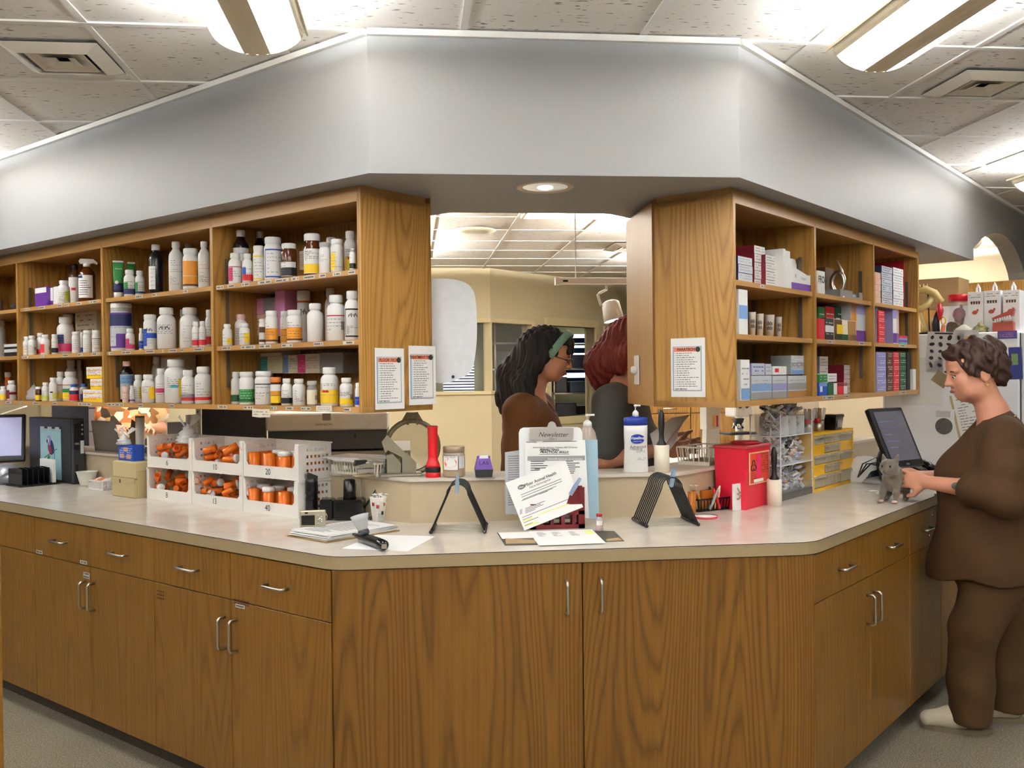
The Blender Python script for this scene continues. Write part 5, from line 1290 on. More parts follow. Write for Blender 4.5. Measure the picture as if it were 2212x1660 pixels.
# ---- instrument chargers, camera, cup, clipboard, otoscope, sheet
GLB = mat('gloss_black', (14, 14, 15), .18)
P = on_z(674, 1119, ZT); H = zat(P, 668, 1022)-ZT; r = px(P, 27)/2
t = thing('clipper_handle', 'upright black clipper handle in its charger beside bin marked forty', 'clippers', P3(P), face_cam(P)+.25)
obj('grip', MB().lathe([(r, 0), (r*1.02, H*.45), (r*.94, H*.5), (r*1.04, H*.55), (r*1.0, H*.8), (r*.8, H*.9), (r*.55, H*.95)], 18, sy=.85), GLB, t)
obj('head', MB().plate([(-r*.85, H*.86), (r*.75, H*.8), (r*.85, H*.93), (-r*.3, H*1.0), (-r*.95, H*.97)], -r*.7, r*.7), mat('dark_chrome', (70, 66, 60), .25, .8), t)
Pc = on_z(735, 1128, ZT); t = thing('charging_stand', 'glossy black charging stand with upright barrel beside the camera', 'charger', P3(Pc+np.array([.03, .06, 0])), face_cam(Pc)-.2)
wb = px(Pc, 66); hb = zat(Pc, 735, 1083)-ZT; hc = zat(Pc, 735, 1041)-ZT; rc = px(Pc, 28)/2
obj('block', MB().rbox(-wb/2, wb/2, -.04, .06, 0, hb, .014, 3), GLB, t); obj('barrel', MB().lathe([(rc*1.05, hb-.002), (rc, hb+.01), (rc*.92, hc-.004), (rc*.8, hc), (rc*.7, hc-.003), (.0003, hc-.004)], 18, Matrix.Translation((.0, .01, 0))), GLB, t)
obj('side_plate', MB().rbox(-wb*.95, -wb*.5, -.03, .04, 0, hb*1.02, .01, 2), GLB, t)
for k in range(3):
 tag(obj('cable', MB().tube([P3(Pc+np.array([.07, .06, .02])), P3(Pc+np.array([.11+.01*k, .05, .07+.02*k])), P3(Pc+np.array([.15, .07-.02*k, .03])), P3(Pc+np.array([.10+.01*k, .02-.01*k, .004]))], .003, 6), BLACK_PL), 'black power cable trailing from the charging stand', 'cable', 'cables of the charging stand')
pl = thing('outlet_plate', 'beige outlet plate on the ledge behind the charging stand', 'outlet', PL(uvL(on_L(767, 1067, VKL))[0], VKL-.0005, float(on_L(767, 1067, VKL)[2])), RZL)
obj('plate', MB().rbox(-.038, .038, -.005, 0, -.06, .06, .003), mat('outlet_beige', (206, 190, 156), .45), pl)
for k in (-1, 1): obj('socket', MB().rbox(-.016, .016, -.007, -.005, k*.028-.013, k*.028+.013, .004), mat('outlet_dark', (160, 144, 112), .45), pl)
# clipboard with a pile of papers
c4 = [on_z(*z4(*p), ZT) for p in ((710, 1325), (1085, 1392), (1785, 1275), (1330, 1200))]
def sheet_obj(name, pts, z, th, m, parent=None, nudge=None):
 m_ = MB(); n = len(pts); vs_ = [(p[0], p[1], z) for p in pts]+[(p[0], p[1], z+th) for p in pts]
 m_.add(vs_, [tuple(range(n-1, -1, -1)), tuple(range(n, 2*n))]+[(i, (i+1) % n, n+(i+1) % n, n+i) for i in range(n)]); return obj(name, m_, m, parent)
A4 = [c4[0], c4[1], c4[2], c4[0]+(c4[2]-c4[1])]
t = thing('clipboard', 'brown clipboard buried under a thick pile of papers beside the camera', 'clipboard')
sheet_obj('board', A4, ZT, .004, mat('hardboard', (146, 116, 66), .5, var=.2), t)
obj('clip', MB().tube([P3(A4[0]+(A4[3]-A4[0])*.28+np.array([-.012, .004, .014])), P3(A4[0]+(A4[3]-A4[0])*.5+np.array([-.016, .006, .026])), P3(A4[0]+(A4[3]-A4[0])*.72+np.array([-.012, .008, .014]))], .003, 6), STEEL, t)
cen = sum(A4)/4
for k in range(8):
 R_ = random.Random(50+k); f = .93; a = R_.uniform(-.05, .05); dx = R_.uniform(-.008, .008)
 pts = []
 for p in A4:
  d = (p-cen)*f; pts.append(cen+np.array([d[0]*math.cos(a)-d[1]*math.sin(a)+dx, d[0]*math.sin(a)+d[1]*math.cos(a)+dx, 0]))
 s_ = sheet_obj('paper_sheet', pts, ZT+.0045+k*.0024, .002, mat('worn_paper', (232, 230, 226), .75, var=.08), None)
 tag(s_, 'topmost written sheet of the paper pile on the brown clipboard' if k == 7 else 'white sheet in the paper pile on the brown clipboard', 'paper', 'papers on the brown clipboard')
m_ = MB()
e1 = (A4[1]-A4[0])*.9; e2 = (A4[3]-A4[0])*.9; o0 = cen-(e1+e2)/2; zz = ZT+.0045+8*.0024+.0002
for i in range(12):
 s = .1+.065*i
 p = o0+e2*s+e1*.12; q2_ = o0+e2*s+e1*rng.uniform(.5, .9); dd = e2*.018
 m_.add([(p[0], p[1], zz), (q2_[0], q2_[1], zz), (q2_[0]+dd[0], q2_[1]+dd[1], zz), (p[0]+dd[0], p[1]+dd[1], zz)], [(0, 1, 2, 3)])
obj('print', m_, GREYINK, s_, fixn=False)
# digital camera standing on the papers
q = on_z(676, 1138, ZT+.023); w_ = px(q, 55); h_ = px(q, 35)
t = thing('digital_camera', 'small silver digital camera propped upright on the paper pile', 'camera', P3(q), face_cam(q)-.06)
CAMS = mat('camera_silver', (186, 174, 152), .32, .5)
obj('body', MB().rbox(-w_/2, w_/2, -.010, .012, 0, h_, .005), CAMS, t); obj('screen', MB().box(-w_*.43, w_*.08, -.0115, -.010, h_*.12, h_*.72), GLB, t)
for k in range(5): obj('button', MB().lathe([(.0035, 0), (.0035, .002), (.0001, .0022)], 10, Matrix.Translation((w_*(.22+.12*(k % 2)), -.010, h_*(.18+.13*k))) @ Matrix.Rotation(math.pi/2, 4, 'X')), STEEL, t)
obj('control_pad', MB().lathe([(.009, 0), (.009, .0018), (.004, .002)], 16, Matrix.Translation((w_*.28, -.010, h_*.4)) @ Matrix.Rotation(math.pi/2, 4, 'X')), STEEL, t); obj('viewfinder', MB().box(-w_*.3, -w_*.18, -.0112, -.010, h_*.82, h_*.93), BLACK_PL, t)
obj('strap_loop', MB().tube([(w_*.5, 0, h_*.8), (w_*.56, 0, h_*.6), (w_*.52, 0, h_*.4)], .0015, 6), STEEL, t)
# paper cup with syringes
def syringe_mesh():
 b = MB().lathe([(.0015, 0), (.002, .006), (.005, .008), (.005, .062), (.009, .063), (.009, .065), (.004, .065)], 10)
 p = MB().lathe([(.0022, .05), (.0022, .088), (.007, .089), (.007, .091)], 8)
 return b.mesh('barrel'), p.mesh('plunger')
SYB, SYP = syringe_mesh(); SYB.materials.append(CLEARPL); SYP.materials.append(WHITE_PL)
m_ = MB()
for k in range(7): m_.box(-.002, .002, -.0054, -.0052, .014+k*.006, .0152+k*.006)
SYM = m_.mesh('scale_marks'); SYM.materials.append(INK)
def syringe(loc, rot, lb, gr, sc=1.):
 t = thing('syringe', lb, 'syringe', loc, 0, gr); t.rotation_euler = rot; t.scale = (sc,)*3
 for me in (SYB, SYP, SYM): o = bpy.data.objects.new(me.name.split('.')[0], me); link(o, t)
q = on_z(817, 1143, ZT+.0); w_ = px(q, 37); h_ = zat(q, 817, 1090)-ZT
t = thing('paper_cup', 'printed paper cup full of clear syringes behind the black otoscope', 'cup', P3(q+np.array([0, .03, .0235])), face_cam(q))
obj('wall', MB().lathe([(w_*.34, 0), (w_*.5, h_*.97), (w_*.52, h_), (w_*.47, h_), (w_*.32, .003), (.0003, .003)], 20), mat('cup_white', (232, 226, 216), .6), t)
for k, (c, a, z) in enumerate((('m', -50, .72), ('M', -15, .62), ('a', 40, .7), ('e', 0, .25), ('k', 25, .35))):
 m_ = MB(); rr = w_*(.34+.16*z)+.0008; patch(m_, rr, a, a+22, h_*z-.006, h_*z+.007); obj('printed_motif', m_, cm(c), t, fixn=False)
for k in range(9):
 a = 2*math.pi*k/8; rr = .006 if k == 8 else w_*.22; tl = .02 if k == 8 else .2
 syringe(P3(q+np.array([rr*math.cos(a), .03+rr*math.sin(a), .0235+.016])), (-tl*math.sin(a), tl*math.cos(a), a), 'clear syringe standing in the printed paper cup', 'syringes in the paper cup', .9)
# white sheet and otoscope
pts = [on_z(*z4(*p), ZT) for p in ((1235, 1440), (1860, 1467), (2125, 1325), (1560, 1310))]
s_ = sheet_obj('paper_sheet', pts, ZT, .0008, PAPER); tag(s_, 'blank white sheet lying under the black otoscope', 'paper')
q = on_z(*z4(1530, 1420), ZT); t = thing('otoscope', 'black otoscope with flared clear head lying beside the clipboard', 'otoscope', P3(q+np.array([0, 0, .0012])), 0)
d1 = on_z(*z4(1340, 1325), ZT+.012)-q; d2 = on_z(*z4(1640, 1420), ZT+.016)-q
pts = [Vector(P3(d1)), Vector(P3(d1*.82+d2*.0)), Vector(P3(d1*.6)), Vector(P3(d1*.2+d2*.15)), Vector(P3(d2*.55)), Vector(P3(d2*.95)), Vector(P3(d2*1.05))]
for p in pts: p.z = .0175
obj('handle', MB().tube(pts, .0165, 14, taper=[.25, .4, .8, 1.02, 1.04, 1.0, .55]), GLB, t)
obj('contact', MB().box(d2[0]*.98-.008, d2[0]*.98+.008, d2[1]*.98-.018, d2[1]*.98-.012, .010, .024), STEEL, t)
hp = Vector(P3(d1*.45)); hp.z = .03
obj('head_collar', MB().lathe([(.017, 0), (.019, .006), (.015, .016)], 16, Matrix.Translation(hp)), DGREY_PL, t)
obj('speculum', MB().lathe([(.015, .014), (.018, .02), (.026, .048), (.031, .062), (.029, .062), (.022, .045), (.012, .016)], 18, Matrix.Translation(hp) @ Matrix.Rotation(-.22, 4, 'Y')), mat('speculum_grey', (206, 208, 208), .2, alpha=.8), t)
# ---- A-shaped wire file racks
def file_rack(P, rz, w, h, dep, n, lb, top_r=.22):
 t = thing('wire_file_rack', lb, 'file rack', P, rz)
 for k in range(n):
  y = dep*k/(n-1); pts = [(-w/2, y, .008)]; rr = w*.20
  for s in range(9):
   a = math.pi*(1-s/8); pts.append((rr*math.cos(a), y, h-rr+rr*math.sin(a)*1.0))
  pts.append((w/2, y, .008)); obj('wire_loop', MB().tube(pts, .0026, 6), BLACK_PL, t)
 for x in (-w/2, w/2):
  obj('foot_rail', MB().tube([(x, -.006, .006), (x, dep+.006, .006)], .0055, 8), BLACK_PL, t)
  for y in (-.006, dep+.006): obj('rail_cap', MB().sphere((x, y, .0065), .0065, 8, 6), BLACK_PL, t)
 for k in range(n): y = dep*k/(n-1); obj('cross_wire', MB().tube([(-w/2, y, .004), (w/2, y, .004)], .0011, 5), STEEL, t)
 return t
a = on_z(*z5(47, 1300), ZT); b = on_z(*z5(562, 1295), ZT); w_ = float(np.linalg.norm((b-a)[:2])); mid = (a+b)/2
h_ = zat(mid, 988, 1046)-ZT
file_rack(P3(mid), math.atan2((b-a)[1], (b-a)[0]), w_, h_, .16, 8, 'black wire file rack with blue clip standing left of the newsletter clipboard')
PINM = mat('clip_blue', (168, 196, 226), .25, alpha=.7)
def clothespin(loc, rot, lb):
 t = thing('plastic_clip', lb, 'clip', loc, 0, 'blue plastic clips'); t.rotation_euler = rot
 obj('jaw', MB().plate([(-.006, -.032), (.006, -.032), (.0065, 0), (.004, .036), (-.004, .036), (-.0065, 0)], -.006, -.002), PINM, t); obj('jaw', MB().plate([(-.006, -.032), (.006, -.032), (.0065, 0), (.004, .036), (-.004, .036), (-.0065, 0)], .002, .006), PINM, t)
 obj('spring', MB().tube([(-.008, 0, .004), (0, -.008, .004), (.008, 0, .004), (0, .008, .004)], .0012, 6, True), STEEL, t)
clothespin((mid[0], mid[1]-.004, ZT+h_+.0), (.35, 0, .05), 'pale blue plastic clip on the rack left of the clipboard')
# rack 2: front wire nearest camera runs from pixel feet (1357..) ; angled
a = on_z(*z6(232, 1232), ZT); b = on_z(*z6(685, 1215), ZT); c = on_z(*z6(75, 1135), ZT)
w_ = float(np.linalg.norm((b-a)[:2])); rz = math.atan2((b-a)[1], (b-a)[0]); dep = min(.17, float(np.linalg.norm((c-a)[:2])))
mid = (a+b)/2; h_ = zat(mid, 1435, 1032)-ZT
rz2 = math.atan2(-(c-a)[0], (c-a)[1])
file_rack(P3(mid), (rz+rz2)/2, w_, h_, dep, 9, 'black wire file rack with blue clip beside the black basket')
clothespin(P3(mid+np.array([.005, .01, h_-ZT+ZT-.004])), (.3, 0, .3), 'pale blue plastic clip on the rack near the red container')
# ---- newsletter stand
MAR = mat('maroon_plastic', (104, 20, 28), .35, var=.08)
a = on_z(*z5(1000, 1262), ZT); b = on_z(*z5(1525, 1252), ZT); w_ = float(np.linalg.norm((b-a)[:2]))
t = thing('tube_rack', 'dark red plastic rack propping up the newsletter clipboard', 'rack', P3(a), 0)
h_ = zat(b, 1258, 1051)-ZT; d_ = .045; n = 5; yrack = float(a[1])
for y in (0, d_):
 m_ = MB(); pts = [(w_*.55, h_*.35), (w_*.7, h_*.8), (w_*.78, h_*.98), (w_*.95, h_), (w_, h_*.95)]
 m_.box(w_-.022, w_, y, y+.005, 0, h_*.97).box(0, .02, y, y+.005, 0, h_*.6).box(0, w_, y, y+.005, 0, h_*.10).box(0, w_, y, y+.005, h_*.33, h_*.42)
 for k in range(1, n): m_.box(w_*k/n-.006, w_*k/n+.006, y, y+.005, h_*.1, h_*.34)
 m_.plate([(w_*.62, h_*.42), (w_-.02, h_*.42), (w_-.02, h_*.97), (w_*.86, h_*.97), (w_*.74, h_*.84)], y, y+.005)
 obj('end_frame' if y else 'front_frame', m_, MAR, t)
obj('shelf', MB().box(0, w_, .005, d_, h_*.33, h_*.36).box(0, w_, .005, d_, 0, .006), MAR, t)
# blue folder, clipboard, sheets lean on the rack (planes just in front of the ledge)
ylean = float(a[1])+.03
def leaning(pts_px, y_bot, lean, th, m, name, parent=None, zoom=z5):
 """quad seen in the photo, standing in a plane through y_bot leaning back by lean rad"""
 n = np.array([0, -math.cos(lean), -math.sin(lean)*-1.0]); n = np.array([0, math.cos(lean), -math.sin(lean)])
 d0 = n @ np.array([0, y_bot, ZT]); P = [on_plane(*zoom(*p), n, d0) for p in pts_px]
 m_ = MB(); k = len(P); back = [p+n*th for p in P]
 m_.add([P3(p) for p in P+back], [tuple(range(k)), tuple(range(2*k-1, k-1, -1))]+[((i+1) % k, i, k+i, k+(i+1) % k) for i in range(k)])
 return obj(name, m_, m, parent), n, d0
def lean_print(parent, n, d0, lines, m, zoom=z5, off=.0004, hgt=5):
 m_ = MB()
 for (xa, ya, xb, yb, hh) in lines:
  P = [on_plane(*zoom(x, y), n, d0)-n*off for x, y in ((xa, ya+hh/2), (xb, yb+hh/2), (xb, yb-hh/2), (xa, ya-hh/2))]
  m_.add([P3(p) for p in P], [(0, 1, 2, 3)])
 return obj('print', m_, m, parent, fixn=False)
LN = .06
y0_ = yrack+.085
BLUEF = mat('blue_folder', (168, 200, 216), .3, alpha=.92, var=.04)
f, n_, d0_ = leaning([(1120, 1160), (1655, 1155), (1640, 400), (1100, 400)], y0_-.004, LN, .003, BLUEF, 'folder'); tag(f, 'pale blue translucent folder standing behind the newsletter clipboard', 'folder')
f, n_, d0_ = leaning([(760, 1110), (905, 1110), (900, 500), (755, 520)], y0_-.010, LN, .004, mat('acrylic_sleeve', (206, 208, 212), .15, alpha=.75), 'document_sleeve'); tag(f, 'clear sleeve of grey notices beside the newsletter clipboard', 'sleeve')
m_ = MB(); lean_print(f, n_, d0_, [(785, 560+22*k, 888, 556+22*k, 8) for k in range(22)], GREYINK)
cb, n_, d0_ = leaning([(900, 1150), (1500, 1150), (1495, 330), (1480, 292), (1450, 280), (1250, 278), (930, 284), (900, 300), (888, 335)], y0_-.018, LN, .004, mat('white_acrylic', (240, 241, 243), .2, var=.02), 'clipboard')
tag(cb, 'white clipboard labelled Newsletter leaning on the dark red rack', 'clipboard')
def off_plane(d, k): return d-k
cl_, _, _ = leaning([(990, 405), (1405, 402), (1412, 288), (1250, 280), (1235, 240), (1215, 226), (1195, 226), (1175, 240), (1160, 282), (995, 290)], y0_-.026, LN, .006, mat('clip_grey', (176, 170, 164), .35, .3), 'clip', None); cl_.parent = cb
def text_on(parent, s, cx, cy, hpx, n, d0, m=INK, zoom=z5, rot=0., scale=4.424, **kw):
 P = on_plane(*zoom(cx, cy), n, d0)-n*.0006; Q = on_plane(*zoom(cx+40, cy+40*math.tan(rot)), n, d0)-n*.0006
 ex = Vector(P3(Q-P)).normalized(); ny = Vector(P3(-n)); ez = ny.cross(ex)*1.0; ez = ny.cross(ex)
 size = px(P, hpx/scale)
 me = text_mesh(s, size, **kw).copy(); me.materials.clear(); me.materials.append(m)
 M_ = Matrix(((ex.x, ez.x, ny.x, P[0]), (ex.y, ez.y, ny.y, P[1]), (ex.z, ez.z, ny.z, P[2]), (0, 0, 0, 1)))
 me.transform(M_); o = bpy.data.objects.new('lettering', me); link(o, parent); return o
_, n2_, d2_ = None, n_, float(n_ @ np.array([0, y0_-.026, ZT]))
text_on(cl_, 'Newsletter', 1215, 352, 62, n2_, d2_, shear=.35); text_on(cl_, 'Only :)', 1215, 391, 26, n2_, d2_)
sh_, n3_, d3_ = leaning([(955, 1150), (1560, 1150), (1522, 402), (945, 410)], y0_-.021, LN, .0008, PAPER, 'newsletter_sheet'); tag(sh_, 'printed newsletter page headed Perfecting Practical Skills on the white clipboard', 'paper')
text_on(sh_, 'Announcing the Veterinary Technician 2007 CE Seminar', 1235, 474, 19, n3_, d3_, shear=.2, bold=.01); text_on(sh_, 'PERFECTING', 1178, 498, 30, n3_, d3_, shear=.25, bold=.03, xs=1.1); text_on(sh_, 'PRACTICAL SKILLS', 1225, 520, 30, n3_, d3_, shear=.25, bold=.03, xs=1.1)
lean_print(sh_, n3_, d3_, [(970, 580, 1520, 574, 44)], mat('grey_bar', (150, 150, 150), .6))
text_on(sh_, 'REGISTER NOW for 12 CE HOURS!', 1330, 586, 22, n3_, d3_-.0008, cm('w'), shear=.2, bold=.01)
lean_print(sh_, n3_, d3_, [(1000, 608+21*k, 1000+rng.uniform(120, 240), 606+21*k, 7) for k in range(5)]+[(1330, 606+19*k, 1330+rng.uniform(70, 150), 604+19*k, 7) for k in range(7)]+[(960, 424, 1060, 423, 5), (1115, 418, 1440, 415, 5), (1080, 541, 1370, 540, 4), (1040, 680, 1090, 680, 7)], INK)
tp, n4_, d4_ = leaning([(940, 1268), (1503, 1045), (1335, 600), (760, 812)], yrack-.012, .14, .0008, PAPER, 'flyer'); tag(tp, 'tilted white flyer headed Pfizer Animal Health clipped before the newsletter', 'paper')
rt = math.atan2(-(1045-1268), -(940-1503)*-1.0) if False else -math.atan2(223, 563)
text_on(tp, 'Pfizer Animal Health', 1095, 778, 40, n4_, d4_, rot=-.39, bold=.01); text_on(tp, 'Feline Extravaganza', 1090, 818, 28, n4_, d4_, rot=-.39)
el = MB(); P0 = on_plane(*z5(912, 852), n4_, d4_)-n4_*.0006
pe = []
for k in range(20):
 a_ = 2*math.pi*k/20; pe.append(on_plane(*z5(912+37*math.cos(a_)*.93+22*math.sin(a_)*.3, 852+22*math.sin(a_)*.95-37*math.cos(a_)*.32), n4_, d4_)-n4_*.0006)
el.add([P3(p) for p in pe], [tuple(range(20))]); obj('logo_oval', el, GREYINK, tp, fixn=False); text_on(tp, 'Pfizer', 912, 853, 22, n4_, d4_-.0008, cm('w'), rot=-.35, bold=.02)
def sl(x, y, ln): return (x, y, x+ln, y-ln*.40, 6)
lean_print(tp, n4_, d4_, [sl(905, 930, 390), sl(915, 950, 385), sl(925, 972, 320), sl(915, 985, 300), (1085, 920, 1165, 890, 6)]+[sl(950, 1060+14*k, rng.uniform(90, 190)) for k in range(4)]+[sl(898, 1075+12*k, 22) for k in range(4)]+[sl(920, 1145, 500), sl(925, 1168, 90), sl(935, 1195, 140), sl(945, 1222, 75)], GREYINK)
lean_print(tp, n4_, d4_, [(1070, 1118, 1400, 1000, 9), (925, 1180, 1020, 1148, 11), (940, 1225, 1080, 1190, 12)], mat('highlighter', (232, 240, 120), .7), off=.0003)
P = on_plane(*z5(1420, 850), n4_, d4_); clothespin(P3(P+np.array([0, -.008, 0])), (.1, .55, 0), 'pale blue plastic clip holding the tilted flyer')
# ---- leaflets on the worktop before the stand
def flat(pts, z, th, m, name, lb, cat='leaflet', zoom=z5):
 s_ = sheet_obj(name, [on_z(*zoom(*p), ZT) for p in pts], ZT+z, th, m); tag(s_, lb, cat); return s_
fl = flat([(755, 1412), (1060, 1405), (1300, 1275), (680, 1292)], 0, .002, mat('leaflet_dark', (70, 62, 52), .5), 'leaflet', 'dark printed leaflet with white panel lying before the red rack')
sheet_obj('white_panel', [on_z(*z5(*p), ZT) for p in ((730, 1355), (1020, 1345), (1290, 1278), (690, 1294))], ZT+.0021, .0003, PAPER, fl); sheet_obj('tan_panel', [on_z(*z5(*p), ZT) for p in ((765, 1400), (1050, 1395), (1040, 1365), (760, 1350))], ZT+.0021, .0004, mat('tan_panel', (170, 140, 92), .5, var=.3, scale=60), fl)
fl = flat([(1715, 1378), (1893, 1370), (1800, 1278), (1590, 1278)], 0, .002, mat('leaflet_grey', (56, 54, 52), .4), 'leaflet', 'dark grey leaflet under the small pink vial'); sheet_obj('tan_panel', [on_z(*z5(*p), ZT) for p in ((1720, 1374), (1885, 1367), (1840, 1342), (1730, 1356))], ZT+.0021, .0004, MATS['tan_panel'], fl)
fl = flat([(1080, 1422), (1722, 1398), (1585, 1265), (980, 1285)], .0028, .0006, PAPER, 'paper_sheet', 'white form with highlighted column lying across the dark leaflet', 'paper')
m_ = MB(); o0, e1, e2 = (on_z(*z5(1000, 1290), ZT), on_z(*z5(1580, 1272), ZT)-on_z(*z5(1000, 1290), ZT), on_z(*z5(1085, 1415), ZT)-on_z(*z5(1000, 1290), ZT))
for c in (.08, .32, .6):
 for k in range(6):
  p = o0+e1*c+e2*(.08+.06*k); q2_ = p+e1*rng.uniform(.06, .14); dd = e2*.02; m_.add([(p[0], p[1], ZT+.0037), (q2_[0], q2_[1], ZT+.0037), (q2_[0]+dd[0], q2_[1]+dd[1], ZT+.0037), (p[0]+dd[0], p[1]+dd[1], ZT+.0037)], [(0, 1, 2, 3)])
obj('print', m_, GREYINK, fl, fixn=False)
p = o0+e1*.86+e2*.03; sheet_obj('highlight', [p, p+e1*.12, p+e1*.13+e2*.3, p+e1*.01+e2*.3], ZT+.0035, .0002, mat('highlighter2', (240, 246, 150), .7), fl)
q = on_z(*z5(1662, 1282), ZT); t = thing('injection_vial', 'tiny glass vial with red cap and pink liquid on the dark leaflet', 'vial', P3(q+np.array([0, .008, .0025])), 0)
r = px(q, 76/4.424)/2; h_ = zat(q, 1296, 1111)-ZT-.002
obj('glass', MB().lathe([(r*.95, 0), (r, .002), (r, h_*.66), (r*.7, h_*.76), (r*.55, h_*.8), (r*.55, h_*.86)], 16), mat('vial_glass', (222, 214, 212), .1, alpha=.6), t); obj('liquid', MB().lathe([(r*.9, .001), (r*.9, h_*.3), (.0003, h_*.3)], 14), mat('pink_liquid', (232, 120, 120), .2), t); obj('cap', MB().lathe([(r*.78, h_*.84), (r*.78, h_*.97), (r*.6, h_), (.0003, h_)], 16), mat('red_cap', (170, 28, 44), .4), t); obj('label', patch(MB(), r*1.02, -50, 40, h_*.35, h_*.6), PAPER, t, fixn=False)
# ================================================================== ledge things
def lpos(x, y): return on_z(x, y, ZLG)
REDP = mat('red_plastic', (214, 22, 36), .35)
q = lpos(936, 1033); r = px(q, 33)/2; H = zat(q, 936, 921)-ZLG
t = thing('flashlight', 'red flashlight with black band standing on its lens', 'flashlight', P3(q+np.array([0, r, 0])))
obj('head', MB().lathe([(r*.98, 0), (r, .004), (r, H*.09), (r*.96, H*.1)], 24), REDP, t); obj('band', MB().lathe([(r*1.0, H*.1), (r*1.02, H*.11), (r*1.02, H*.185), (r*1.0, H*.195)], 24), BLACK_PL, t)
obj('barrel', MB().lathe([(r*.97, H*.195), (r*.9, H*.25), (r*.68, H*.33), (r*.63, H*.4), (r*.66, H*.95), (r*.72, H*.96), (r*.72, H*.985)], 24), REDP, t); obj('tail_cap', MB().lathe([(r*.68, H*.985), (r*.64, H), (.0003, H)], 20), mat('dark_red', (110, 14, 22), .4), t)
q = lpos(982, 1033); r = px(q, 49)/2; H = zat(q, 982, 966)-ZLG
t = thing('glass_jar', 'glass jar of peanut butter with orange oval label', 'jar', P3(q+np.array([0, r, 0])), face_cam(q))
obj('glass', MB().lathe([(r*.9, 0), (r, .006), (r, H*.74), (r*.93, H*.8), (r*.9, H*.83)], 24), mat('jar_glass', (196, 188, 170), .08, alpha=.45), t); obj('contents', MB().lathe([(r*.86, .002), (r*.93, .006), (r*.93, H*.28), (.0003, H*.3)], 20), mat('peanut_butter', (224, 186, 118), .5), t)
obj('lid', MB().lathe([(r*.95, H*.8), (r*.97, H*.83), (r*.97, H*.98), (r*.93, H), (.0003, H)], 24), mat('jar_lid', (150, 132, 106), .35, .4), t)
m_ = MB(); patch(m_, r*1.01, -62, 22, H*.24, H*.72); lb_ = obj('label', m_, PAPER, t, fixn=False); m_ = MB()
nn = 24; m_.add([((r*1.016)*math.sin(math.radians(-20+34*math.cos(2*math.pi*k/nn))), -(r*1.016)*math.cos(math.radians(-20+34*math.cos(2*math.pi*k/nn))), H*.48+H*.16*math.sin(2*math.pi*k/nn)) for k in range(nn)], [tuple(range(nn))]); obj('oval', m_, mat('label_orange', (232, 104, 56), .5), lb_, fixn=False)
text_cyl(lb_, 'DOG', r*1.022, H*.5, .016, cm('w'), ang=-.35, bold=.02); text_cyl(lb_, 'PEANUT DELIGHT', r*1.018, H*.665, .006, INK, ang=-.35)
m_ = MB()
for a0_, a1_, z0_, z1_ in ((-62, 22, .235, .25), (-62, 22, .705, .72), (20, 22, .25, .705)): patch(m_, r*1.017, a0_, a1_, H*z0_, H*z1_)
obj('label_border', m_, INK, lb_, fixn=False); m_ = MB(); patch(m_, r*1.01, 26, 66, H*.3, H*.7); obj('side_label', m_, mat('pale_label', (214, 214, 214), .6), t, fixn=False)
q = lpos(1046, 1032); w_ = px(q, 39)/2; H = zat(q, 1046, 985)-ZLG
t = thing('self_inking_stamp', 'purple and black hand stamp marked Lab beside the peanut butter jar', 'stamp', P3(q+np.array([0, .025, 0])), 0)
def frustum(mb, w0, w1, z0, z1): mb.add([(sx*w, sy*w*.75, z) for w, z in ((w0, z0), (w1, z1)) for sx, sy in ((-1, -1), (1, -1), (1, 1), (-1, 1))], [(3, 2, 1, 0), (4, 5, 6, 7)]+[(k, (k+1) % 4, 4+(k+1) % 4, 4+k) for k in range(4)]); return mb
obj('base', frustum(MB(), w_*.9, w_, 0, H*.36), DGREY_PL, t); PURP = mat('purple_plastic', (112, 72, 168), .4); cv = obj('cover', frustum(MB(), w_*.99, w_*.72, H*.365, H*.86), PURP, t); obj('knob', frustum(MB(), w_*.52, w_*.46, H*.86, H), WHITE_PL, t)
for s in (-1, 1): obj('hinge', MB().box(s*w_*.6-.004, s*w_*.6+.004, -.012, .012, H*.86, H*.96), PURP, t)
text(cv, 'LAb', (0, -w_*.66, H*.66), .022, INK, rx=70)
# pump bottles
def pump(t, z, r, H, m=WHITE_PL):
 obj('pump_collar', MB().lathe([(r, z), (r, z+H*.12), (r*.7, z+H*.16), (r*.3, z+H*.2)], 16), m, t)
 obj('pump_head', MB().lathe([(r*.22, z+H*.18), (r*.22, z+H*.30), (r*.5, z+H*.31), (r*.5, z+H*.36), (.0003, z+H*.37)], 12).box(0, r*1.6, -r*.28, r*.28, z+H*.315, z+H*.36), m, t)
q = lpos(1275, 1024); r = px(q, 40)/2; H = zat(q, 1275, 890)-ZLG; zb = zat(q, 1275, 921)-ZLG
t = thing('sanitizer_bottle', 'clear pump bottle of hand gel behind the newsletter clipboard', 'bottle', P3(q+np.array([0, r+.01, 0])), 0)
obj('body', MB().lathe([(r*.92, 0), (r, .006), (r, zb*.72), (r*.86, zb*.86), (r*.5, zb*.97), (r*.4, zb)], 24), mat('gel_clear', (222, 206, 192), .12, alpha=.55), t); obj('gel', MB().lathe([(r*.8, .004), (r*.86, .01), (r*.86, zb*.5), (.0003, zb*.5)], 18), mat('gel_fill', (226, 180, 150), .2, alpha=.6), t)
pump(t, zb*.97, r*.48, (H-zb)*2.5)
q = lpos(1378, 1023); w_ = px(q, 53)/2; H = zat(q, 1378, 878)-ZLG; zc_ = zat(q, 1378, 920)-ZLG; zs2 = zat(q, 1378, 905)-ZLG
t = thing('lotion_bottle', 'white lotion bottle with blue shoulder labelled Vaseline', 'bottle', P3(q+np.array([0, .03, 0])), 0)
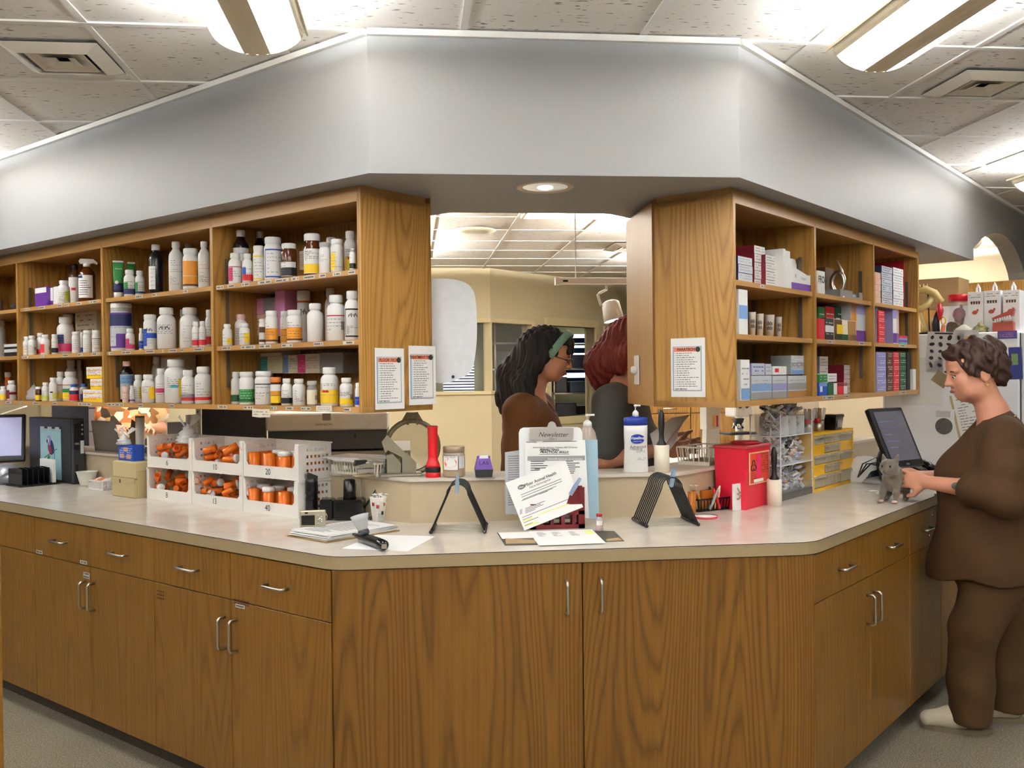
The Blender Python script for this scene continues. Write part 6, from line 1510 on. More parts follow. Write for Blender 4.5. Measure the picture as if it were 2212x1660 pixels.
m_ = MB().lathe([(w_*.98, 0), (w_*1.02, .006), (w_*.96, zc_*.55), (w_*.99, zc_*.86), (w_*.985, zc_)], 28, sy=.55); obj('body', m_, WHITE_PL, t)
BLU = mat('lotion_blue', (22, 50, 148), .35); obj('shoulder', MB().lathe([(w_*.99, zc_), (w_*1.0, zs2), (w_*.9, zs2+.003), (w_*.4, zs2+.005), (w_*.38, zs2+.009)], 28, sy=.55), BLU, t); pump(t, zs2+.006, w_*.26, (H-zs2)*2.7)
yf = -w_*.56
def wrap(parent, me_m, mm):
 pass
nn = 20; z0 = zc_*.72
m_ = MB(); m_.add([(w_*.55*max(-1, min(1, 1.15*math.cos(2*math.pi*k/nn))), yf-.0012, z0+w_*.38*math.sin(2*math.pi*k/nn)) for k in range(nn)], [tuple(range(nn))]); lg_ = obj('logo_badge', m_, BLU, t, fixn=False)
text(lg_, 'Vaseline', (0, yf-.002, z0+.003), .0155, cm('w'), bold=.02); text(lg_, 'intensive care', (0, yf-.002, z0-.009), .006, cm('w'))
text(t, 'Advanced', (w_*.05, yf-.0012, zc_*.555), .0155, INK); text(t, 'Healing', (-w_*.08, yf-.0012, zc_*.51), .0155, GREYINK)
printed(t, -.004, w_*.7, zc_*.43, zc_*.48, yf-.0012, 2, INK); printed(t, -.002, w_*.7, zc_*.27, zc_*.33, yf-.0012, 3, GREYINK)
def lint_roller(P, r, hr, H, lb, rz=0):
 t = thing('lint_roller', lb, 'lint roller', P, rz, 'lint rollers')
 obj('paper_roll', MB().lathe([(r*.9, 0), (r, .001), (r, hr), (r*.62, hr), (r*.6, hr-.004)], 24), mat('roll_cream', (238, 228, 206), .6), t)
 obj('handle', MB().lathe([(r*.62, hr-.003), (r*.66, hr+.004), (r*.36, hr+(H-hr)*.14), (r*.3, hr+(H-hr)*.3), (r*.42, hr+(H-hr)*.62), (r*.38, hr+(H-hr)*.85), (r*.2, H), (.0003, H+.001)], 20), BLACK_PL, t)
q = lpos(1434, 1021); r = px(q, 33)/2; lint_roller(P3(q+np.array([0, r, 0])), r, zat(q, 1434, 963)-ZLG, zat(q, 1434, 887)-ZLG, 'lint roller with black handle standing beside the lotion bottle')
q = on_z(1679, 1095, ZT); r = px(q, 32)/2; lint_roller(P3(q+np.array([0, r, 0])), r, zat(q, 1679, 1038)-ZT, zat(q, 1679, 968)-ZT, 'lint roller with black handle standing beside the red sharps container')
# smoked dome cover, punch, stapler, basket, papers on the left part of the ledge
SMOKE = mat('smoked_plastic', (140, 122, 84), .1, alpha=.55)
q = lpos(897, 1029); R0 = px(q, 124)/2; zc_ = R0*.98
t = thing('dome_cover', 'round smoked plastic cover with carry clip propped behind the flashlight', 'cover', P3(q+np.array([-.01, .075, 0])), .12)
X = Matrix.Translation((0, 0, zc_)) @ Matrix.Rotation(math.pi/2, 4, 'X')
obj('disc', MB().lathe([(R0*.86, -.004), (R0*.6, -.012), (.0003, -.018)], 40, X, cap=False), SMOKE, t); obj('rim', MB().lathe([(R0*.84, -.016), (R0, -.016), (R0, .016), (R0*.84, .016), (R0*.84, -.016)], 40, X, cap=False), mat('smoke_rim', (112, 98, 66), .15, alpha=.82), t)
obj('clip_frame', MB().plate([(-R0*.42, zc_+R0*.86), (-R0*.2, zc_+R0*1.22), (R0*.2, zc_+R0*1.22), (R0*.42, zc_+R0*.86)], -.012, -.008), MATS['smoke_rim'], t)
for x in (-.018, .018): obj('clip_arm', MB().box(x-.004, x+.004, -.02, -.012, zc_+R0*.78, zc_+R0*1.23), MATS['smoke_rim'], t)
q = lpos(866, 1031); t = thing('hole_punch', 'grey metal two-lever hole punch on a silver base', 'hole punch', P3(q+np.array([0, .02, 0])), .08)
PG = mat('punch_grey', (150, 142, 122), .35, .4)
w_ = px(q, 92); obj('base', MB().rbox(-w_*.5, w_*.5, -.02, .045, 0, .014, .01, 3), STEEL, t)
for k, x in enumerate((-w_*.16, w_*.2)):
 obj('jaw', MB().plate([(x-.028, .014), (x+.024, .014), (x+.026, .05), (x-.005, .085), (x-.028, .08)], -.006, .03), PG, t); obj('jaw_slot', MB().box(x-.031, x-.027, -.007, .031, .014, .066), BLACK_PL, t)
obj('lever', MB().plate([(-w_*.44, .13), (-w_*.30, .155), (w_*.10, .09), (w_*.30, .06), (w_*.24, .05), (-w_*.0, .075), (-w_*.3, .10), (-w_*.36, .09)], -.010, .022), PG, t)
q = lpos(805, 1031); t = thing('stapler', 'grey desk stapler with black nose beside the hole punch', 'stapler', P3(q+np.array([0, .015, 0])), .25)
w_ = px(q, 76); obj('base', MB().rbox(-w_*.55, w_*.5, -.016, .016, 0, .010, .006), mat('stapler_tan', (150, 134, 100), .4), t); obj('magazine', MB().box(-w_*.45, w_*.45, -.010, .010, .016, .030), STEEL, t)
obj('arm', MB().plate([(-w_*.5, .042), (-w_*.46, .06), (w_*.1, .06), (w_*.5, .046), (w_*.52, .012), (w_*.38, .012), (w_*.3, .03)], -.013, .013), PG, t); obj('nose', MB().plate([(-w_*.54, .044), (-w_*.5, .064), (-w_*.18, .064), (-w_*.2, .052)], -.014, .014), BLACK_PL, t)
q = lpos(716, 1024); bt = basket(PL(uvL(q)[0], uvL(q)[1]+.01, ZLG), RZL, .25, .14, .052, mat('basket_cream', (226, 218, 200), .45), 'cream slotted basket of papers on the ledge behind the numbered bins', 16)
for k in range(4):
 o = obj('paper_sheet', MB().box(0, .21, 0, .17, 0, .0022), PAPER, None, PL(uvL(q)[0]-.008+.03*k, uvL(q)[1]-.005+.004*k, ZLG+.0535+.0026*k), RZL+.05*(k-1)); tag(o, 'white sheet stacked on the cream ledge basket', 'paper', 'papers on the ledge basket')
# ledge basket on the right and red container etc.
q = on_z(*z6(560, 672), ZLG); bt = basket(PR(uvR(on_z(*z6(640, 690), ZLG))[0]+.05, VKR+.012, ZLG), RZR, .22, .15, .075, mat('basket_cream', (226, 218, 200), .45), 'cream square-holed basket on the ledge behind the red sharps container', 9)
# sharps container
SH = mat('sharps_red', (216, 30, 56), .32, var=.06)
o_, w_, d_, h_ = cornerbox('R', z6(1112, 1080), z6(815, 0)[0], z6(1330, 0)[0], z6(0, 538)[1])
d_ = min(d_, VKR-.013-uvR(o_)[1]); t = thing('sharps_container', 'translucent red sharps container with biohazard label', 'sharps container', o_, RZR)
def frus(mb, w0, d0, w1, d1, z0, z1, ins): mb.add([(x, y, z) for (a, b, c, d, z) in ((ins, w0-ins, ins, d0-ins, z0), (0, w1, 0, d1, z1)) for x, y in ((a, c), (b, c), (b, d), (a, d))], [(3, 2, 1, 0), (4, 5, 6, 7)]+[(k, (k+1) % 4, 4+(k+1) % 4, 4+k) for k in range(4)]); return mb
obj('tub', frus(MB(), w_, d_, w_, d_, 0, h_, .006), SH, t); obj('lid', MB().rbox(-.006, w_+.006, -.006, d_+.006, h_, h_+.012, .006), mat('sharps_lid', (190, 60, 64), .35), t)
obj('flap', MB().lathe([(.055, h_+.012), (.058, h_+.02), (.05, h_+.024), (.0003, h_+.024)], 24, Matrix.Translation((w_*.55, d_*.45, 0))), mat('flap_red', (176, 22, 40), .3), t)
lb_ = obj('hazard_label', MB().plate([(w_*.14, h_*.40), (w_*.93, h_*.40), (w_*.95, h_*.93), (w_*.14, h_*.93)], -.0016, .0015), mat('label_cream', (236, 196, 150), .5), t)
obj('label_field', MB().box(w_*.17, w_*.92, -.0022, -.0016, h_*.42, h_*.91), mat('label_red', (226, 70, 44), .5), lb_); obj('pink_strip', MB().box(w_*.42, w_*.58, -.0028, -.0022, h_*.5, h_*.88), mat('label_pink', (240, 40, 110), .5), lb_)
m_ = MB()
for k in range(3):
 a = math.radians(90+120*k); cx, cz = w_*.29+.013*math.cos(a), h_*.70+.013*math.sin(a)
 P_ = []
 for s in range(14):
  b = a+math.radians(-140+280*s/13); P_.append((cx+.011*math.cos(b), -.0030, cz+.011*math.sin(b)))
 m_.tube(P_, .0022, 5)
obj('hazard_symbol', m_, INK, lb_); printed(lb_, w_*.19, w_*.4, h_*.48, h_*.60, -.0029, 4, INK); printed(lb_, w_*.61, w_*.9, h_*.56, h_*.9, -.0029, 9, INK); obj('barcode', MB().box(w_*.3, w_*.68, -.003, -.0022, h_*.43, h_*.48), PAPER, lb_)
# small things before it
q = on_z(*z6(640, 1108), ZT); r = px(q, 86/4.096)/2; H = zat(q, 1496, 1062)-ZT
t = thing('amber_bottle', 'open amber vial holding two white syringes', 'vial', P3(q+np.array([0, r, 0])), face_cam(q)); obj('wall', MB().lathe([(r*.96, 0), (r, .003), (r, H), (r*.93, H), (r*.9, .004), (.0003, .004)], 20), mat('amber_vial', (206, 120, 30), .15, alpha=.8), t)
for k in range(2): syringe(P3(q+np.array([-.006+.014*k, r, .012])), (-.05, .06+.1*k, 0), 'white syringe standing in the open amber vial', 'syringes in the amber vial', 1.05)
a = on_z(*z6(868, 1122), ZT); b = on_z(*z6(1022, 1075), ZT); c = on_z(*z6(690, 1098), ZT)
t = basket(P3(c), RZR-.35, float(np.linalg.norm((b-a)[:2]))+.02, .1, .05, BLACK_PL, 'small black slotted basket of pens and bandages before the red container', 11)
R_ = random.Random(9); cen = (c+b)/2+np.array([-.0, .03, 0])
for k, (cn, lbn) in enumerate((('o', 'orange'), ('o', 'amber'), ('k', 'black'), ('r', 'red'), ('e', 'grey'), ('c', 'cream'))):
 p = cen+np.array([R_.uniform(-.05, .05), R_.uniform(-.02, .03), .006])
 o = obj('marker', MB().lathe([(.006, 0), (.007, .004), (.007, .07), (.005, .078), (.004, .09)], 10), cm(cn), None, P3(p)); o.rotation_euler = (R_.uniform(-.5, .5), R_.uniform(-.5, .5), 0); tag(o, '%s marker standing in the small black basket' % lbn, 'marker', 'markers in the black basket')
o = obj('pill_box', MB().rbox(-.03, .03, -.02, .02, 0, .075, .004), mat('amber_box', (200, 110, 30), .2, alpha=.85), None, P3(cen+np.array([-.035, .02, .004])), .4); tag(o, 'translucent orange box standing in the small black basket', 'box')
f = carton(P3(on_z(*z6(1000, 1085), ZT)), RZR-.2, .085, .006, .105, 'w', 'w', 'white greeting card with grey pattern leaning on the red container', None, '', 'greeting_card', 'card')
m_ = MB()
for k in range(7): ell(m_, .03+.01*(k % 3), .045+.006*k, .012, .004, k*.9, 10, y=-.0012-.0002*k)
obj('motif', m_, mat('motif_grey', (150, 140, 124), .6), f, fixn=False)
q = on_z(*z6(770, 1152), ZT); t = thing('tape_lid', 'flat round white lid with red rim before the black basket', 'lid', P3(q+np.array([0, .03, 0]))); obj('disc', MB().lathe([(.045, 0), (.045, .006), (.0003, .006)], 28), PAPER, t); obj('rim', MB().lathe([(.045, .0), (.0475, 0), (.0475, .0075), (.045, .0075)], 28, cap=False), mat('rim_red', (206, 60, 64), .4), t)
# ---- acrylic three-tier organiser with wrapped syringes
ACR = mat('acrylic', (226, 230, 234), .06, alpha=.12); ACE = mat('acrylic_edge', (246, 248, 250), .15)
oy_ = on_z(*z6(1708, 922), ZT); uy_, vy_ = uvR(oy_); RZA = RZR
u0_ = uvR(on_R(1687, 1000, vy_))[0]; o_ = PR(u0_, vy_, ZT); w_ = uy_-u0_-.006; d_ = min(.24, VKR-vy_-.015)
hT = zat(o_, 1686, 897)-ZT
t = thing('acrylic_organiser', 'clear acrylic three-tier organiser crammed with wrapped syringes', 'organiser', o_, RZA)
tiers = [0.03, hT*.40, hT*.74, hT]
for k, z in enumerate(tiers[:3]):
 obj('tier_floor', MB().box(0, w_, 0, d_, z, z+.004), ACE if k else ACR, t)
 obj('front_lip', MB().box(0, w_, 0, .003, z+.004, z+.03), ACR, t)
for x in (0, w_-.004): obj('side_panel', MB().box(x, x+.004, 0, d_, 0, hT), ACR, t)
obj('back_panel', MB().box(.004, w_-.004, d_-.004, d_, 0, hT), ACR, t)
for x in (w_*.25, w_*.5, w_*.75): obj('divider', MB().box(x-.0015, x+.0015, .003, d_-.004, tiers[2]+.004, hT*.97), ACE, t)
for (x, y) in ((0, 0), (w_-.003, 0), (0, d_-.003)): obj('edge', MB().box(x-.0005, x+.0035, y-.0005, y+.0035, 0, hT), ACE, t)
obj('base', MB().box(0, w_, 0, d_, 0, .028), mat('base_grey', (90, 88, 86), .4), t)
WRAP = mat('syringe_wrap', (228, 226, 222), .25, var=.12, scale=60)
def wrapped(mb, R_, x0, x1, y0, y1, z0, z1, n, th=.007, ln=(.07, .12)):
 for k in range(n):
  L_ = R_.uniform(*ln); c = Vector((R_.uniform(x0, x1), R_.uniform(y0, y1), R_.uniform(z0, z1)))
  X_ = Matrix.Translation(c) @ Matrix.Rotation(R_.uniform(0, 6.28), 4, 'Z') @ Matrix.Rotation(R_.uniform(-.9, .9), 4, 'Y') @ Matrix.Rotation(R_.uniform(0, 3), 4, 'X')
  mb.box(-L_/2, L_/2, -th, th, -.0012, .0012, X_)
  mb.tube([X_ @ Vector((-L_*.42, 0, 0)), X_ @ Vector((L_*.38, 0, 0))], th*.55, 5)
 return mb
WL = [WRAP, mat('wrap_grey', (176, 172, 166), .3, var=.2, scale=60), mat('wrap_tan', (206, 186, 160), .4, var=.15, scale=60), mat('wrap_lilac', (170, 170, 206), .3), mat('wrap_ink', (84, 82, 84), .4), mat('wrap_pink', (226, 170, 158), .4)]
R_ = random.Random(12)
for k, (za, zb_, lb) in enumerate(((tiers[0]+.012, tiers[1]-.03, 'lower'), (tiers[1]+.012, tiers[2]-.03, 'middle'), (tiers[2]+.012, tiers[3]+.03, 'top'))):
 st = None
 for j, (mm_, n) in enumerate(zip(WL, (120, 44, 30, 14, 12, 12))):
  m_ = wrapped(MB(), R_, .045, w_-.045, .05, d_-.05, za, zb_, n, .007, (.06, .10))
  nm = 'wrapped_syringes'
  if st is None:
   st = obj(nm, m_, mm_, None, o_, RZA); tag(st, 'heap of paper-wrapped syringes in the %s acrylic tier' % lb, 'syringes'); st['kind'] = 'stuff'
  else:
   c_ = obj('wrappers', m_, mm_, st); c_['kind'] = 'stuff'
# ---- yellow drawer cabinet
YEL = mat('yellow_plastic', (240, 184, 24), .4, var=.05); YCL = mat('drawer_clear', (226, 214, 186), .2, alpha=.62)
o_, w_, d_, h_ = cornerbox('R', z6(1708, 922), z6(1660, 0)[0], z6(2065, 0)[0], z6(0, 400)[1])
d_ = .138
t = thing('drawer_organiser', 'yellow small-parts cabinet with clear plastic drawers', 'drawer cabinet', o_, RZR)
obj('back', MB().box(0, w_, d_-.004, d_, 0, h_), YEL, t)
m_ = MB(); frame_rect(m_, 0, w_, 0, h_, .012, 0, d_-.004); obj('frame', m_, YEL, t)
rows = [(.85, .97), (.69, .83), (.52, .67), (.35, .50), (.18, .33), (.03, .16)]; cells = []
hh = h_; c3 = [.015, w_*.30, w_*.40, w_*.50, w_*.60, w_*.70, w_-.015]
rowsZ = [(.80, .96, 'big3'), (.64, .78, 'small'), (.46, .62, 'mix'), (.29, .44, 'small'), (.06, .27, 'mix')]
for za, zb_, kind in rowsZ:
 if kind == 'small': cs = [(w_*.30, w_*.39), (w_*.39, w_*.48), (w_*.48, w_*.57), (w_*.57, w_*.66)]; blanks = [(.014, w_*.29), (w_*.67, w_-.014)]
 elif kind == 'big3': cs = [(.016, w_*.27), (w_*.30, w_*.48), (w_*.48, w_*.66), (w_*.68, w_-.016)]; blanks = []
 else: cs = [(.016, w_*.28), (w_*.29, w_*.38), (w_*.38, w_*.475), (w_*.475, w_*.57), (w_*.57, w_*.66), (w_*.68, w_-.016)]; blanks = []
 for a_, b_ in blanks: obj('blank_panel', MB().box(a_, b_, .004, .01, hh*za-.004, hh*zb_+.004), YEL, t)
 obj('shelf_rail', MB().box(.012, w_-.012, .002, d_-.004, hh*za-.008, hh*za-.003), YEL, t)
 for a_, b_ in cs:
  dr = obj('drawer', MB().rbox(a_+.0015, b_-.0015, .001, d_-.02, hh*za, hh*zb_, .002, 1), YCL, t); obj('pull', MB().box(a_+.002, b_-.002, -.007, .001, hh*zb_-.012, hh*zb_-.004), YCL, dr)
  if rng.random() < .7: obj('contents', MB().box(a_+.004, b_-.004, .006, d_-.03, hh*za+.002, hh*za+(zb_-za)*hh*.45), mat('drawer_bits', (170, 140, 100), .5, var=.5, scale=140), dr)
 for k, (a_, b_) in enumerate(cs[:-1]): obj('partition', MB().box(b_-.001, b_+.001, .002, d_-.004, hh*za-.003, hh*zb_+.003), YEL, t)
# on top: two steel cups with red tags and tongue depressors, black caddy
Py = o_+Vector((0, 0, h_))
for k, (f, lb) in enumerate(((.14, 'steel cup of wooden tongue depressors nearest the acrylic organiser'), (.38, 'steel cup of tongue depressors beside the black caddy'))):
 p = PR(uvR(o_)[0]+w_*f, uvR(o_)[1]+.05, ZT+h_); t = thing('depressor_cup', lb, 'cup', p, face_cam(p)); r = .026; H = .055
 obj('cup', MB().lathe([(r*.92, 0), (r, .003), (r, H), (r*.93, H), (r*.9, .004), (.0003, .004)], 20), STEEL, t); obj('red_tag', patch(MB(), r*1.03, -50, 20, H*.75, H*1.1), REDP, t, fixn=False)
 for j in range(6):
  a = j*1.05; st = obj('tongue_depressor', MB().rbox(-.008, .008, -.0012, .0012, 0, .105, .002), mat('depressor_wood', (206, 184, 150), .7) if j % 2 else PAPER, None, p+Vector((.012*math.cos(a), .012*math.sin(a), .005)))
  st.rotation_euler = (.18*math.sin(a)*-1, .18*math.cos(a), a); tag(st, 'flat %s depressor in the %s' % ('wooden' if j % 2 else 'paper-wrapped', 'cup nearest the acrylic organiser' if k == 0 else 'cup beside the black caddy'), 'depressor', 'tongue depressors')
p = PR(uvR(o_)[0]+w_*.66, uvR(o_)[1]+.04, ZT+h_); t = thing('desk_caddy', 'black and silver caddy standing on the yellow drawer cabinet', 'caddy', p, RZR); obj('box', frustum(MB(), .042, .05, 0, .06), GLB, t); obj('lid', frustum(MB(), .054, .052, .06, .072), BLACK_PL, t); obj('silver_label', MB().box(-.03, .03, -.0385, -.0365, .012, .05), STEEL, t)
# ---- right end of worktop: scanner, monitor, phone, keyboard
q = on_z(1868, 1043, ZT); t = thing('label_printer', 'rounded white device with black front beside the yellow cabinet', 'printer', P3(q+np.array([.03, .06, 0])), RZR-.3)
obj('shell', MB().lathe([(.10, 0), (.102, .01), (.095, .06), (.075, .1), (.04, .12), (.0003, .125)], 28, sx=1.05, sy=.8), WHITE_PL, t); obj('black_front', MB().lathe([(.075, 0), (.073, .02), (.055, .055), (.03, .07), (.0003, .072)], 24, Matrix.Translation((.0, -.045, .0)), sx=1.05, sy=.7), BLACK_PL, t)
q = on_R(1932, 950, 1.42); Pm = PR(uvR(q)[0], 1.42, ZT)
zm = zat(Pm, 1930, 948)-ZT
SCR_L, SCR = SCR, mat('screen_dim', (92, 90, 98), .25, emit=.08, ecol=lin((120, 118, 130)))
t = monitor(Pm, RZR-.5, .26, .30, 24, max(.22, zm), 'black flat monitor tilted back beside the white refrigerator')
t.rotation_euler = (0, 0, RZR-.30)
q = on_z(2010, 1025, ZT+.02); t = thing('desk_phone', 'black desk telephone with handset behind the keyboard', 'telephone', PR(uvR(q)[0]+.10, uvR(q)[1]+.04, ZT), RZR-.25); t.scale = (.85,)*3
obj('base', MB().add([(x, y, z) for x, y, z in ((-.11, -.1, 0), (.11, -.1, 0), (.11, .1, 0), (-.11, .1, 0), (-.11, -.1, .02), (.11, -.1, .02), (.11, .1, .085), (-.11, .1, .085))], [(3, 2, 1, 0), (4, 5, 6, 7), (0, 1, 5, 4), (1, 2, 6, 5), (2, 3, 7, 6), (3, 0, 4, 7)]), GLB, t)
obj('handset', MB().tube([(-.075, -.07, .052), (-.075, -.05, .072), (-.075, .02, .092), (-.075, .07, .108), (-.075, .09, .10)], .02, 10, taper=[1.2, 1.1, .8, 1.1, 1.2]), GLB, t)
for i in range(3):
 for j in range(4): obj('key', MB().rbox(.0+.028*i, .02+.028*i, -.07+.03*j, -.052+.03*j, .032+.0097*j, .040+.0097*j, .003), DGREY_PL, t)
obj('display', MB().box(.0, .085, .062, .088, .077, .0885), mat('lcd', (120, 124, 118), .25), t)
q = on_z(2005, 1040, ZT); t = thing('keyboard', 'black computer keyboard lying before the telephone', 'keyboard', PR(uvR(q)[0]-.02, uvR(q)[1]+.02, ZT), RZR-.12)
obj('tray', MB().rbox(0, .42, -.07, .07, 0, .016, .006), DGREY_PL, t)
km = MB().rbox(-.0085, .0085, -.0085, .0085, 0, .006, .002, 1).mesh('key'); km.materials.append(BLACK_PL)
for i in range(18):
 for j in range(6): o = bpy.data.objects.new('key', km); link(o, t); o.location = (.022+i*.0222, -.052+j*.0205, .0155)
for k in range(3): tag(obj('cable', MB().tube([tuple(Pm+Vector((-.05-.02*k, -.05, .004))), tuple(Pm+Vector((-.1, -.08+.03*k, .09+.02*k))), tuple(Pm+Vector((-.13-.02*k, -.02, .10))), tuple(Pm+Vector((-.16, .05, .03)))], .0035, 6), BLACK_PL), 'black cable bunched behind the tilted monitor', 'cable', 'cables behind the tilted monitor')
for k, (x, y) in enumerate(((1886, 1062), (1902, 1066))):
 q = on_z(x, y, ZT); o = obj('wrapper', crumple(.06, .03, .006, 8, .3, 70+k), PAPER, None, P3(q), .3*k); tag(o, 'torn white wrapper lying on the worktop beside the held animal', 'wrapper', 'wrappers on the worktop')
# ================================================================== notices, switch, dispenser
def notice(wing, pxs, title, lb, rows=16):
 (xa, ya, xb, yb) = pxs
 if wing == 'L': n, d0 = UL, 2.497-.0035
 else: n, d0 = UR, 3.195-.0035
 c = [on_plane(x, y, n, d0) for x, y in ((xa, yb), (xb, yb), (xb, ya), (xa, ya))]
 ex = Vector(P3(c[1]-c[0])); w_ = ex.length; h_ = float(c[3][2]-c[0][2]); rz = math.atan2(ex.y, ex.x)
 t = thing('notice', lb, 'notice', P3(c[0]), rz)
 obj('sheet', MB().box(0, w_, 0, .0008, 0, h_), PAPER, t); obj('frame_line', MB().box(w_*.06, w_*.9, -.0006, 0, h_*.10, h_*.86), mat('notice_grey', (170, 174, 182), .6), t); obj('field', MB().box(w_*.09, w_*.87, -.0012, -.0006, h_*.12, h_*.845), PAPER, t)
 obj('blue_margin', MB().box(w_*.065, w_*.085, -.0013, -.0006, h_*.12, h_*.845), cm('B'), t); hb_ = obj('banner', MB().box(w_*.1, w_*.86, -.0018, -.0012, h_*.77, h_*.84), mat('banner_orange', (238, 132, 96), .6), t)
 text(hb_, title, (w_*.45, -.0024, h_*.805), w_*.105, INK, shear=.15, bold=.02); obj('paw_badge', MB().lathe([(.0002, 0), (w_*.07, 0), (w_*.07, .0006)], 14, Matrix.Translation((w_*.8, -.0018, h_*.805)) @ Matrix.Rotation(math.pi/2, 4, 'X')), INK, hb_)
 m_ = MB(); hr = h_*.60/rows
 for k in range(rows):
  z = h_*.745-k*hr; m_.box(w_*.12, w_*.135, -.0018, -.0012, z-hr*.2, z+hr*.1); x = w_*.17; e = w_*rng.uniform(.5, .82)
  while x < e: ln = w_*rng.uniform(.03, .1); m_.quad((x, -.0015, z-hr*.16), (min(x+ln, e), -.0015, z-hr*.16), (min(x+ln, e), -.0015, z+hr*.16), (x, -.0015, z+hr*.16)); x += ln+w_*.02
 obj('print', m_, GREYINK, t, fixn=False); text(t, 'KEEP SMILING!', (w_*.3, -.0016, h_*.135), w_*.055, INK, bold=.02)
notice('L', (811, 752, 874, 886), 'FLOOR TECH', 'white taped notice headed Floor Tech on the oak end panel'); notice('L', (884, 747, 942, 876), 'TREATMENT TECH', 'white taped notice headed Treatment Tech on the oak end panel'); notice('R', (1450, 732, 1524, 858), 'PARATECH', 'white taped notice headed Paratech on the oak end panel')
for xa, ya, xb, yb, lb in ((545, 884, 584, 902, 'torn cream paper label hanging from the medicine shelf'), (683, 877, 718, 890, 'handwritten paper label taped under the medicine shelf')):
 a = on_L(xa, yb, VUL-.003); b = on_L(xb, ya, VUL-.003); w_ = float(np.linalg.norm((b-a)[:2])); h_ = float(b[2]-a[2])
 o = obj('paper_label', MB().plate([(0, .003), (w_*.4, 0), (w_, h_*.08), (w_*.96, h_), (w_*.5, h_*.95), (.002, h_)], -.001, 0), mat('cream_paper', (232, 222, 204), .7), None, P3(a), RZL); tag(o, lb, 'label'); printed(o, w_*.1, w_*.9, h_*.2, h_*.8, -.0013, 2, GREYINK)
# dimmer switch on the return panel (x = Rb.x plane)
def on_x(x, y, xx): return on_plane(x, y, (1, 0, 0), xx)
q = on_x(1377, 800, Rb.x-.001); t = thing('dimmer_switch', 'white dimmer switch plate with round knob', 'switch', P3(q), -math.pi/2)
obj('plate', MB().rbox(-.037, .037, -.006, 0, -.06, .06, .003), WHITE_PL, t); obj('knob', MB().lathe([(.017, 0), (.017, .012), (.013, .02), (.0003, .021)], 20, Matrix.Translation((0, -.006, 0)) @ Matrix.Rotation(math.pi/2, 4, 'X')), WHITE_PL, t)
# towel dispenser on the left return panel, facing +X
ydp = 3.82; c = on_y(1000, 720, ydp)
zt_ = float(on_y(1000, 609, ydp)[2]); zb_ = float(on_y(1000, 826, ydp)[2]); xr_ = float(on_y(1026, 690, ydp)[0]); x0_ = xl+.002
t = thing('towel_dispenser', 'rounded white towel dispenser mounted on the oak return panel', 'dispenser', (x0_, ydp, 0), 0)
Wd = xr_-x0_; Hh = zt_-zb_
prof = [(0, zb_), (Wd*.3, zb_-.004), (Wd*.62, zb_+Hh*.04), (Wd*.85, zb_+Hh*.09), (Wd*.93, zb_+Hh*.2), (Wd*1.0, zb_+Hh*.45), (Wd*.98, zb_+Hh*.80), (Wd*.9, zb_+Hh*.91), (Wd*.72, zb_+Hh*.97), (Wd*.4, zt_), (0, zt_)]
def smooth_poly(P, it=2):
 for _ in range(it):
  Q = [P[0]]
  for a, b in zip(P, P[1:]): Q += [(a[0]*.75+b[0]*.25, a[1]*.75+b[1]*.25), (a[0]*.25+b[0]*.75, a[1]*.25+b[1]*.75)]
  P = Q+[P[-1]]
 return P
obj('shell', MB().plate(smooth_poly(prof), -.13, .13), mat('dispenser_white', (238, 240, 244), .25), t)
obj('lock', MB().lathe([(.0002, 0), (.006, 0), (.006, .003)], 12, Matrix.Translation((Wd*.45, -.131, zb_+Hh*.055)) @ Matrix.Rotation(math.pi/2, 4, 'X')), DGREY_PL, t)
# ================================================================== refrigerator and what is on it
UF = 5.535
def on_F(x, y): return on_plane(x, y, UR, UF)
vfl = uvR(on_F(1906, 900))[1]; vfr = uvR(on_F(2203, 900))[1]; zf = float(on_F(2120, 718)[2])
# local frame: x = -v (image right), y = +u (depth); rz so that local -Y = -u
RZF = math.atan2(-VR[1], -VR[0])          # local +X along -v
FP = PR(UF, vfl, 0)
FRW = mat('fridge_white', (242, 244, 248), .28, var=.02)
wF = vfl-vfr
t = thing('refrigerator', 'large white refrigerator covered in papers behind the standing woman', 'refrigerator', FP, RZF)
obj('cabinet', MB().rbox(0, wF, 0, .68, .03, zf, .01, 2), FRW, t); obj('door', MB().rbox(wF+.004, wF+.06, .005, .675, .05, zf-.005, .012, 2), FRW, t); obj('door_gasket', MB().box(wF, wF+.004, .01, .67, .05, zf-.01), DGREY_PL, t)
obj('plinth', MB().box(.01, wF-.01, .02, .66, 0, .03), BLACK_PL, t)
def fpos(x, y): q = on_F(x, y); return vfl-uvR(q)[1], float(q[2])
def fpaper(x0, y0, x1, y1, m, name, lb, cat, ang=0., th=.001, out=.0):
 a, zb = fpos(x0, y1); b, zt = fpos(x1, y0); w_, h_ = b-a, zt-zb
 o = obj(name, MB().box(-w_/2, w_/2, -th, 0, -h_/2, h_/2), m, None, FP+Vector(P3(np.array([0, 0, 0]))), RZF)
 c = Matrix.Rotation(RZF, 3, 'Z') @ Vector(((a+b)/2, -.0006-out, 0)); o.location = (FP.x+c.x, FP.y+c.y, (zb+zt)/2); o.rotation_euler = (Matrix.Rotation(RZF, 4, 'Z') @ Matrix.Rotation(ang, 4, 'Y')).to_euler(); tag(o, lb, cat); return o, w_, h_
GP_ = mat('grey_paper', (206, 202, 198), .7, var=.04)
o, w_, h_ = fpaper(2002, 716, 2080, 806, GP_, 'wall_chart', 'grey chart printed with rows of small insects on the refrigerator', 'chart', .06)
m_ = MB(); R_ = random.Random(3)
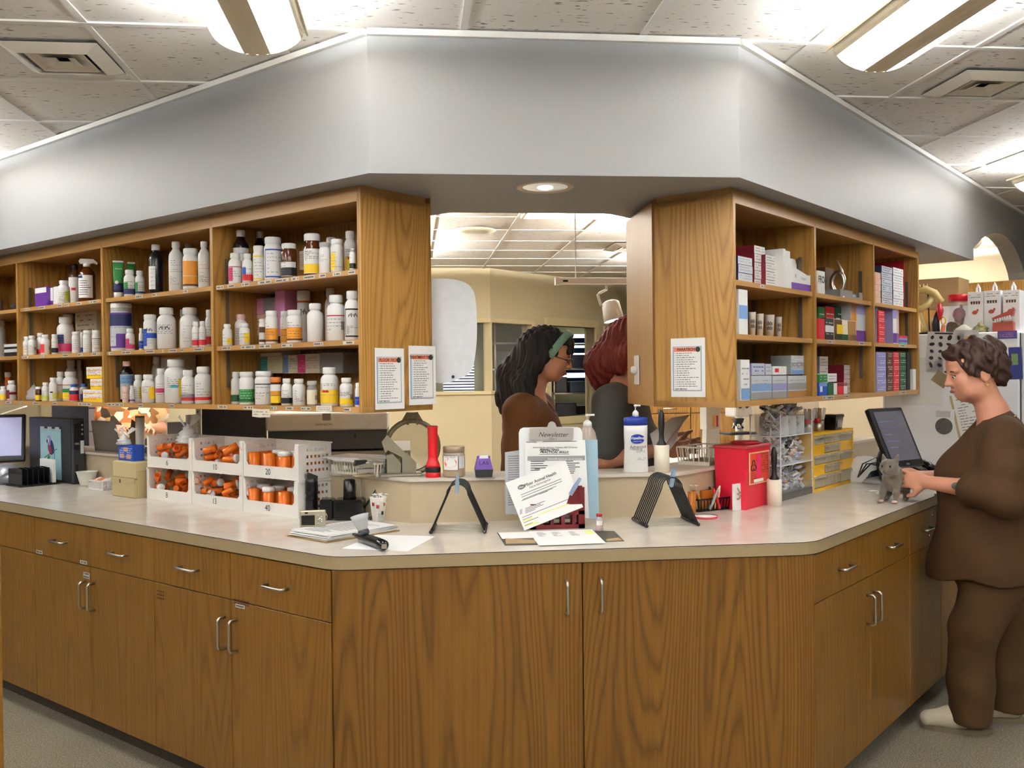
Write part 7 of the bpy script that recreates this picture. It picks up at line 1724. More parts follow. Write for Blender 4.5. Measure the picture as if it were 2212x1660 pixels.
for i in range(4):
 for j in range(5): ell(m_, -w_*.36+i*w_*.24, h_*.36-j*h_*.17, R_.uniform(.008, .02), R_.uniform(.005, .012), R_.uniform(0, 3), 8, y=-.0016)
obj('insect_prints', m_, INK, o, fixn=False); obj('title_bar', MB().box(-w_*.3, w_*.2, -.0016, -.001, h_*.44, h_*.48), INK, o)
fpaper(2060, 712, 2115, 735, GP_, 'paper_sheet', 'grey sheet tucked behind the insect chart on the refrigerator', 'paper', .03)[0].location += Vector((0, 0, 0))
o, w_, h_ = fpaper(2085, 728, 2137, 758, mat('wood_magnet', (206, 150, 70), .5, var=.2), 'magnet_sign', 'orange and dark brown magnet sign on the refrigerator', 'magnet', .12, .004); obj('dark_panel', MB().box(-w_*.48, w_*.48, -.0048, -.004, -h_*.48, h_*.1), mat('magnet_dark', (62, 44, 30), .5), o); printed(o, -w_*.4, w_*.4, -h_*.4, h_*.0, -.005, 2, cm('w'))
o, w_, h_ = fpaper(2155, 714, 2197, 733, mat('violet_card', (92, 72, 140), .4, var=.3, scale=60), 'magnet_card', 'purple card stuck near the top of the refrigerator', 'card'); printed(o, -w_*.4, w_*.3, -h_*.3, h_*.3, -.0014, 3, cm('P'))
o, w_, h_ = fpaper(2180, 750, 2208, 820, mat('blue_sticker', (44, 52, 128), .4), 'sticker', 'dark blue sticker with green picture on the refrigerator', 'sticker', -.03); obj('picture', MB().box(-w_*.3, w_*.2, -.0016, -.001, -h_*.05, h_*.3), mat('sticker_green', (120, 150, 90), .5, var=.4, scale=60), o)
o, w_, h_ = fpaper(2016, 806, 2050, 833, mat('photo_sepia', (150, 130, 96), .4, var=.4, scale=60), 'photo', 'small sepia photo set on its corner on the refrigerator', 'photo', .62, .001, .002)
o, w_, h_ = fpaper(1949, 772, 2036, 876, mat('plain_sheet', (232, 230, 226), .7), 'paper_sheet', 'large blank white sheet hanging on the refrigerator', 'paper', .02)
o, w_, h_ = fpaper(2062, 850, 2122, 950, PAPER, 'list_sheet', 'lined handwritten list in a punched strip on the refrigerator', 'paper', -.2, .001, .003); printed(o, -w_*.3, w_*.42, -h_*.42, h_*.42, -.0016, 14, GREYINK); obj('punched_strip', MB().box(-w_*.5, -w_*.42, -.0018, -.001, -h_*.5, h_*.5), mat('strip_tan', (190, 170, 120), .5), o)
o, w_, h_ = fpaper(2018, 884, 2062, 940, PAPER, 'notepad', 'white notepad with round black and white emblem on the refrigerator', 'notepad', .03, .006)
obj('emblem', MB().lathe([(.0002, 0), (.045, 0), (.045, .001)], 24, Matrix.Translation((0, -.006, -h_*.16)) @ Matrix.Rotation(math.pi/2, 4, 'X')), mat('emblem_grey', (92, 90, 88), .5, var=.8, scale=60), o)
obj('grey_block', MB().box(-w_*.4, w_*.3, -.0068, -.006, h_*.18, h_*.42), GP_, o)
# things on top
def ftop(x, dy): # world point on the fridge top, dy = depth behind the side edge
 q = on_plane(x, 720, UR, UF+dy); return PR(UF+dy, uvR(q)[1], zf)
def fz(x, y, dy): return float(on_plane(x, y, UR, UF+dy)[2])-zf
def fw(x0, x1, dy): return abs(uvR(on_plane(x0, 700, UR, UF+dy))[1]-uvR(on_plane(x1, 700, UR, UF+dy))[1])
KRAFT = mat('kraft_board', (150, 118, 78), .8, var=.06)
fo = carton(ftop(2030, .34), RZF, fw(2030, 2092, .34), .28, fz(2050, 662, .34), 'w', 'w', 'white foam box under the cardboard box on the refrigerator', None, '', 'foam_box', 'box')
zk = fz(2050, 662, .34)
o = obj('cardboard_box', MB().rbox(0, fw(1985, 2072, .40), 0, .24, 0, fz(2040, 601, .40)-zk, .003, 1), KRAFT, None, ftop(1985, .40)+Vector((0, 0, zk+.001)), RZF); tag(o, 'brown cardboard box on top of the foam box', 'box')
obj('tape', MB().box(.0, .002, .05, .12, .0, .02), mat('box_tape', (190, 160, 110), .3), o)
for k, (xa, xb, yt, lb) in enumerate(((2091, 2125, 632, 'white carry carton with red animal picture beside the red-lidded jar'), (2126, 2162, 629, 'white carry carton with red animal picture between two others'), (2167, 2203, 628, 'white carry carton with red animal picture, standing apart from its neighbours'))):
 w_ = fw(xa, xb, .10); h_ = fz(xa, yt, .10); c = carton(ftop(xa, .10), RZF, w_, .12, h_, 'w', 'w', lb, 'white carry cartons on the refrigerator', '', 'carry_carton', 'carton')
 obj('handle', MB().tube([(w_*.42, .06, h_), (w_*.42, .06, h_+.022), (w_*.5, .06, h_+.045), (w_*.6, .06, h_+.022), (w_*.62, .06, h_)], .006, 6), WHITE_PL, c)
 for i in range(4): obj('cup_print', MB().plate([(w_*(.2+.16*i), h_*.70), (w_*(.29+.16*i), h_*.70), (w_*(.31+.16*i), h_*.77), (w_*(.18+.16*i), h_*.77)], -.0016, -.0009), cm('d'), c)
 m_ = MB(); ell(m_, w_*.45, h_*.50, w_*.18, h_*.05, .1, 12, y=-.0016); ell(m_, w_*.62, h_*.55, w_*.07, h_*.035, 0, 10, y=-.0018); obj('animal_print', m_, mat('animal_red', (170, 70, 44), .5), c, fixn=False); printed(c, w_*.08, w_*.9, h_*.84, h_*.95, -.0014, 2, GREYINK)
BONE = mat('bone_plastic', (216, 196, 130), .5, var=.15)
# bone model on a rod
p = ftop(2008, .10); t = thing('bone_model', 'yellowed pelvis and leg bone model on a metal rod', 'bone model', p, RZF); hz_ = fz(2008, 612, .10)
obj('base', MB().rbox(-.07, .05, -.04, .05, 0, .012, .004), BLACK_PL, t); obj('rod', MB().tube([(.0, 0, .01), (-.008, 0, hz_*.9)], .004, 6), DGREY_PL, t)
obj('femur', MB().tube([(-.02, 0, .015), (-.03, 0, hz_*.18), (-.055, 0, hz_*.45), (-.07, 0, hz_*.6)], .014, 8, taper=[1.6, .9, .85, 1.3]), BONE, t)
obj('pelvis', MB().tube([(-.065+.075*math.cos(a), .03*math.sin(2*a), hz_*.68+.055*math.sin(a)) for a in [2*math.pi*k/12 for k in range(12)]], .018, 8, True), BONE, t); obj('sacrum', MB().tube([(-.075, .0, hz_*.82), (-.02, .0, hz_*.88), (.03, 0, hz_*.80), (.065, 0, hz_*.62)], .02, 8, taper=[.7, 1.2, 1.0, .9]), BONE, t)
for k in range(3): obj('spine_process', MB().tube([(-.05+.02*k, 0, hz_*.88), (-.05+.02*k, 0, hz_*.99)], .005, 6, taper=[1, .4]), BONE, t)
p = ftop(2028, .07); t = thing('joint_model', 'black and red anatomical cross-section model', 'anatomical model', p, RZF); hz_ = fz(2028, 655, .07)
obj('dark_half', MB().tube([(-.012, .0, .01), (-.02, 0, hz_*.4), (.0, 0, hz_*.75)], .022, 8, taper=[.9, 1.0, .5]), BLACK_PL, t); obj('red_half', MB().tube([(.008, -.012, hz_*.45), (.012, -.014, hz_*.75), (.006, -.01, hz_*.98)], .016, 8, taper=[.5, 1.2, .5]), mat('model_red', (190, 34, 44), .4), t); obj('yellow_ring', MB().tube([(.028+.012*math.cos(a), -.012, hz_*.42+.02*math.sin(a)) for a in [2*math.pi*k/10 for k in range(10)]], .004, 6, True), mat('model_yellow', (236, 190, 70), .4), t); obj('orange_foot', MB().tube([(.02, -.01, .005), (.028, -.01, hz_*.28)], .010, 8), mat('model_orange', (226, 110, 60), .4), t)
p = ftop(2056, .06); o = obj('stone_block', MB().plate(smooth_poly([(-.03, 0), (-.03, .05), (-.01, .068), (.025, .06), (.035, .045), (.035, 0)], 1), 0, .05), mat('stone_brown', (96, 80, 62), .8, var=.2), None, p, RZF); tag(o, 'rounded dark brown block beside the anatomical model', 'block')
p = ftop(2072, .16); hz_ = fz(2072, 637, .16); t = thing('specimen_jar', 'clear jar with red lid holding a red heart model', 'jar', p, RZF)
obj('glass', MB().lathe([(.05, 0), (.055, .004), (.055, hz_*.86)], 24), mat('jar_clear', (220, 224, 226), .05, alpha=.25), t); obj('lid', MB().lathe([(.058, hz_*.82), (.058, hz_*.99), (.054, hz_), (.0003, hz_)], 24), mat('lid_red', (196, 24, 34), .35), t)
obj('heart', MB().sphere((0, 0, hz_*.5), .035, 12, 8, (1, .9, 1.1)), mat('heart_red', (150, 40, 52), .4, var=.3, scale=60), t); obj('heart_tip', MB().lathe([(.028, hz_*.4), (.018, hz_*.2), (.0003, hz_*.1)], 12), mat('heart_dark', (130, 24, 34), .4), t); obj('vessel', MB().tube([(.01, 0, hz_*.55), (.012, 0, hz_*.74)], .008, 8), mat('heart_red', (150, 40, 52), .4), t)
p = ftop(2082, .04); t = thing('white_bones', 'small heap of white bone pieces at the refrigerator edge', 'bones', p, RZF); obj('heap', crumple(.1, .05, .045, 10, .35, 91), mat('bone_white', (230, 224, 206), .5), t)
p = ftop(2118, .05); t = thing('coral_rock', 'knobbly green and yellow coral lump', 'coral', p, RZF); obj('lump', crumple(.08, .06, .055, 12, .3, 92), mat('coral_green', (150, 146, 96), .7, var=.5, scale=90), t)
p = ftop(2168, .05); t = thing('dental_model', 'open red-brown dental model with white teeth', 'dental model', p, RZF); GUM = mat('gum_red', (172, 74, 56), .4)
w_ = fw(2145, 2192, .05)
obj('lower_jaw', MB().plate([(-w_/2, 0), (w_/2, 0), (w_*.46, .055), (-w_*.46, .05)], -.02, .03), GUM, t); obj('upper_jaw', MB().plate([(-w_/2, .075), (-w_*.46, .06), (w_*.44, .085), (w_*.5, .12)], -.02, .03), GUM, t)
for k in range(7): obj('tooth', MB().box(-w_*.38+k*w_*.11, -w_*.30+k*w_*.11, -.022, -.012, .05+.003*k, .068+.003*k), WHITE_PL, t)
# wood cabinet on the wall behind the refrigerator
t = thing('far_wall_cabinet', 'tall oak cabinet behind the white carry cartons', 'cabinet', PR(7.19, 1.9, 0), RZF)
zc0, zc1 = 0.0, float(on_plane(2150, 608, UR, 6.85)[2])
obj('body', MB().box(0, 1.3, -.34, 0, zc0, zc1), OAK, t)
for k in range(2): obj('door', MB().rbox(.01+k*.65, .65+k*.65, -.36, -.341, zc0+.005, zc1-.005, .002, 1), OAK, t)
# ================================================================== back room furniture
# analyser on a bench behind the left ledge
YBN = 4.95
a = on_y(578, 960, YBN); b = on_y(836, 960, YBN)
ztop = float(on_y(700, 893, YBN)[2]); zmid = float(on_y(700, 930, YBN)[2]); zbt = float(on_y(700, 972, YBN)[2])
t = thing('back_bench', 'plain grey bench in the back room carrying the analyser', 'bench', (0, YBN, 0))
obj('top', MB().box(-1.11, b[0]+.12, 0, .75, zbt-.045, zbt-.012), mat('bench_grey', (150, 146, 138), .5), t); obj('panel', MB().box(-1.08, b[0]+.07, .03, .7, 0, zbt-.045), mat('bench_panel', (176, 166, 144), .6), t)
t = thing('lab_analyser', 'wide machine with white lid and dark grey body', 'machine', (a[0], YBN, zbt), 0); w_ = b[0]-a[0]
obj('body', MB().box(0, w_, .02, .5, .0, zmid-zbt), mat('machine_dark', (72, 74, 80), .45), t); obj('lid', MB().rbox(-.005, w_+.005, -.01, .52, zmid-zbt, ztop-zbt, .012, 2), mat('machine_white', (236, 238, 240), .3), t)
for x in (.06, w_-.06): obj('foot', MB().lathe([(.015, -.012), (.015, 0), (.0003, .001)], 10, Matrix.Translation((x, .1, 0))), BLACK_PL, t)
obj('keyhole', MB().box(w_*.72, w_*.74, .0185, .02, (zmid-zbt)*.55, (zmid-zbt)*.75), BLACK_PL, t); text(t, 'DIMENSION', (w_*.47, -.011, (zmid-zbt)+.03), .016, INK); obj('grey_badge', MB().box(w_*.46, w_*.53, -.0115, -.0102, (ztop-zbt)*.8, (ztop-zbt)*.99), GREY_PL, t)
# dark panel (screen back) to its left and its white perforated post
c = on_y(436, 960, YBN+.1); d = on_y(577, 960, YBN+.1); zs_ = float(on_y(500, 880, YBN+.1)[2]); z0_ = float(on_y(500, 955, YBN+.1)[2])
t = thing('dark_panel', 'large dark grey panel standing beside the machine with white lid', 'panel', (c[0], YBN+.1, zbt-.012)); obj('board', MB().rbox(0, d[0]-c[0]-.006, 0, .04, 0, zs_-zbt+.25, .006), mat('panel_dark', (66, 64, 72), .5, var=.05), t); obj('sticker', MB().box(d[0]-c[0]-.045, d[0]-c[0]-.012, -.002, 0, .03, .075), PAPER, t)
e = on_y(424, 960, YBN+.1); obj('perforated_post', MB().box(e[0]-c[0], e[0]-c[0]+.02, 0, .03, 0, zs_-zbt+.25), WHITE_PL, t)
m_ = MB()
for k in range(14): m_.box(e[0]-c[0]+.007, e[0]-c[0]+.013, -.0008, 0, .01+.018*k, .02+.018*k)
obj('post_slots', m_, BLACK_PL, t)
# folders and roll on the left part of the ledge
q = on_z(302, 948, ZLG+.0);
def lledge(x, dv): return PL(uvL(on_L(x, 960, VKL+dv))[0], VKL+dv, ZLG)
p = lledge(303, .10); hz_ = zat(p, 303, 899)-ZLG; t = thing('paper_roll', 'white cardboard tube standing on the ledge behind the blue carton', 'tube', p); obj('tube', MB().lathe([(px(p, 19)/2, 0), (px(p, 19)/2, hz_), (px(p, 19)/2*.85, hz_), (px(p, 19)/2*.85, .002), (.0003, .002)], 20), PAPER, t); obj('rim', MB().lathe([(px(p, 19)/2*1.01, hz_*.965), (px(p, 19)/2*1.01, hz_*.985)], 20, cap=False), DGREY_PL, t)
p = lledge(205, .06); t = thing('folder', 'grey folder propped open on the ledge beside the tower', 'folder', p, RZL); obj('leaf', MB().plate([(0, 0), (.26, 0), (.30, .17), (.06, .17)], 0, .003, Matrix.Rotation(.3, 4, 'X') @ Matrix.Identity(4)), mat('folder_grey', (120, 112, 104), .6), t); obj('leaf', MB().plate([(.26, 0), (.34, .0), (.36, .15), (.30, .17)], .04, .043), mat('folder_brown', (96, 80, 44), .6), t)
p = lledge(362, .12); t = thing('file_stand', 'grey file holder with white spine behind the bins', 'file holder', p, RZL); obj('box', MB().box(0, .16, 0, .06, 0, .16), GREY_PL, t); obj('spine', MB().box(.163, .176, 0, .06, 0, .2), WHITE_PL, t)
p = lledge(330, .14); o = obj('binder', MB().rbox(0, .2, 0, .05, 0, .03, .003), mat('binder_lilac', (150, 144, 176), .5), None, p+Vector((-.12, .1, 0)), RZL); tag(o, 'lilac binder lying on the ledge behind the bins', 'binder')
# lavender drawer unit, dark doorway in the far left wall strip
YD = 9.6
a = on_y(190, 900, YD); b = on_y(250, 900, YD)
t = thing('filing_cabinet', 'mauve filing cabinet with blue knobs in the back room', 'drawers', (a[0], YD, 0)); w_ = b[0]-a[0]+.35; LAV = mat('mauve_steel', (150, 136, 140), .45)
obj('cabinet', MB().box(0, w_, .01, .5, 0, 1.5), LAV, t)
for k in range(6):
 z0_ = .05+k*.225; dr = obj('drawer', MB().rbox(.01, w_-.01, -.012, .01, z0_, z0_+.215, .004), LAV, t); obj('knob', MB().lathe([(.012, 0), (.022, .02), (.0003, .026)], 12, Matrix.Translation((.16, -.012, z0_+.12)) @ Matrix.Rotation(math.pi/2, 4, 'X')), mat('knob_blue', (70, 80, 150), .2), dr)
a = on_y(114, 900, YB-.01); b = on_y(192, 900, YB-.01)
d1 = sroot('door_1'); obj('leaf', MB().box(a[0], b[0]+.3, YB-.03, YB-.008, 0, 2.05), mat('door_slate', (84, 88, 104), .5, var=.3, scale=4), d1); obj('frame', MB().box(a[0]-.1, a[0], YB-.05, YB-.004, 0, 2.12), WINC, d1)
# tall oak cabinet seen through the gap on the right
YO = 6.6
a = on_y(1398, 900, YO); b = on_y(1492, 900, YO); c = on_y(1600, 900, YO); zd_ = float(on_y(1492, 893, YO)[2])
t = thing('tall_cabinet', 'tall oak cabinet with steel pulls in the back room', 'cabinet', (0, YO, 0)); obj('body', MB().box(a[0], c[0], .02, .5, 0, 2.1), OAK, t)
for x0, x1 in ((a[0], b[0]), (b[0], c[0])):
 dd = obj('door', MB().rbox(x0+.003, x1-.003, 0, .02, .1, zd_-.003, .002, 1), OAK, t); dd = obj('drawer', MB().rbox(x0+.003, x1-.003, 0, .02, zd_+.003, zd_+.2, .002, 1), OAK, t); obj('handle', MB().tube([((x0+x1)/2-.05, -.025, zd_+.035), ((x0+x1)/2+.05, -.025, zd_+.035)], .006, 6), STEEL, dd)
# microscope and dispenser on a far-side bench behind the right ledge
p = PR(4.10, 2.75, 0); t = thing('side_bench', 'white topped bench behind the right ledge carrying the microscope', 'bench', p, RZR); obj('top', MB().box(.5, 2.0, -.5, .45, .90, .93), mat('bench_white', (228, 228, 226), .4), t); obj('panel', MB().box(.53, 1.95, -.45, .4, 0, .9), mat('bench_panel2', (190, 170, 130), .6), t)
q = on_R(1595, 960, 2.62); p = PR(uvR(q)[0], 2.62, .93); t = thing('microscope', 'white and black microscope standing behind the red sharps container', 'microscope', p, math.radians(15))
s_ = zat(p, 1595, 877)-.93
MW = mat('scope_white', (224, 224, 220), .35)
obj('foot', MB().rbox(-.09, .09, -.1, .1, 0, .03, .01), BLACK_PL, t); obj('arm', MB().tube([(.05, .07, .02), (.07, .085, s_*.45), (.05, .05, s_*.85), (.0, .0, s_*.95)], .028, 10), MW, t)
obj('stage', MB().rbox(-.11, .09, -.07, .05, s_*.42, s_*.47, .006), BLACK_PL, t); obj('nosepiece', MB().lathe([(.012, s_*.58), (.03, s_*.66), (.04, s_*.74)], 16), BLACK_PL, t)
for k in range(3): a_ = 2.1*k; obj('objective', MB().tube([(.02*math.cos(a_), .02*math.sin(a_), s_*.66), (.034*math.cos(a_), .034*math.sin(a_), s_*.54)], .010, 8), CHROME, t)
obj('head', MB().rbox(-.06, .07, -.06, .06, s_*.78, s_*1.04, .014, 2), MW, t)
for x in (-.025, .025): obj('eyepiece', MB().tube([(x, -.05, s_*.98), (x, -.12, s_*1.12)], .014, 10), BLACK_PL, t)
q = on_R(1540, 960, 2.5); p = PR(uvR(q)[0], 2.5, .93); t = thing('card_dispenser', 'tall white wall dispenser with orange striped boxes beside the microscope', 'dispenser', p, math.radians(10)); s_ = zat(p, 1540, 880)-.93
obj('stand', MB().plate([(-.09, 0), (.09, 0), (.05, .05), (.04, s_*.6), (-.04, s_*.6), (-.045, .06)], 0, .05), MW, t); obj('upper_box', MB().rbox(-.045, .045, -.01, .07, s_*.6, s_*1.1, .004), MW, t)
for k, c in enumerate(('o', 'r')): obj('box_stripe', MB().box(-.005+.022*k, .007+.022*k, -.0115, -.0102, s_*.65, s_*.85), cm(c), t)
# cream file box and hanging tube further right
p = PR(5.6, 2.3, .93); o = carton(p, RZR, .42, .25, .36, 'c', 'c', 'large cream carton standing behind the acrylic organiser', None, '', 'storage_carton', 'carton')
# dim room contents beyond the windows: shelving racks with bins, bright blinds
BL = mat('blind_bright', (226, 236, 250), .5, emit=1.0, ecol=(.85, .93, 1.)); BLS = mat('blind_slat', (52, 84, 150), .6)
def rack(x0, x1, y, lb):
 t = thing('storage_rack', lb, 'rack', (x0, y, 0)); w_ = x1-x0
 for k in range(5): obj('shelf', MB().box(0, w_, 0, .4, .55+.32*k, .57+.32*k), STEEL, t)
 for x in (0, w_-.02): obj('post', MB().box(x, x+.02, 0, .02, 0, 2.2), STEEL, t)
 R_ = random.Random(int(abs(x0)*100)+3)
 for k in range(4):
  x = .03
  while x < w_-.2:
   ww = R_.uniform(.15, .32); h = R_.uniform(.12, .24); o = obj('storage_tub', MB().rbox(0, min(ww, w_-.03-x), .03, .36, 0, h, .01, 1), [DGREY_PL, GREY_PL, BLACK_PL, mat('tub_blue', (80, 92, 120), .4)][R_.randrange(4)], None, (x0+x, y, .572+.32*k)); tag(o, 'dim storage tub on the rack behind the back window', 'tub', 'tubs on the racks beyond the windows'); x += ww+.03
def bx(px_, py_, yy): return float(on_y(px_, py_, yy)[0])
rack(bx(1068, 770, 11.6), bx(1150, 770, 11.6), 11.6, 'steel storage rack seen through the corner window')
rack(bx(1195, 770, 12.2), bx(1300, 770, 12.2), 12.2, 'steel storage rack seen through the pass-through opening')
def blinds(xa, xb, ya, yb, yy, lb, n=12):
 a = on_y(xa, yb, yy); b = on_y(xb, ya, yy); w_ = b[0]-a[0]; h_ = b[2]-a[2]
 t = thing('window_blind', lb, 'blind', (float(a[0]), yy, float(a[2]))); obj('lit_window', MB().box(0, w_, .03, .04, 0, h_), BL, t)
 for k in range(n): obj('slat', MB().box(0, w_, 0, .02, h_*(k+.1)/n, h_*(k+.62)/n), BLS, t)
blinds(958, 1024, 765, 846, 13.3, 'blue slatted blind over a bright window beyond the corner window', 13)
blinds(1215, 1300, 722, 830, 13.2, 'bright slatted blind beyond the pass-through opening', 5)
# track light
YT = 5.6
a = on_y(1208, 608, YT); zt_ = float(a[2]); t = thing('track_light', 'white track spotlight hanging in the back room', 'spotlight', (float(a[0]), YT, zt_)); Wt = MW
obj('rail', MB().rbox(0, 1.1, -.02, .02, -.018, .018, .004), WHITE_PL, t); obj('end_cap', MB().box(-.025, 0, -.024, .024, -.022, .022), WHITE_PL, t); obj('slot', MB().box(.02, .05, -.0205, -.02, -.006, .006), BLACK_PL, t)
for x in (.1, 1.0): obj('hanger', MB().tube([(x, 0, .018), (x, 0, ZC-zt_)], .004, 6), WHITE_PL, t)
xs_ = float(on_y(1318, 680, YT)[0]-a[0]); z1_ = float(on_y(1318, 650, YT)[2])-zt_; z2_ = float(on_y(1318, 702, YT)[2])-zt_
hd = obj('spot_head', MB().lathe([(.03, .0), (.052, .012), (.056, .05), (.062, .125), (.058, .125), (.05, .05), (.001, .03)], 24, Matrix.Translation((xs_, 0, z1_)) @ Matrix.Rotation(math.radians(172), 4, 'X') @ Matrix.Rotation(.16, 4, 'Y')), WHITE_PL, t)
obj('bulb', MB().lathe([(.0003, .118), (.05, .12)], 20, Matrix.Translation((xs_, 0, z1_)) @ Matrix.Rotation(math.radians(172), 4, 'X') @ Matrix.Rotation(.16, 4, 'Y'), cap=False), mat('spot_bulb', (255, 250, 240), .3, emit=SPOT_E, ecol=(1, .97, .9)), hd)
obj('yoke', MB().tube([(xs_-.02, 0, -.018), (xs_-.02, 0, -.05), (xs_-.06, 0, -.07), (xs_-.075, 0, z1_*.7), (xs_-.055, 0, z1_-.03)], .008, 8), WHITE_PL, t)
# ================================================================== people (smooth implicit bodies, polygonised)
def _smin(a, b, k):
 if k <= 0: return np.minimum(a, b)
 h = np.clip(.5+.5*(b-a)/k, 0, 1); return b+(a-b)*h-k*h*(1-h)
def _cone(P, a, b, ra, rb):
 a = np.array(a, float); b = np.array(b, float); ba = b-a; pa = P-a
 t = np.clip(pa@ba/max(ba@ba, 1e-9), 0, 1); return np.linalg.norm(pa-t[:, None]*ba, axis=1)-(ra+(rb-ra)*t)
def _ell(P, c, r, R=None):
 q = P-np.array(c, float)
 if R is not None: q = q@R
 r = np.array(r, float); k0 = np.linalg.norm(q/r, axis=1); k1 = np.linalg.norm(q/(r*r), axis=1)+1e-9; return k0*(k0-1)/k1
class Sdf:
 def __init__(s): s.ops = []; s.lo = np.full(3, 1e9); s.hi = np.full(3, -1e9); s.disp = None
 def _b(s, p, r): p = np.array(p, float); s.lo = np.minimum(s.lo, p-r); s.hi = np.maximum(s.hi, p+r)
 def cone(s, a, b, ra, rb, k=.02): s.ops.append(('c', a, b, ra, rb, k)); s._b(a, ra); s._b(b, rb); return s
 def chain(s, pts, rs, k=.02):
  for i in range(len(pts)-1): s.cone(pts[i], pts[i+1], rs[i], rs[i+1], k)
  return s
 def ell(s, c, r, k=.02, R=None): s.ops.append(('e', c, r, k, R)); s._b(c, max(r)); return s
 def cut(s, c, r, k=.01, R=None): s.ops.append(('x', c, r, k, R)); return s
 def cutfn(s, fn, k=.005): s.ops.append(('f', fn, k)); return s
 def __call__(s, P):
  d = np.full(len(P), 9.)
  for o in s.ops:
   if o[0] == 'c': d = _smin(d, _cone(P, *o[1:5]), o[5])
   elif o[0] == 'e': d = _smin(d, _ell(P, o[1], o[2], o[4]), o[3])
   elif o[0] == 'x': d = -_smin(-d, _ell(P, o[1], o[2], o[4]), o[3])
   elif o[0] == 'f': d = np.maximum(d, o[1](P))
  if s.disp is not None: d = d+s.disp(P)
  return d
def sdf_mesh(f, vox, name):
 """surface nets on a sparse, hierarchically refined grid"""
 lo = f.lo-.03; n0 = 8; big = vox*n0
 dims = np.ceil((f.hi+.03-lo)/big).astype(int)
 cells = np.stack(np.meshgrid(*[np.arange(d) for d in dims], indexing='ij'), -1).reshape(-1, 3); size = n0
 while True:
  h = vox*size; c = lo+(cells+.5)*h
  keep = np.abs(f(c)) < (h*1.25+.006 if size > 1 else h*1.15+.0015); cells = cells[keep]
  if size == 1: break
  off = np.array([(i, j, k) for i in (0, 1) for j in (0, 1) for k in (0, 1)])
  cells = (cells[:, None, :]*2+off).reshape(-1, 3); size //= 2
 dim = dims*n0+3
 def key(c): return (c[:, 0]*dim[1]+c[:, 1])*dim[2]+c[:, 2]
 corners = np.array([(i, j, k) for i in (0, 1) for j in (0, 1) for k in (0, 1)])
 allc = (cells[:, None, :]+corners).reshape(-1, 3); ks, idx, inv = np.unique(key(allc), return_index=True, return_inverse=True); uc = allc[idx]
 val = f(lo+uc*vox); cv = val[inv].reshape(-1, 8)
 act = (cv.min(1) < 0) & (cv.max(1) >= 0); cells = cells[act]; cv = cv[act]
 edges = [(a, b) for a in range(8) for b in range(a+1, 8) if np.abs(corners[a]-corners[b]).sum() == 1]
 acc = np.zeros((len(cells), 3)); cnt = np.zeros(len(cells))
 for a, b in edges:
  va, vb = cv[:, a], cv[:, b]; m = (va < 0) != (vb < 0); t = np.where(m, va/(va-vb+1e-12), 0)
  acc += np.where(m[:, None], corners[a]+(corners[b]-corners[a])*t[:, None], 0); cnt += m
 V = lo+(cells+acc/cnt[:, None])*vox
 ck = key(cells); order = np.argsort(ck); sk = ck[order]
 faces = []
 for ax in range(3):
  o1, o2 = [i for i in range(3) if i != ax]; bi = {0: 4, 1: 2, 2: 1}[ax]
  va, vb = cv[:, 0], cv[:, bi]; m = (va < 0) != (vb < 0); base = cells[m]; sgn = va[m] < 0
  e1 = np.zeros(3, int); e1[o1] = 1; e2 = np.zeros(3, int); e2[o2] = 1; ids = []; ok = np.ones(len(base), bool)
  for d in (0*e1, -e1, -e1-e2, -e2):
   kk = key(base+d); p = np.searchsorted(sk, kk); p = np.clip(p, 0, len(sk)-1); ok &= sk[p] == kk; ids.append(order[p])
  q = np.stack(ids, 1)[ok]; s_ = sgn[ok]; flip = (s_ if ax != 1 else ~s_); q[flip] = q[flip][:, ::-1]; faces.append(q[:, ::-1])
 F = np.concatenate(faces)
 me = bpy.data.meshes.new(name); me.vertices.add(len(V)); me.vertices.foreach_set('co', V.astype(np.float32).ravel())
 me.loops.add(F.size); me.loops.foreach_set('vertex_index', F.astype(np.int32).ravel()); me.polygons.add(len(F))
 me.polygons.foreach_set('loop_start', np.arange(0, F.size, 4, dtype=np.int32)); me.polygons.foreach_set('loop_total', np.full(len(F), 4, np.int32))
 me.update(calc_edges=True); me.validate(); me.polygons.foreach_set('use_smooth', np.ones(len(me.polygons), bool))
 return me
def rotm(yaw=0, pitch=0, roll=0):
 return np.array(Matrix.Rotation(math.radians(yaw), 3, 'Z') @ Matrix.Rotation(math.radians(pitch), 3, 'X') @ Matrix.Rotation(math.radians(roll), 3, 'Y'))
def add_head(f, C, R, s=1.):
 C = np.array(C, float)
 def T(p): return C+R@(np.array(p)*s)
 def E(c, r, k): f.ell(T(c), np.array(r)*s, k*s, R)
 E((0, .018, .028), (.073, .092, .088), .02); E((0, -.028, -.02), (.060, .068, .085), .03); E((0, -.05, -.078), (.034, .036, .028), .03)
 E((0, -.035, .05), (.058, .058, .04), .03)                                   # forehead
 for sx in (-1, 1):
  E((.036*sx, -.066, -.028), (.024, .022, .026), .02); E((.074*sx, .012, -.012), (.009, .02, .032), .008); E((.042*sx, -.03, -.07), (.02, .04, .024), .03)
  E((.031*sx, -.083, .022), (.026, .011, .008), .012)                      # brow
  f.cut(T((.031*sx, -.094, .006)), np.array((.015, .012, .010))*s, .008*s, R)
  E((.031*sx, -.078, .005), (.0125, .0125, .0115), .003)
 f.cone(T((0, -.090, .018)), T((0, -.110, -.022)), .0075*s, .0115*s, .012*s)
 for sx in (-1, 1): E((.010*sx, -.098, -.025), (.008, .010, .007), .006)
 E((0, -.092, -.050), (.021, .010, .0055), .005); E((0, -.090, -.061), (.018, .010, .006), .005)
 return T
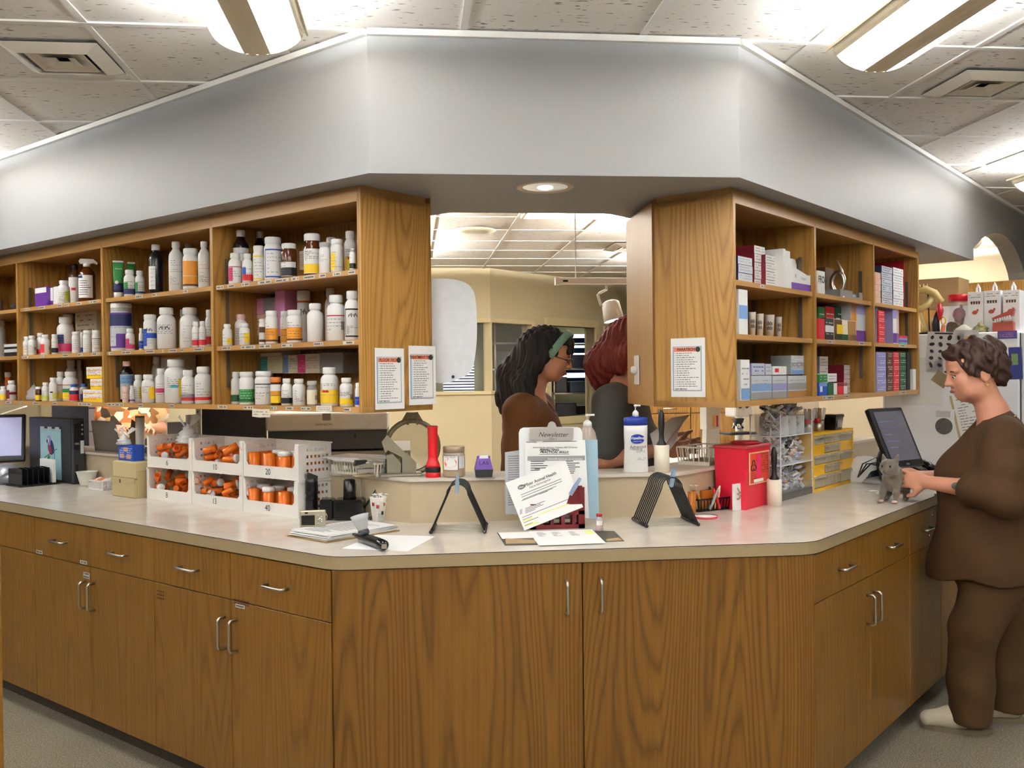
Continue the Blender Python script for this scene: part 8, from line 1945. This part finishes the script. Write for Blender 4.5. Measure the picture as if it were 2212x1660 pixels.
def add_hand(f, wrist, d, n, side, curl=.5, spread=.12, s=1., thumb=.6):
 """d pointing direction, n palm normal (palm faces n); side=+1 thumb towards d x n"""
 w = np.array(wrist, float); d = np.array(d, float)/np.linalg.norm(d); n = np.array(n, float); n -= d*(n@d); n /= np.linalg.norm(n); x = np.cross(d, n)*side
 Rm = np.stack([x, d, n], 1); k = .006
 f.ell(w+d*.045*s, np.array((.040, .050, .016))*s, .012, Rm)
 fl = [(-.029, .066, .0078), (-.010, .078, .0085), (.010, .082, .0088), (.029, .074, .0085)]
 for i, (ox, L, r) in enumerate(fl):
  p = w+d*.080*s+x*ox*s; a = spread*(i-1.5)*.5
  dd = d*math.cos(a)+x*math.sin(a); ang = 0
  for j, fr in enumerate((.46, .31, .23)):
   ang += curl*(.75 if j == 0 else 1.05); v = dd*math.cos(ang)+n*math.sin(ang); q = p+v*L*fr*s; f.cone(p, q, r*s*(1-.08*j), r*s*(.93-.08*j), k if j == 0 else .003); p = q
 p = w+d*.025*s+x*.030*s; v = (x*.75+d*.6+n*.25*thumb); v /= np.linalg.norm(v)
 q = p+v*.038*s; f.cone(p, q, .014*s, .0105*s, .01); v2 = (d*.85+x*.25+n*thumb); v2 /= np.linalg.norm(v2); q2 = q+v2*.032*s; f.cone(q, q2, .0105*s, .0085*s, .004); f.cone(q2, q2+v2*.014*s, .0085*s, .007*s, .003)
SKIN = mat('skin', (206, 146, 118), .5, var=.07, scale=40, sss=.12); SKIN2 = mat('skin_tan', (208, 144, 110), .5, var=.07, scale=40, sss=.12)
def cloth(name, c, var=.16): return mat(name, c, .85, var=var, scale=9, bump=.15)
def folds(amp, fx, fy, fz, ph=0.):
 def g(P): return amp*(np.sin(P[:, 2]*fz+P[:, 0]*fx+ph+1.7*np.sin(P[:, 1]*fy*.5))*.6+np.sin(P[:, 2]*fz*.45-P[:, 1]*fy+ph*2+np.sin(P[:, 0]*fx)*1.3)*.6)
 return g
def face_parts(o, T, R, lip, brow, sc=1.):
 """eyes, brows and lips as small child meshes on the face"""
 for sx in (-1, 1):
  e = T((.031*sx, -.0855, .004)); m_ = MB().sphere(tuple(e), .0085*sc, 12, 8); obj('eye', m_, mat('eye_white', (236, 230, 224), .2), o)
  e2 = T((.031*sx, -.0915, .002)); obj('iris', MB().sphere(tuple(e2), .0045*sc, 10, 6), mat('iris_brown', (52, 34, 24), .2), o)
  obj('eyelid', MB().tube([tuple(T((.031*sx+a*.013, -.0905+.004*abs(a), .0085-.003*a*a))) for a in (-1, -.5, 0, .5, 1)], .0028*sc, 6), mat('lid_dark', (110, 66, 50), .5), o)
  obj('eyebrow', MB().tube([tuple(T((.031*sx+a*.019, -.096+.007*abs(a), .026-.004*a*a))) for a in (-1, -.5, 0, .5, 1)], .0032*sc, 6, taper=[.4, .9, 1, .9, .5]), brow, o)
 obj('lips', MB().tube([tuple(T((a*.019, -.1015+.008*a*a, -.0555))) for a in (-1, -.6, -.2, .2, .6, 1)], .0056*sc, 8, taper=[.3, .8, 1, 1, .8, .3]), lip, o)
# ---------------------------------------------------------------- woman standing at the right
def woman_right():
 foot = on_z(2126, 1568, 0); loc = Vector((float(foot[0]), float(foot[1]), 0)); fx_, fy_ = -.90, .43; rz = math.atan2(fx_, -fy_)
 H = rotm(14, 14); C = (.0, -.03, 1.437)
 f = Sdf(); T = add_head(f, C, H, 1.02)
 f.chain([(0, .005, 1.36), (0, .04, 1.27), (0, .07, 1.18)], [.052, .055, .07], .03)
 f.ell((0, .05, 1.10), (.15, .10, .14), .05); f.ell((0, .01, .86), (.15, .13, .2), .08); f.ell((0, .03, .72), (.16, .13, .13), .05)
 sh = [(.165, .06, 1.175), (-.165, .06, 1.175)]; el = [(.235, .05, .965), (-.20, .03, .97)]; wr = [(.10, -.215, .995), (-.05, -.235, 1.0)]
 for s_, e_, w_ in zip(sh, el, wr): f.chain([s_, e_], [.052, .042], .03); f.chain([e_, ((e_[0]+w_[0])/2, (e_[1]+w_[1])/2, (e_[2]+w_[2])/2+.004), w_], [.042, .036, .026], .015)
 add_hand(f, wr[0], (-.45, -1, .08), (-.8, .35, -.1), 1, .55, .15, .95); add_hand(f, wr[1], (.25, -1, .05), (.85, .3, -.1), -1, .55, .15, .95)
 hp = [(.085, .03, .68), (-.085, .05, .68)]; kn = [(.09, -.06, .40), (-.08, .10, .40)]; an = [(.09, -.075, .085), (-.09, .075, .085)]
 for a, b, c in zip(hp, kn, an): f.chain([a, b, c], [.085, .058, .04], .02)
 for c in an: f.chain([(c[0], c[1]+.02, .05), (c[0], c[1]-.12, .035)], [.035, .03], .02)
 o = obj('person', sdf_mesh(f, .0046, 'person'), SKIN, None, loc, rz); tag(o, 'woman in brown scrubs with short dark hair standing at the worktop', 'person')
 face_parts(o, T, H, mat('lip_rose', (150, 78, 70), .5), mat('brow_dark', (60, 38, 28), .8))
 # top
 g = Sdf(); g.ell((0, .055, 1.10), (.185, .135, .15), .06); g.ell((0, -.035, 1.03), (.165, .135, .10), .07); g.ell((0, .02, .76), (.205, .195, .42), .08); g.ell((0, -.0, .62), (.21, .205, .22), .05)
 g.chain([(.11, .065, 1.205), sh[0], (.215, .055, 1.06), (.24, .035, .965), (.20, -.06, .975)], [.06, .075, .082, .078, .062], .035); g.chain([(-.11, .065, 1.205), sh[1], (-.20, .045, 1.06), el[1], (-.17, -.06, .985)], [.06, .075, .082, .078, .062], .035)
 g.chain([(0, .065, 1.22), (0, .08, 1.20)], [.075, .08], .03)
 g.cutfn(lambda P: .615-P[:, 2]+.03*P[:, 1]); g.cut((0, -.055, 1.275), (.06, .085, .10), .01)
 g.disp = folds(.009, 17, 22, 19, .4)
 obj('scrub_top', sdf_mesh(g, .0065, 'scrub_top'), cloth('brown_scrub', (70, 43, 10)), o)
 for k in range(4): obj('snap_button', MB().sphere((.01, -.165-.012*k if k < 3 else -.2, 1.02-.085*k), .005, 8, 6), CHROME, o)
 # trousers
 g = Sdf(); g.ell((0, .02, .66), (.19, .17, .12), .05)
 for a, b, c in zip(hp, kn, an): g.chain([(a[0], a[1], .62), (b[0], b[1]+.01, .42), (c[0], c[1]+.012, .2), (c[0], c[1]+.008, .06)], [.115, .092, .082, .08], .03)
 g.cutfn(lambda P: .045-P[:, 2]); g.disp = folds(.009, 15, 18, 15, 1.1)
 obj('trousers', sdf_mesh(g, .006, 'trousers'), cloth('brown_trouser', (74, 49, 16)), o)
 SHOE = mat('shoe_cream', (206, 194, 168), .5, var=.08); SOLE = mat('shoe_sole', (120, 106, 84), .6)
 for c in an:
  g = Sdf(); y0 = c[1]+.06; g.chain([(c[0], y0-.02, .055), (c[0], y0-.11, .05), (c[0], y0-.20, .036)], [.042, .043, .034], .03); g.cutfn(lambda P: .012-P[:, 2]); sh_ = obj('shoe', sdf_mesh(g, .005, 'shoe'), SHOE, o)
  m_ = MB(); pts = [(c[0]+.046*math.cos(2*math.pi*k/18), y0-.10+.135*math.sin(2*math.pi*k/18)) for k in range(18)]; m_.prism(pts, 0, .02); obj('sole', m_, SOLE, sh_)
  for k in range(4): obj('lace', MB().tube([(c[0]-.02, y0-.11-.015*k, .092-.006*k), (c[0], y0-.112-.015*k, .098-.007*k), (c[0]+.02, y0-.11-.015*k, .092-.006*k)], .003, 6), WHITE_PL, sh_)
  obj('side_panel', MB().sphere((c[0]+.036, y0-.10, .05), .02, 10, 6, (.4, 1.8, .8)), mat('shoe_grey', (150, 142, 126), .6), sh_)
 # hair: short layered cap
 g = Sdf()
 def E(c, r, k): g.ell(T(c), r, k, H)
 E((0, .03, .048), (.092, .107, .092), .02); E((0, .085, -.01), (.07, .05, .075), .03); E((0, -.045, .088), (.07, .05, .032), .03)
 for sx in (-1, 1): E((.066*sx, .01, .035), (.026, .06, .05), .02); E((.072*sx, -.035, .03), (.012, .022, .04), .015)
 g.disp = lambda P: .0035*np.sin(P[:, 0]*140+P[:, 2]*60+3*np.sin(P[:, 1]*70))+.004*np.sin(P[:, 1]*95+P[:, 2]*120)
 hair = obj('hair', sdf_mesh(g, .004, 'hair'), mat('hair_dark_brown', (62, 36, 24), .6, var=.45, scale=70, bump=.6), o)
 for sx in (-1, 1): obj('earring', MB().tube([tuple(T((.082*sx+.0, .008+.008*math.sin(a), -.052+.008*math.cos(a)))) for a in [2*math.pi*k/10 for k in range(10)]], .0016, 6, True), mat('gold', (220, 180, 90), .25, 1.), o)
 obj('necklace', MB().tube([(.072*math.sin(a), .045-.078*math.cos(a), 1.262-.055*(math.cos(a)*.5+.5)) for a in [2*math.pi*k/26 for k in range(26)]], .003, 6, True), mat('gold', (220, 180, 90), .25, 1.), o)
 p = np.array(wr[0])+np.array((-.035, -.075, .012)); obj('ring', MB().tube([tuple(p+np.array((.011*math.cos(a), .002, .011*math.sin(a)))) for a in [2*math.pi*k/10 for k in range(10)]], .002, 6, True), MATS['gold'], o)
 m_ = MB(); c0 = (np.array(el[0])*.42+np.array(wr[0])*.58)+np.array((.030, -.012, .010)); m_.sphere(tuple(c0), .016, 10, 6, (.35, 1.2, .9)); obj('tattoo', m_, mat('tattoo_green', (92, 96, 84), .6), o)
 # small furry animal held on the worktop
 Mi = Matrix.Translation(loc) @ Matrix.Rotation(rz, 4, 'Z')
 tgt = on_z(1952, 1072, ZT); base = Mi @ Vector((.03, -.335, 0)); base.z = ZT
 k = Sdf(); k.ell((0, .0, .075), (.035, .05, .045), .02); k.ell((0, -.045, .115), (.030, .030, .028), .015); k.cone((0, -.07, .108), (0, -.08, .105), .012, .009, .01)
 for sx in (-1, 1):
  k.chain([(.02*sx, -.03, .06), (.022*sx, -.045, .03), (.022*sx, -.055, .008)], [.012, .009, .008], .008); k.chain([(.024*sx, .03, .055), (.03*sx, .035, .02), (.03*sx, .02, .008)], [.018, .010, .009], .008)
  k.cone((.018*sx, -.035, .136), (.024*sx, -.03, .156), .010, .003, .006)
 k.chain([(0, .048, .07), (.01, .085, .06), (.03, .11, .07)], [.009, .007, .005], .01); k.disp = lambda P: .0012*np.sin(P[:, 0]*420)*np.sin(P[:, 1]*380)*np.sin(P[:, 2]*400)
 kt = obj('kitten', sdf_mesh(k, .0032, 'kitten'), mat('tabby_fur', (112, 100, 84), .9, var=.6, scale=45, sheen=.5), None, base, rz+1.2); kt.scale = (1.25,)*3; tag(kt, 'small grey-brown furry animal held in the hands of the standing woman', 'animal')
 for sx in (-1, 1): obj('eye', MB().sphere((.012*sx, -.071, .121), .0038, 8, 6), GLB, kt); obj('paw', MB().sphere((.022*sx, -.06, .006), .009, 8, 6, (1, 1.3, .6)), mat('paw_pink', (206, 170, 156), .7), kt)
woman_right()
# ---------------------------------------------------------------- two women behind the ledge
def upper_body(o, f, T, H): pass
def woman_dark():
 foot = on_y(1166, 900, 4.42); loc = Vector((float(foot[0]), 4.42, 0)); fx_, fy_ = .93, -.37; rz = math.atan2(fx_, -fy_)
 H = rotm(4, 20); C = (0, -.05, 1.535)
 f = Sdf(); T = add_head(f, C, H, 1.0)
 f.chain([(0, .0, 1.45), (0, .03, 1.38), (0, .05, 1.29)], [.048, .05, .065], .03); f.ell((0, .04, 1.2), (.15, .10, .15), .05); f.ell((0, .02, .98), (.14, .11, .2), .08)
 sh = [(.17, .05, 1.28), (-.17, .05, 1.28)]; el = [(.21, .06, 1.02), (-.21, .06, 1.02)]; wr = [(.21, .0, .80), (-.21, .0, .80)]
 for s_, e_, w_ in zip(sh, el, wr): f.chain([s_, e_, w_], [.05, .04, .027], .02)
 add_hand(f, wr[0], (0, -.2, -1), (-1, 0, 0), 1, .3); add_hand(f, wr[1], (0, -.2, -1), (1, 0, 0), -1, .3)
 for sx in (-1, 1): f.chain([(.085*sx, .02, .86), (.085*sx, .02, .46), (.085*sx, .03, .06)], [.09, .06, .045], .03); f.chain([(.085*sx, .03, .035), (.085*sx, -.1, .03)], [.035, .03], .02)
 o = obj('person', sdf_mesh(f, .0046, 'person'), SKIN2, None, loc, rz); tag(o, 'woman with long dark hair, green headband and glasses behind the ledge', 'person')
 face_parts(o, T, H, mat('lip_red', (160, 70, 62), .45), mat('brow_dark', (60, 38, 28), .8))
 g = Sdf(); g.ell((0, .045, 1.22), (.195, .125, .14), .06); g.ell((0, .0, 1.08), (.165, .15, .13), .08); g.ell((0, .01, .92), (.17, .14, .18), .08); g.ell((0, .02, .78), (.19, .15, .12), .06)
 for sx, s_, e_ in ((1, sh[0], el[0]), (-1, sh[1], el[1])): g.chain([(.1*sx, .05, 1.315), s_, ((s_[0]+e_[0])/2, .055, 1.13), e_], [.058, .075, .075, .068], .035)
 g.cutfn(lambda P: .70-P[:, 2]); g.cut((0, -.06, 1.37), (.06, .08, .11), .01); g.disp = folds(.005, 15, 19, 23, 2.0)
 obj('scrub_top', sdf_mesh(g, .008, 'scrub_top'), cloth('brown_scrub2', (104, 62, 26)), o)
 g = Sdf(); g.ell((0, .02, .78), (.17, .14, .12), .05)
 for sx in (-1, 1): g.chain([(.09*sx, .02, .72), (.09*sx, .02, .08)], [.11, .085], .03)
 obj('trousers', sdf_mesh(g, .012, 'trousers'), cloth('brown_trouser', (92, 64, 36)), o)
 # long hair
 g = Sdf()
 def E(c, r, k): g.ell(T(c), r, k, H)
 E((0, .03, .045), (.086, .104, .088), .02); E((0, .085, -.02), (.085, .06, .09), .04)
 for sx in (-1, 1): g.chain([tuple(T((.070*sx, .01, .02))), tuple(T((.082*sx, .045, -.06))), (.10*sx, .055, 1.40), (.115*sx, .05, 1.30), (.10*sx, .02, 1.21)], [.032, .038, .050, .048, .02], .04)
 g.chain([tuple(T((0, .09, .0))), (0, .115, 1.44), (-.02, .125, 1.33), (-.03, .135, 1.24)], [.07, .08, .07, .03], .05)
 E((0, -.055, .083), (.06, .038, .026), .02); E((.03, -.085, .052), (.035, .016, .018), .015); E((-.03, -.085, .052), (.035, .016, .018), .015)
 g.disp = lambda P: .0035*np.sin(P[:, 0]*170+2.5*np.sin(P[:, 2]*30)+P[:, 1]*120)+.003*np.sin(P[:, 1]*210-P[:, 0]*90+2*np.sin(P[:, 2]*25))
 obj('hair', sdf_mesh(g, .0048, 'hair'), mat('hair_black', (30, 25, 25), .7, var=.5, scale=60, bump=.4), o)
 # headband and glasses
 m_ = MB(); pts = []
 for a in [math.radians(-112+224*k/22) for k in range(23)]: pts.append((math.sin(a)*.094, math.cos(a)))
 V_ = []
 for x, c in pts:
  for w_ in (-.018, .018): V_.append(tuple(T((x, -.028-.030*c+w_*.9, .045+.100*c+w_*.35-.01))))
 n = len(pts); m_.add(V_, [(2*i, 2*i+1, 2*i+3, 2*i+2) for i in range(n-1)], True)
 hb_ = obj('headband', m_, mat('green_band', (128, 170, 146), .7, var=.2, scale=50), o, fixn=False); sm = hb_.modifiers.new('thick', 'SOLIDIFY'); sm.thickness = .006; sm.offset = 0
 GF = mat('glasses_black', (30, 24, 24), .3)
 gl = obj('glasses', MB().tube([tuple(T((a, -.1125, .008))) for a in (-.010, 0, .010)], .0018, 6), GF, o)
 for sx in (-1, 1):
  obj('lens_rim', MB().tube([tuple(T((.033*sx+.022*math.cos(a), -.108+.006*abs(math.cos(a)), .004+.0135*math.sin(a)))) for a in [2*math.pi*k/18 for k in range(18)]], .0018, 6, True), GF, gl); obj('temple', MB().tube([tuple(T((.056*sx, -.100, .008))), tuple(T((.074*sx, -.04, .008))), tuple(T((.078*sx, .02, .004)))], .0020, 6), GF, gl)
  m_ = MB(); m_.add([tuple(T((.033*sx+.021*math.cos(a), -.1075, .004+.0128*math.sin(a)))) for a in [2*math.pi*k/16 for k in range(16)]], [tuple(range(16))]); obj('lens', m_, mat('lens_glass', (230, 235, 240), .03, alpha=.12), gl, fixn=False)
woman_dark()
def woman_red():
 foot = on_y(1362, 900, 4.36); loc = Vector((float(foot[0]), 4.36, 0)); fx_, fy_ = .90, -.43; rz = math.atan2(fx_, -fy_)
 H = rotm(-6, 14); C = (0, -.045, 1.585)
 f = Sdf(); T = add_head(f, C, H, 1.0)
 f.chain([(0, .01, 1.5), (0, .035, 1.42), (0, .05, 1.34)], [.05, .052, .068], .03); f.ell((0, .04, 1.24), (.16, .10, .15), .05); f.ell((0, .02, 1.0), (.15, .11, .2), .08)
 sh = [(.18, .05, 1.315), (-.18, .05, 1.315)]; el = [(.20, .02, 1.06), (-.225, .085, 1.055)]; wr = [(.10, -.20, 1.10), (-.13, -.175, 1.105)]
 for s_, e_, w_ in zip(sh, el, wr): f.chain([s_, e_, w_], [.052, .043, .028], .02)
 add_hand(f, wr[1], (.12, -1, -.02), (.9, 0, .1), 1, .75, .1, 1.0, .3); add_hand(f, wr[0], (-.2, -1, .05), (-.9, 0, .1), -1, .6)
 for sx in (-1, 1): f.chain([(.09*sx, .02, .88), (.09*sx, .02, .46), (.09*sx, .03, .06)], [.095, .062, .046], .03); f.chain([(.09*sx, .03, .035), (.09*sx, -.1, .03)], [.035, .03], .02)
 o = obj('person', sdf_mesh(f, .0046, 'person'), SKIN, None, loc, rz); tag(o, 'red-haired woman in grey scrubs holding papers behind the ledge', 'person')
 face_parts(o, T, H, mat('lip_rose', (150, 78, 70), .5), mat('brow_red', (110, 50, 34), .8))
 g = Sdf(); g.ell((0, .045, 1.25), (.205, .13, .15), .06); g.ell((0, -.005, 1.10), (.175, .155, .13), .08); g.ell((0, .01, .94), (.18, .145, .18), .08); g.ell((0, .02, .80), (.20, .155, .12), .06)
 for sx, s_, e_ in ((1, sh[0], el[0]), (-1, sh[1], el[1])): g.chain([(.1*sx, .05, 1.35), s_, ((s_[0]*.55+e_[0]*.45), (s_[1]+e_[1])/2, 1.19), (s_[0]*.25+e_[0]*.75, (s_[1]+e_[1])/2, 1.12)], [.06, .078, .08, .078], .035)
 g.cutfn(lambda P: .72-P[:, 2]); g.cut((0, -.06, 1.42), (.06, .08, .11), .01); g.disp = folds(.005, 15, 18, 22, .9)
 tp = obj('scrub_top', sdf_mesh(g, .008, 'scrub_top'), cloth('grey_scrub', (84, 84, 82), .12), o)
 obj('round_patch', MB().lathe([(.0003, 0), (.040, 0), (.040, .002)], 24, Matrix.Translation((-.075, -.158, 1.245)) @ Matrix.Rotation(math.radians(18), 4, 'Z') @ Matrix.Rotation(math.radians(74), 4, 'X') @ Matrix.Rotation(-.35, 4, 'Y')), mat('patch_white', (226, 224, 228), .6), tp)
 m_ = MB(); ell(m_, -.078, 1.240, .010, .026, .5, 12, y=-.1665); ell(m_, -.060, 1.232, .010, .008, 0, 10, y=-.1668); obj('patch_dog', m_, INK, tp, fixn=False)
 g = Sdf(); g.ell((0, .02, .8), (.18, .15, .12), .05)
 for sx in (-1, 1): g.chain([(.095*sx, .02, .74), (.095*sx, .02, .08)], [.115, .09], .03)
 obj('trousers', sdf_mesh(g, .012, 'trousers'), cloth('grey_trouser', (70, 70, 70)), o)
 g = Sdf()
 def E(c, r, k): g.ell(T(c), r, k, H)
 E((0, .03, .045), (.086, .104, .088), .02); E((0, .09, -.02), (.075, .055, .085), .04); E((0, -.05, .085), (.062, .04, .026), .02)
 for sx in (-1, 1): g.chain([tuple(T((.072*sx, .01, .02))), tuple(T((.085*sx, .03, -.06))), tuple(T((.088*sx, .035, -.13)))], [.03, .038, .030], .03)
 g.chain([tuple(T((0, .11, 0))), (0, .13, 1.49), (0, .135, 1.41)], [.07, .08, .05], .05)
 g.disp = lambda P: .003*np.sin(P[:, 0]*180+P[:, 1]*150+2*np.sin(P[:, 2]*28))+.002*np.sin(P[:, 1]*260)
 obj('hair', sdf_mesh(g, .0048, 'hair'), mat('hair_red', (120, 34, 22), .6, var=.45, scale=60, bump=.5), o)
 w_ = np.array(wr[1]); obj('bracelet', MB().tube([tuple(w_+np.array((.034*math.cos(a), .02+.004*math.sin(3*a), .034*math.sin(a)))) for a in [2*math.pi*k/16 for k in range(16)]], .004, 6, True), CHROME, o)
 # papers in her hand
 Mi = Matrix.Translation(loc) @ Matrix.Rotation(rz, 4, 'Z'); hpos = Mi @ Vector((-.118, -.30, 1.10))
 for k in range(3):
  n_ = np.array([0, 1, 0]); pp = [(1404+6*k, 938+3*k), (1418+8*k, 988), (1455+4*k, 935+8*k), (1491-12*k, 896+12*k), (1450-6*k, 903+7*k)]
  yy = float(hpos.y)-.012+.010*k; m_ = MB(); c0 = on_y(1445, 935, yy); nn_ = np.array([0, .62, -.78]); Pq = [on_plane(x, y, nn_, float(nn_@c0)) for x, y in pp]; nV = len(Pq)
  m_.add([P3(p) for p in Pq]+[P3(p+np.array([0, .0008, -.001])) for p in Pq], [tuple(range(nV)), tuple(range(2*nV-1, nV-1, -1))]+[((i+1) % nV, i, nV+i, nV+(i+1) % nV) for i in range(nV)])
  tag(obj('held_paper', m_, PAPER if k != 1 else mat('paper_pink', (244, 214, 206), .75)), 'white paper held by the red-haired woman' if k != 1 else 'pinkish paper held by the red-haired woman', 'paper', 'papers held by the red-haired woman')
woman_red()
# ---------------------------------------------------------------- two people further back, seen only in the gap under the shelves
def person_far(x_px, yy, face, top_m, lb, arm=None, hs=1.0):
 foot = on_y(x_px, 900, yy); loc = Vector((float(foot[0]), yy, 0)); rz = math.atan2(face[0], -face[1]); H = rotm(0, 10); C = (0, -.03, 1.55)
 f = Sdf(); T = add_head(f, C, H); f.chain([(0, .01, 1.47), (0, .04, 1.32)], [.05, .066], .03); f.ell((0, .04, 1.2), (.15, .1, .16), .05); f.ell((0, .02, .97), (.14, .11, .2), .08)
 el = [(.21, .03, 1.06), (-.21, .03, 1.06)]; wr = arm or [(.10, -.2, 1.08), (-.10, -.2, 1.08)]
 for sx, e_, w_ in ((1, el[0], wr[0]), (-1, el[1], wr[1])): f.chain([(.17*sx, .05, 1.3), e_, w_], [.05, .04, .027], .02); add_hand(f, w_, (-.15*sx, -1, .12), (-.4*sx, 0, -.9), sx, .5)
 for sx in (-1, 1): f.chain([(.085*sx, .02, .86), (.085*sx, .02, .46), (.085*sx, .03, .06)], [.09, .06, .045], .03); f.chain([(.085*sx, .03, .035), (.085*sx, -.1, .03)], [.035, .03], .02)
 o = obj('person', sdf_mesh(f, .008, 'person'), SKIN, None, loc, rz); tag(o, lb, 'person'); face_parts(o, T, H, mat('lip_rose', (150, 78, 70), .5), mat('brow_dark', (60, 38, 28), .8))
 g = Sdf(); g.ell((0, .045, 1.22), (.195, .13, .15), .06); g.ell((0, .0, 1.05), (.17, .15, .15), .08); g.ell((0, .01, .88), (.18, .15, .18), .08)
 for sx, e_ in ((1, el[0]), (-1, el[1])): g.chain([(.1*sx, .05, 1.32), (.17*sx, .05, 1.3), ((.17*sx+e_[0])/2, .04, 1.17)], [.06, .075, .078], .035)
 g.cutfn(lambda P: .72-P[:, 2]); g.disp = folds(.004, 15, 18, 22, .3); obj('scrub_top', sdf_mesh(g, .009, 'scrub_top'), top_m, o)
 g = Sdf()
 for sx in (-1, 1): g.chain([(.09*sx, .02, .76), (.09*sx, .02, .08)], [.115, .085], .06)
 obj('trousers', sdf_mesh(g, .014, 'trousers'), cloth('dark_trouser', (60, 62, 74)), o)
 g = Sdf(); g.ell(T((0, .03, .045)), (.086, .104, .088), .02, H); g.ell(T((0, .08, -.03)), (.075, .06, .09), .04, H); obj('hair', sdf_mesh(g, .007, 'hair'), mat('hair_brown', (80, 54, 36), .6, var=.4, scale=60), o)
 return o, loc, rz
def floral():
 m, nt, b = _nt('floral_cloth'); N = nt.nodes; Lk = nt.links; tc = N.new('ShaderNodeTexCoord'); vo = N.new('ShaderNodeTexVoronoi'); vo.inputs['Scale'].default_value = 17; Lk.new(tc.outputs['Object'], vo.inputs['Vector'])
 cr = N.new('ShaderNodeValToRGB'); sp = N.new('ShaderNodeSeparateColor'); Lk.new(vo.outputs['Color'], sp.inputs[0]); Lk.new(sp.outputs[0], cr.inputs[0]); cr.color_ramp.interpolation = 'CONSTANT'; e = cr.color_ramp.elements
 e[0].color = lin((206, 176, 130))+(1,); e[1].position = .8; e[1].color = lin((58, 46, 36))+(1,)
 for p, c in ((.25, (196, 110, 60)), (.45, (232, 222, 200)), (.65, (140, 100, 60))): q = e.new(p); q.color = lin(c)+(1,)
 Lk.new(cr.outputs[0], b.inputs['Base Color']); b.inputs['Roughness'].default_value = .9; return m
person_far(285, 7.6, (.3, -.95), floral(), 'person in a brown and orange patterned top in the back room')
o, loc, rz = person_far(-78, 7.8, (.93, -.36), cloth('maroon_top', (92, 40, 48)), 'person reaching in from the side with papers in hand', [(.10, -.20, 1.12), (-.08, -.30, 1.165)])
Mi = Matrix.Translation(loc) @ Matrix.Rotation(rz, 4, 'Z'); c = Mi @ Vector((-.06, -.44, 1.20))
o = obj('held_papers', MB().box(-.15, .15, -.1, .1, -.004, .004, Matrix.Rotation(-.32, 4, 'Y')), PAPER, None, c, .25); tag(o, 'tilted white papers held above the desk monitor', 'paper')
# wooden door edge close to the camera on the left
dl = on_y(-9, 1400, 1.59); d2 = sroot('door_2'); obj('leaf', MB().box(float(dl[0])-.75, float(on_y(6, 1500, 1.59)[0]), 1.55, 1.59, 0, float(on_y(3, 1100, 1.55)[2])), OAKD, d2)
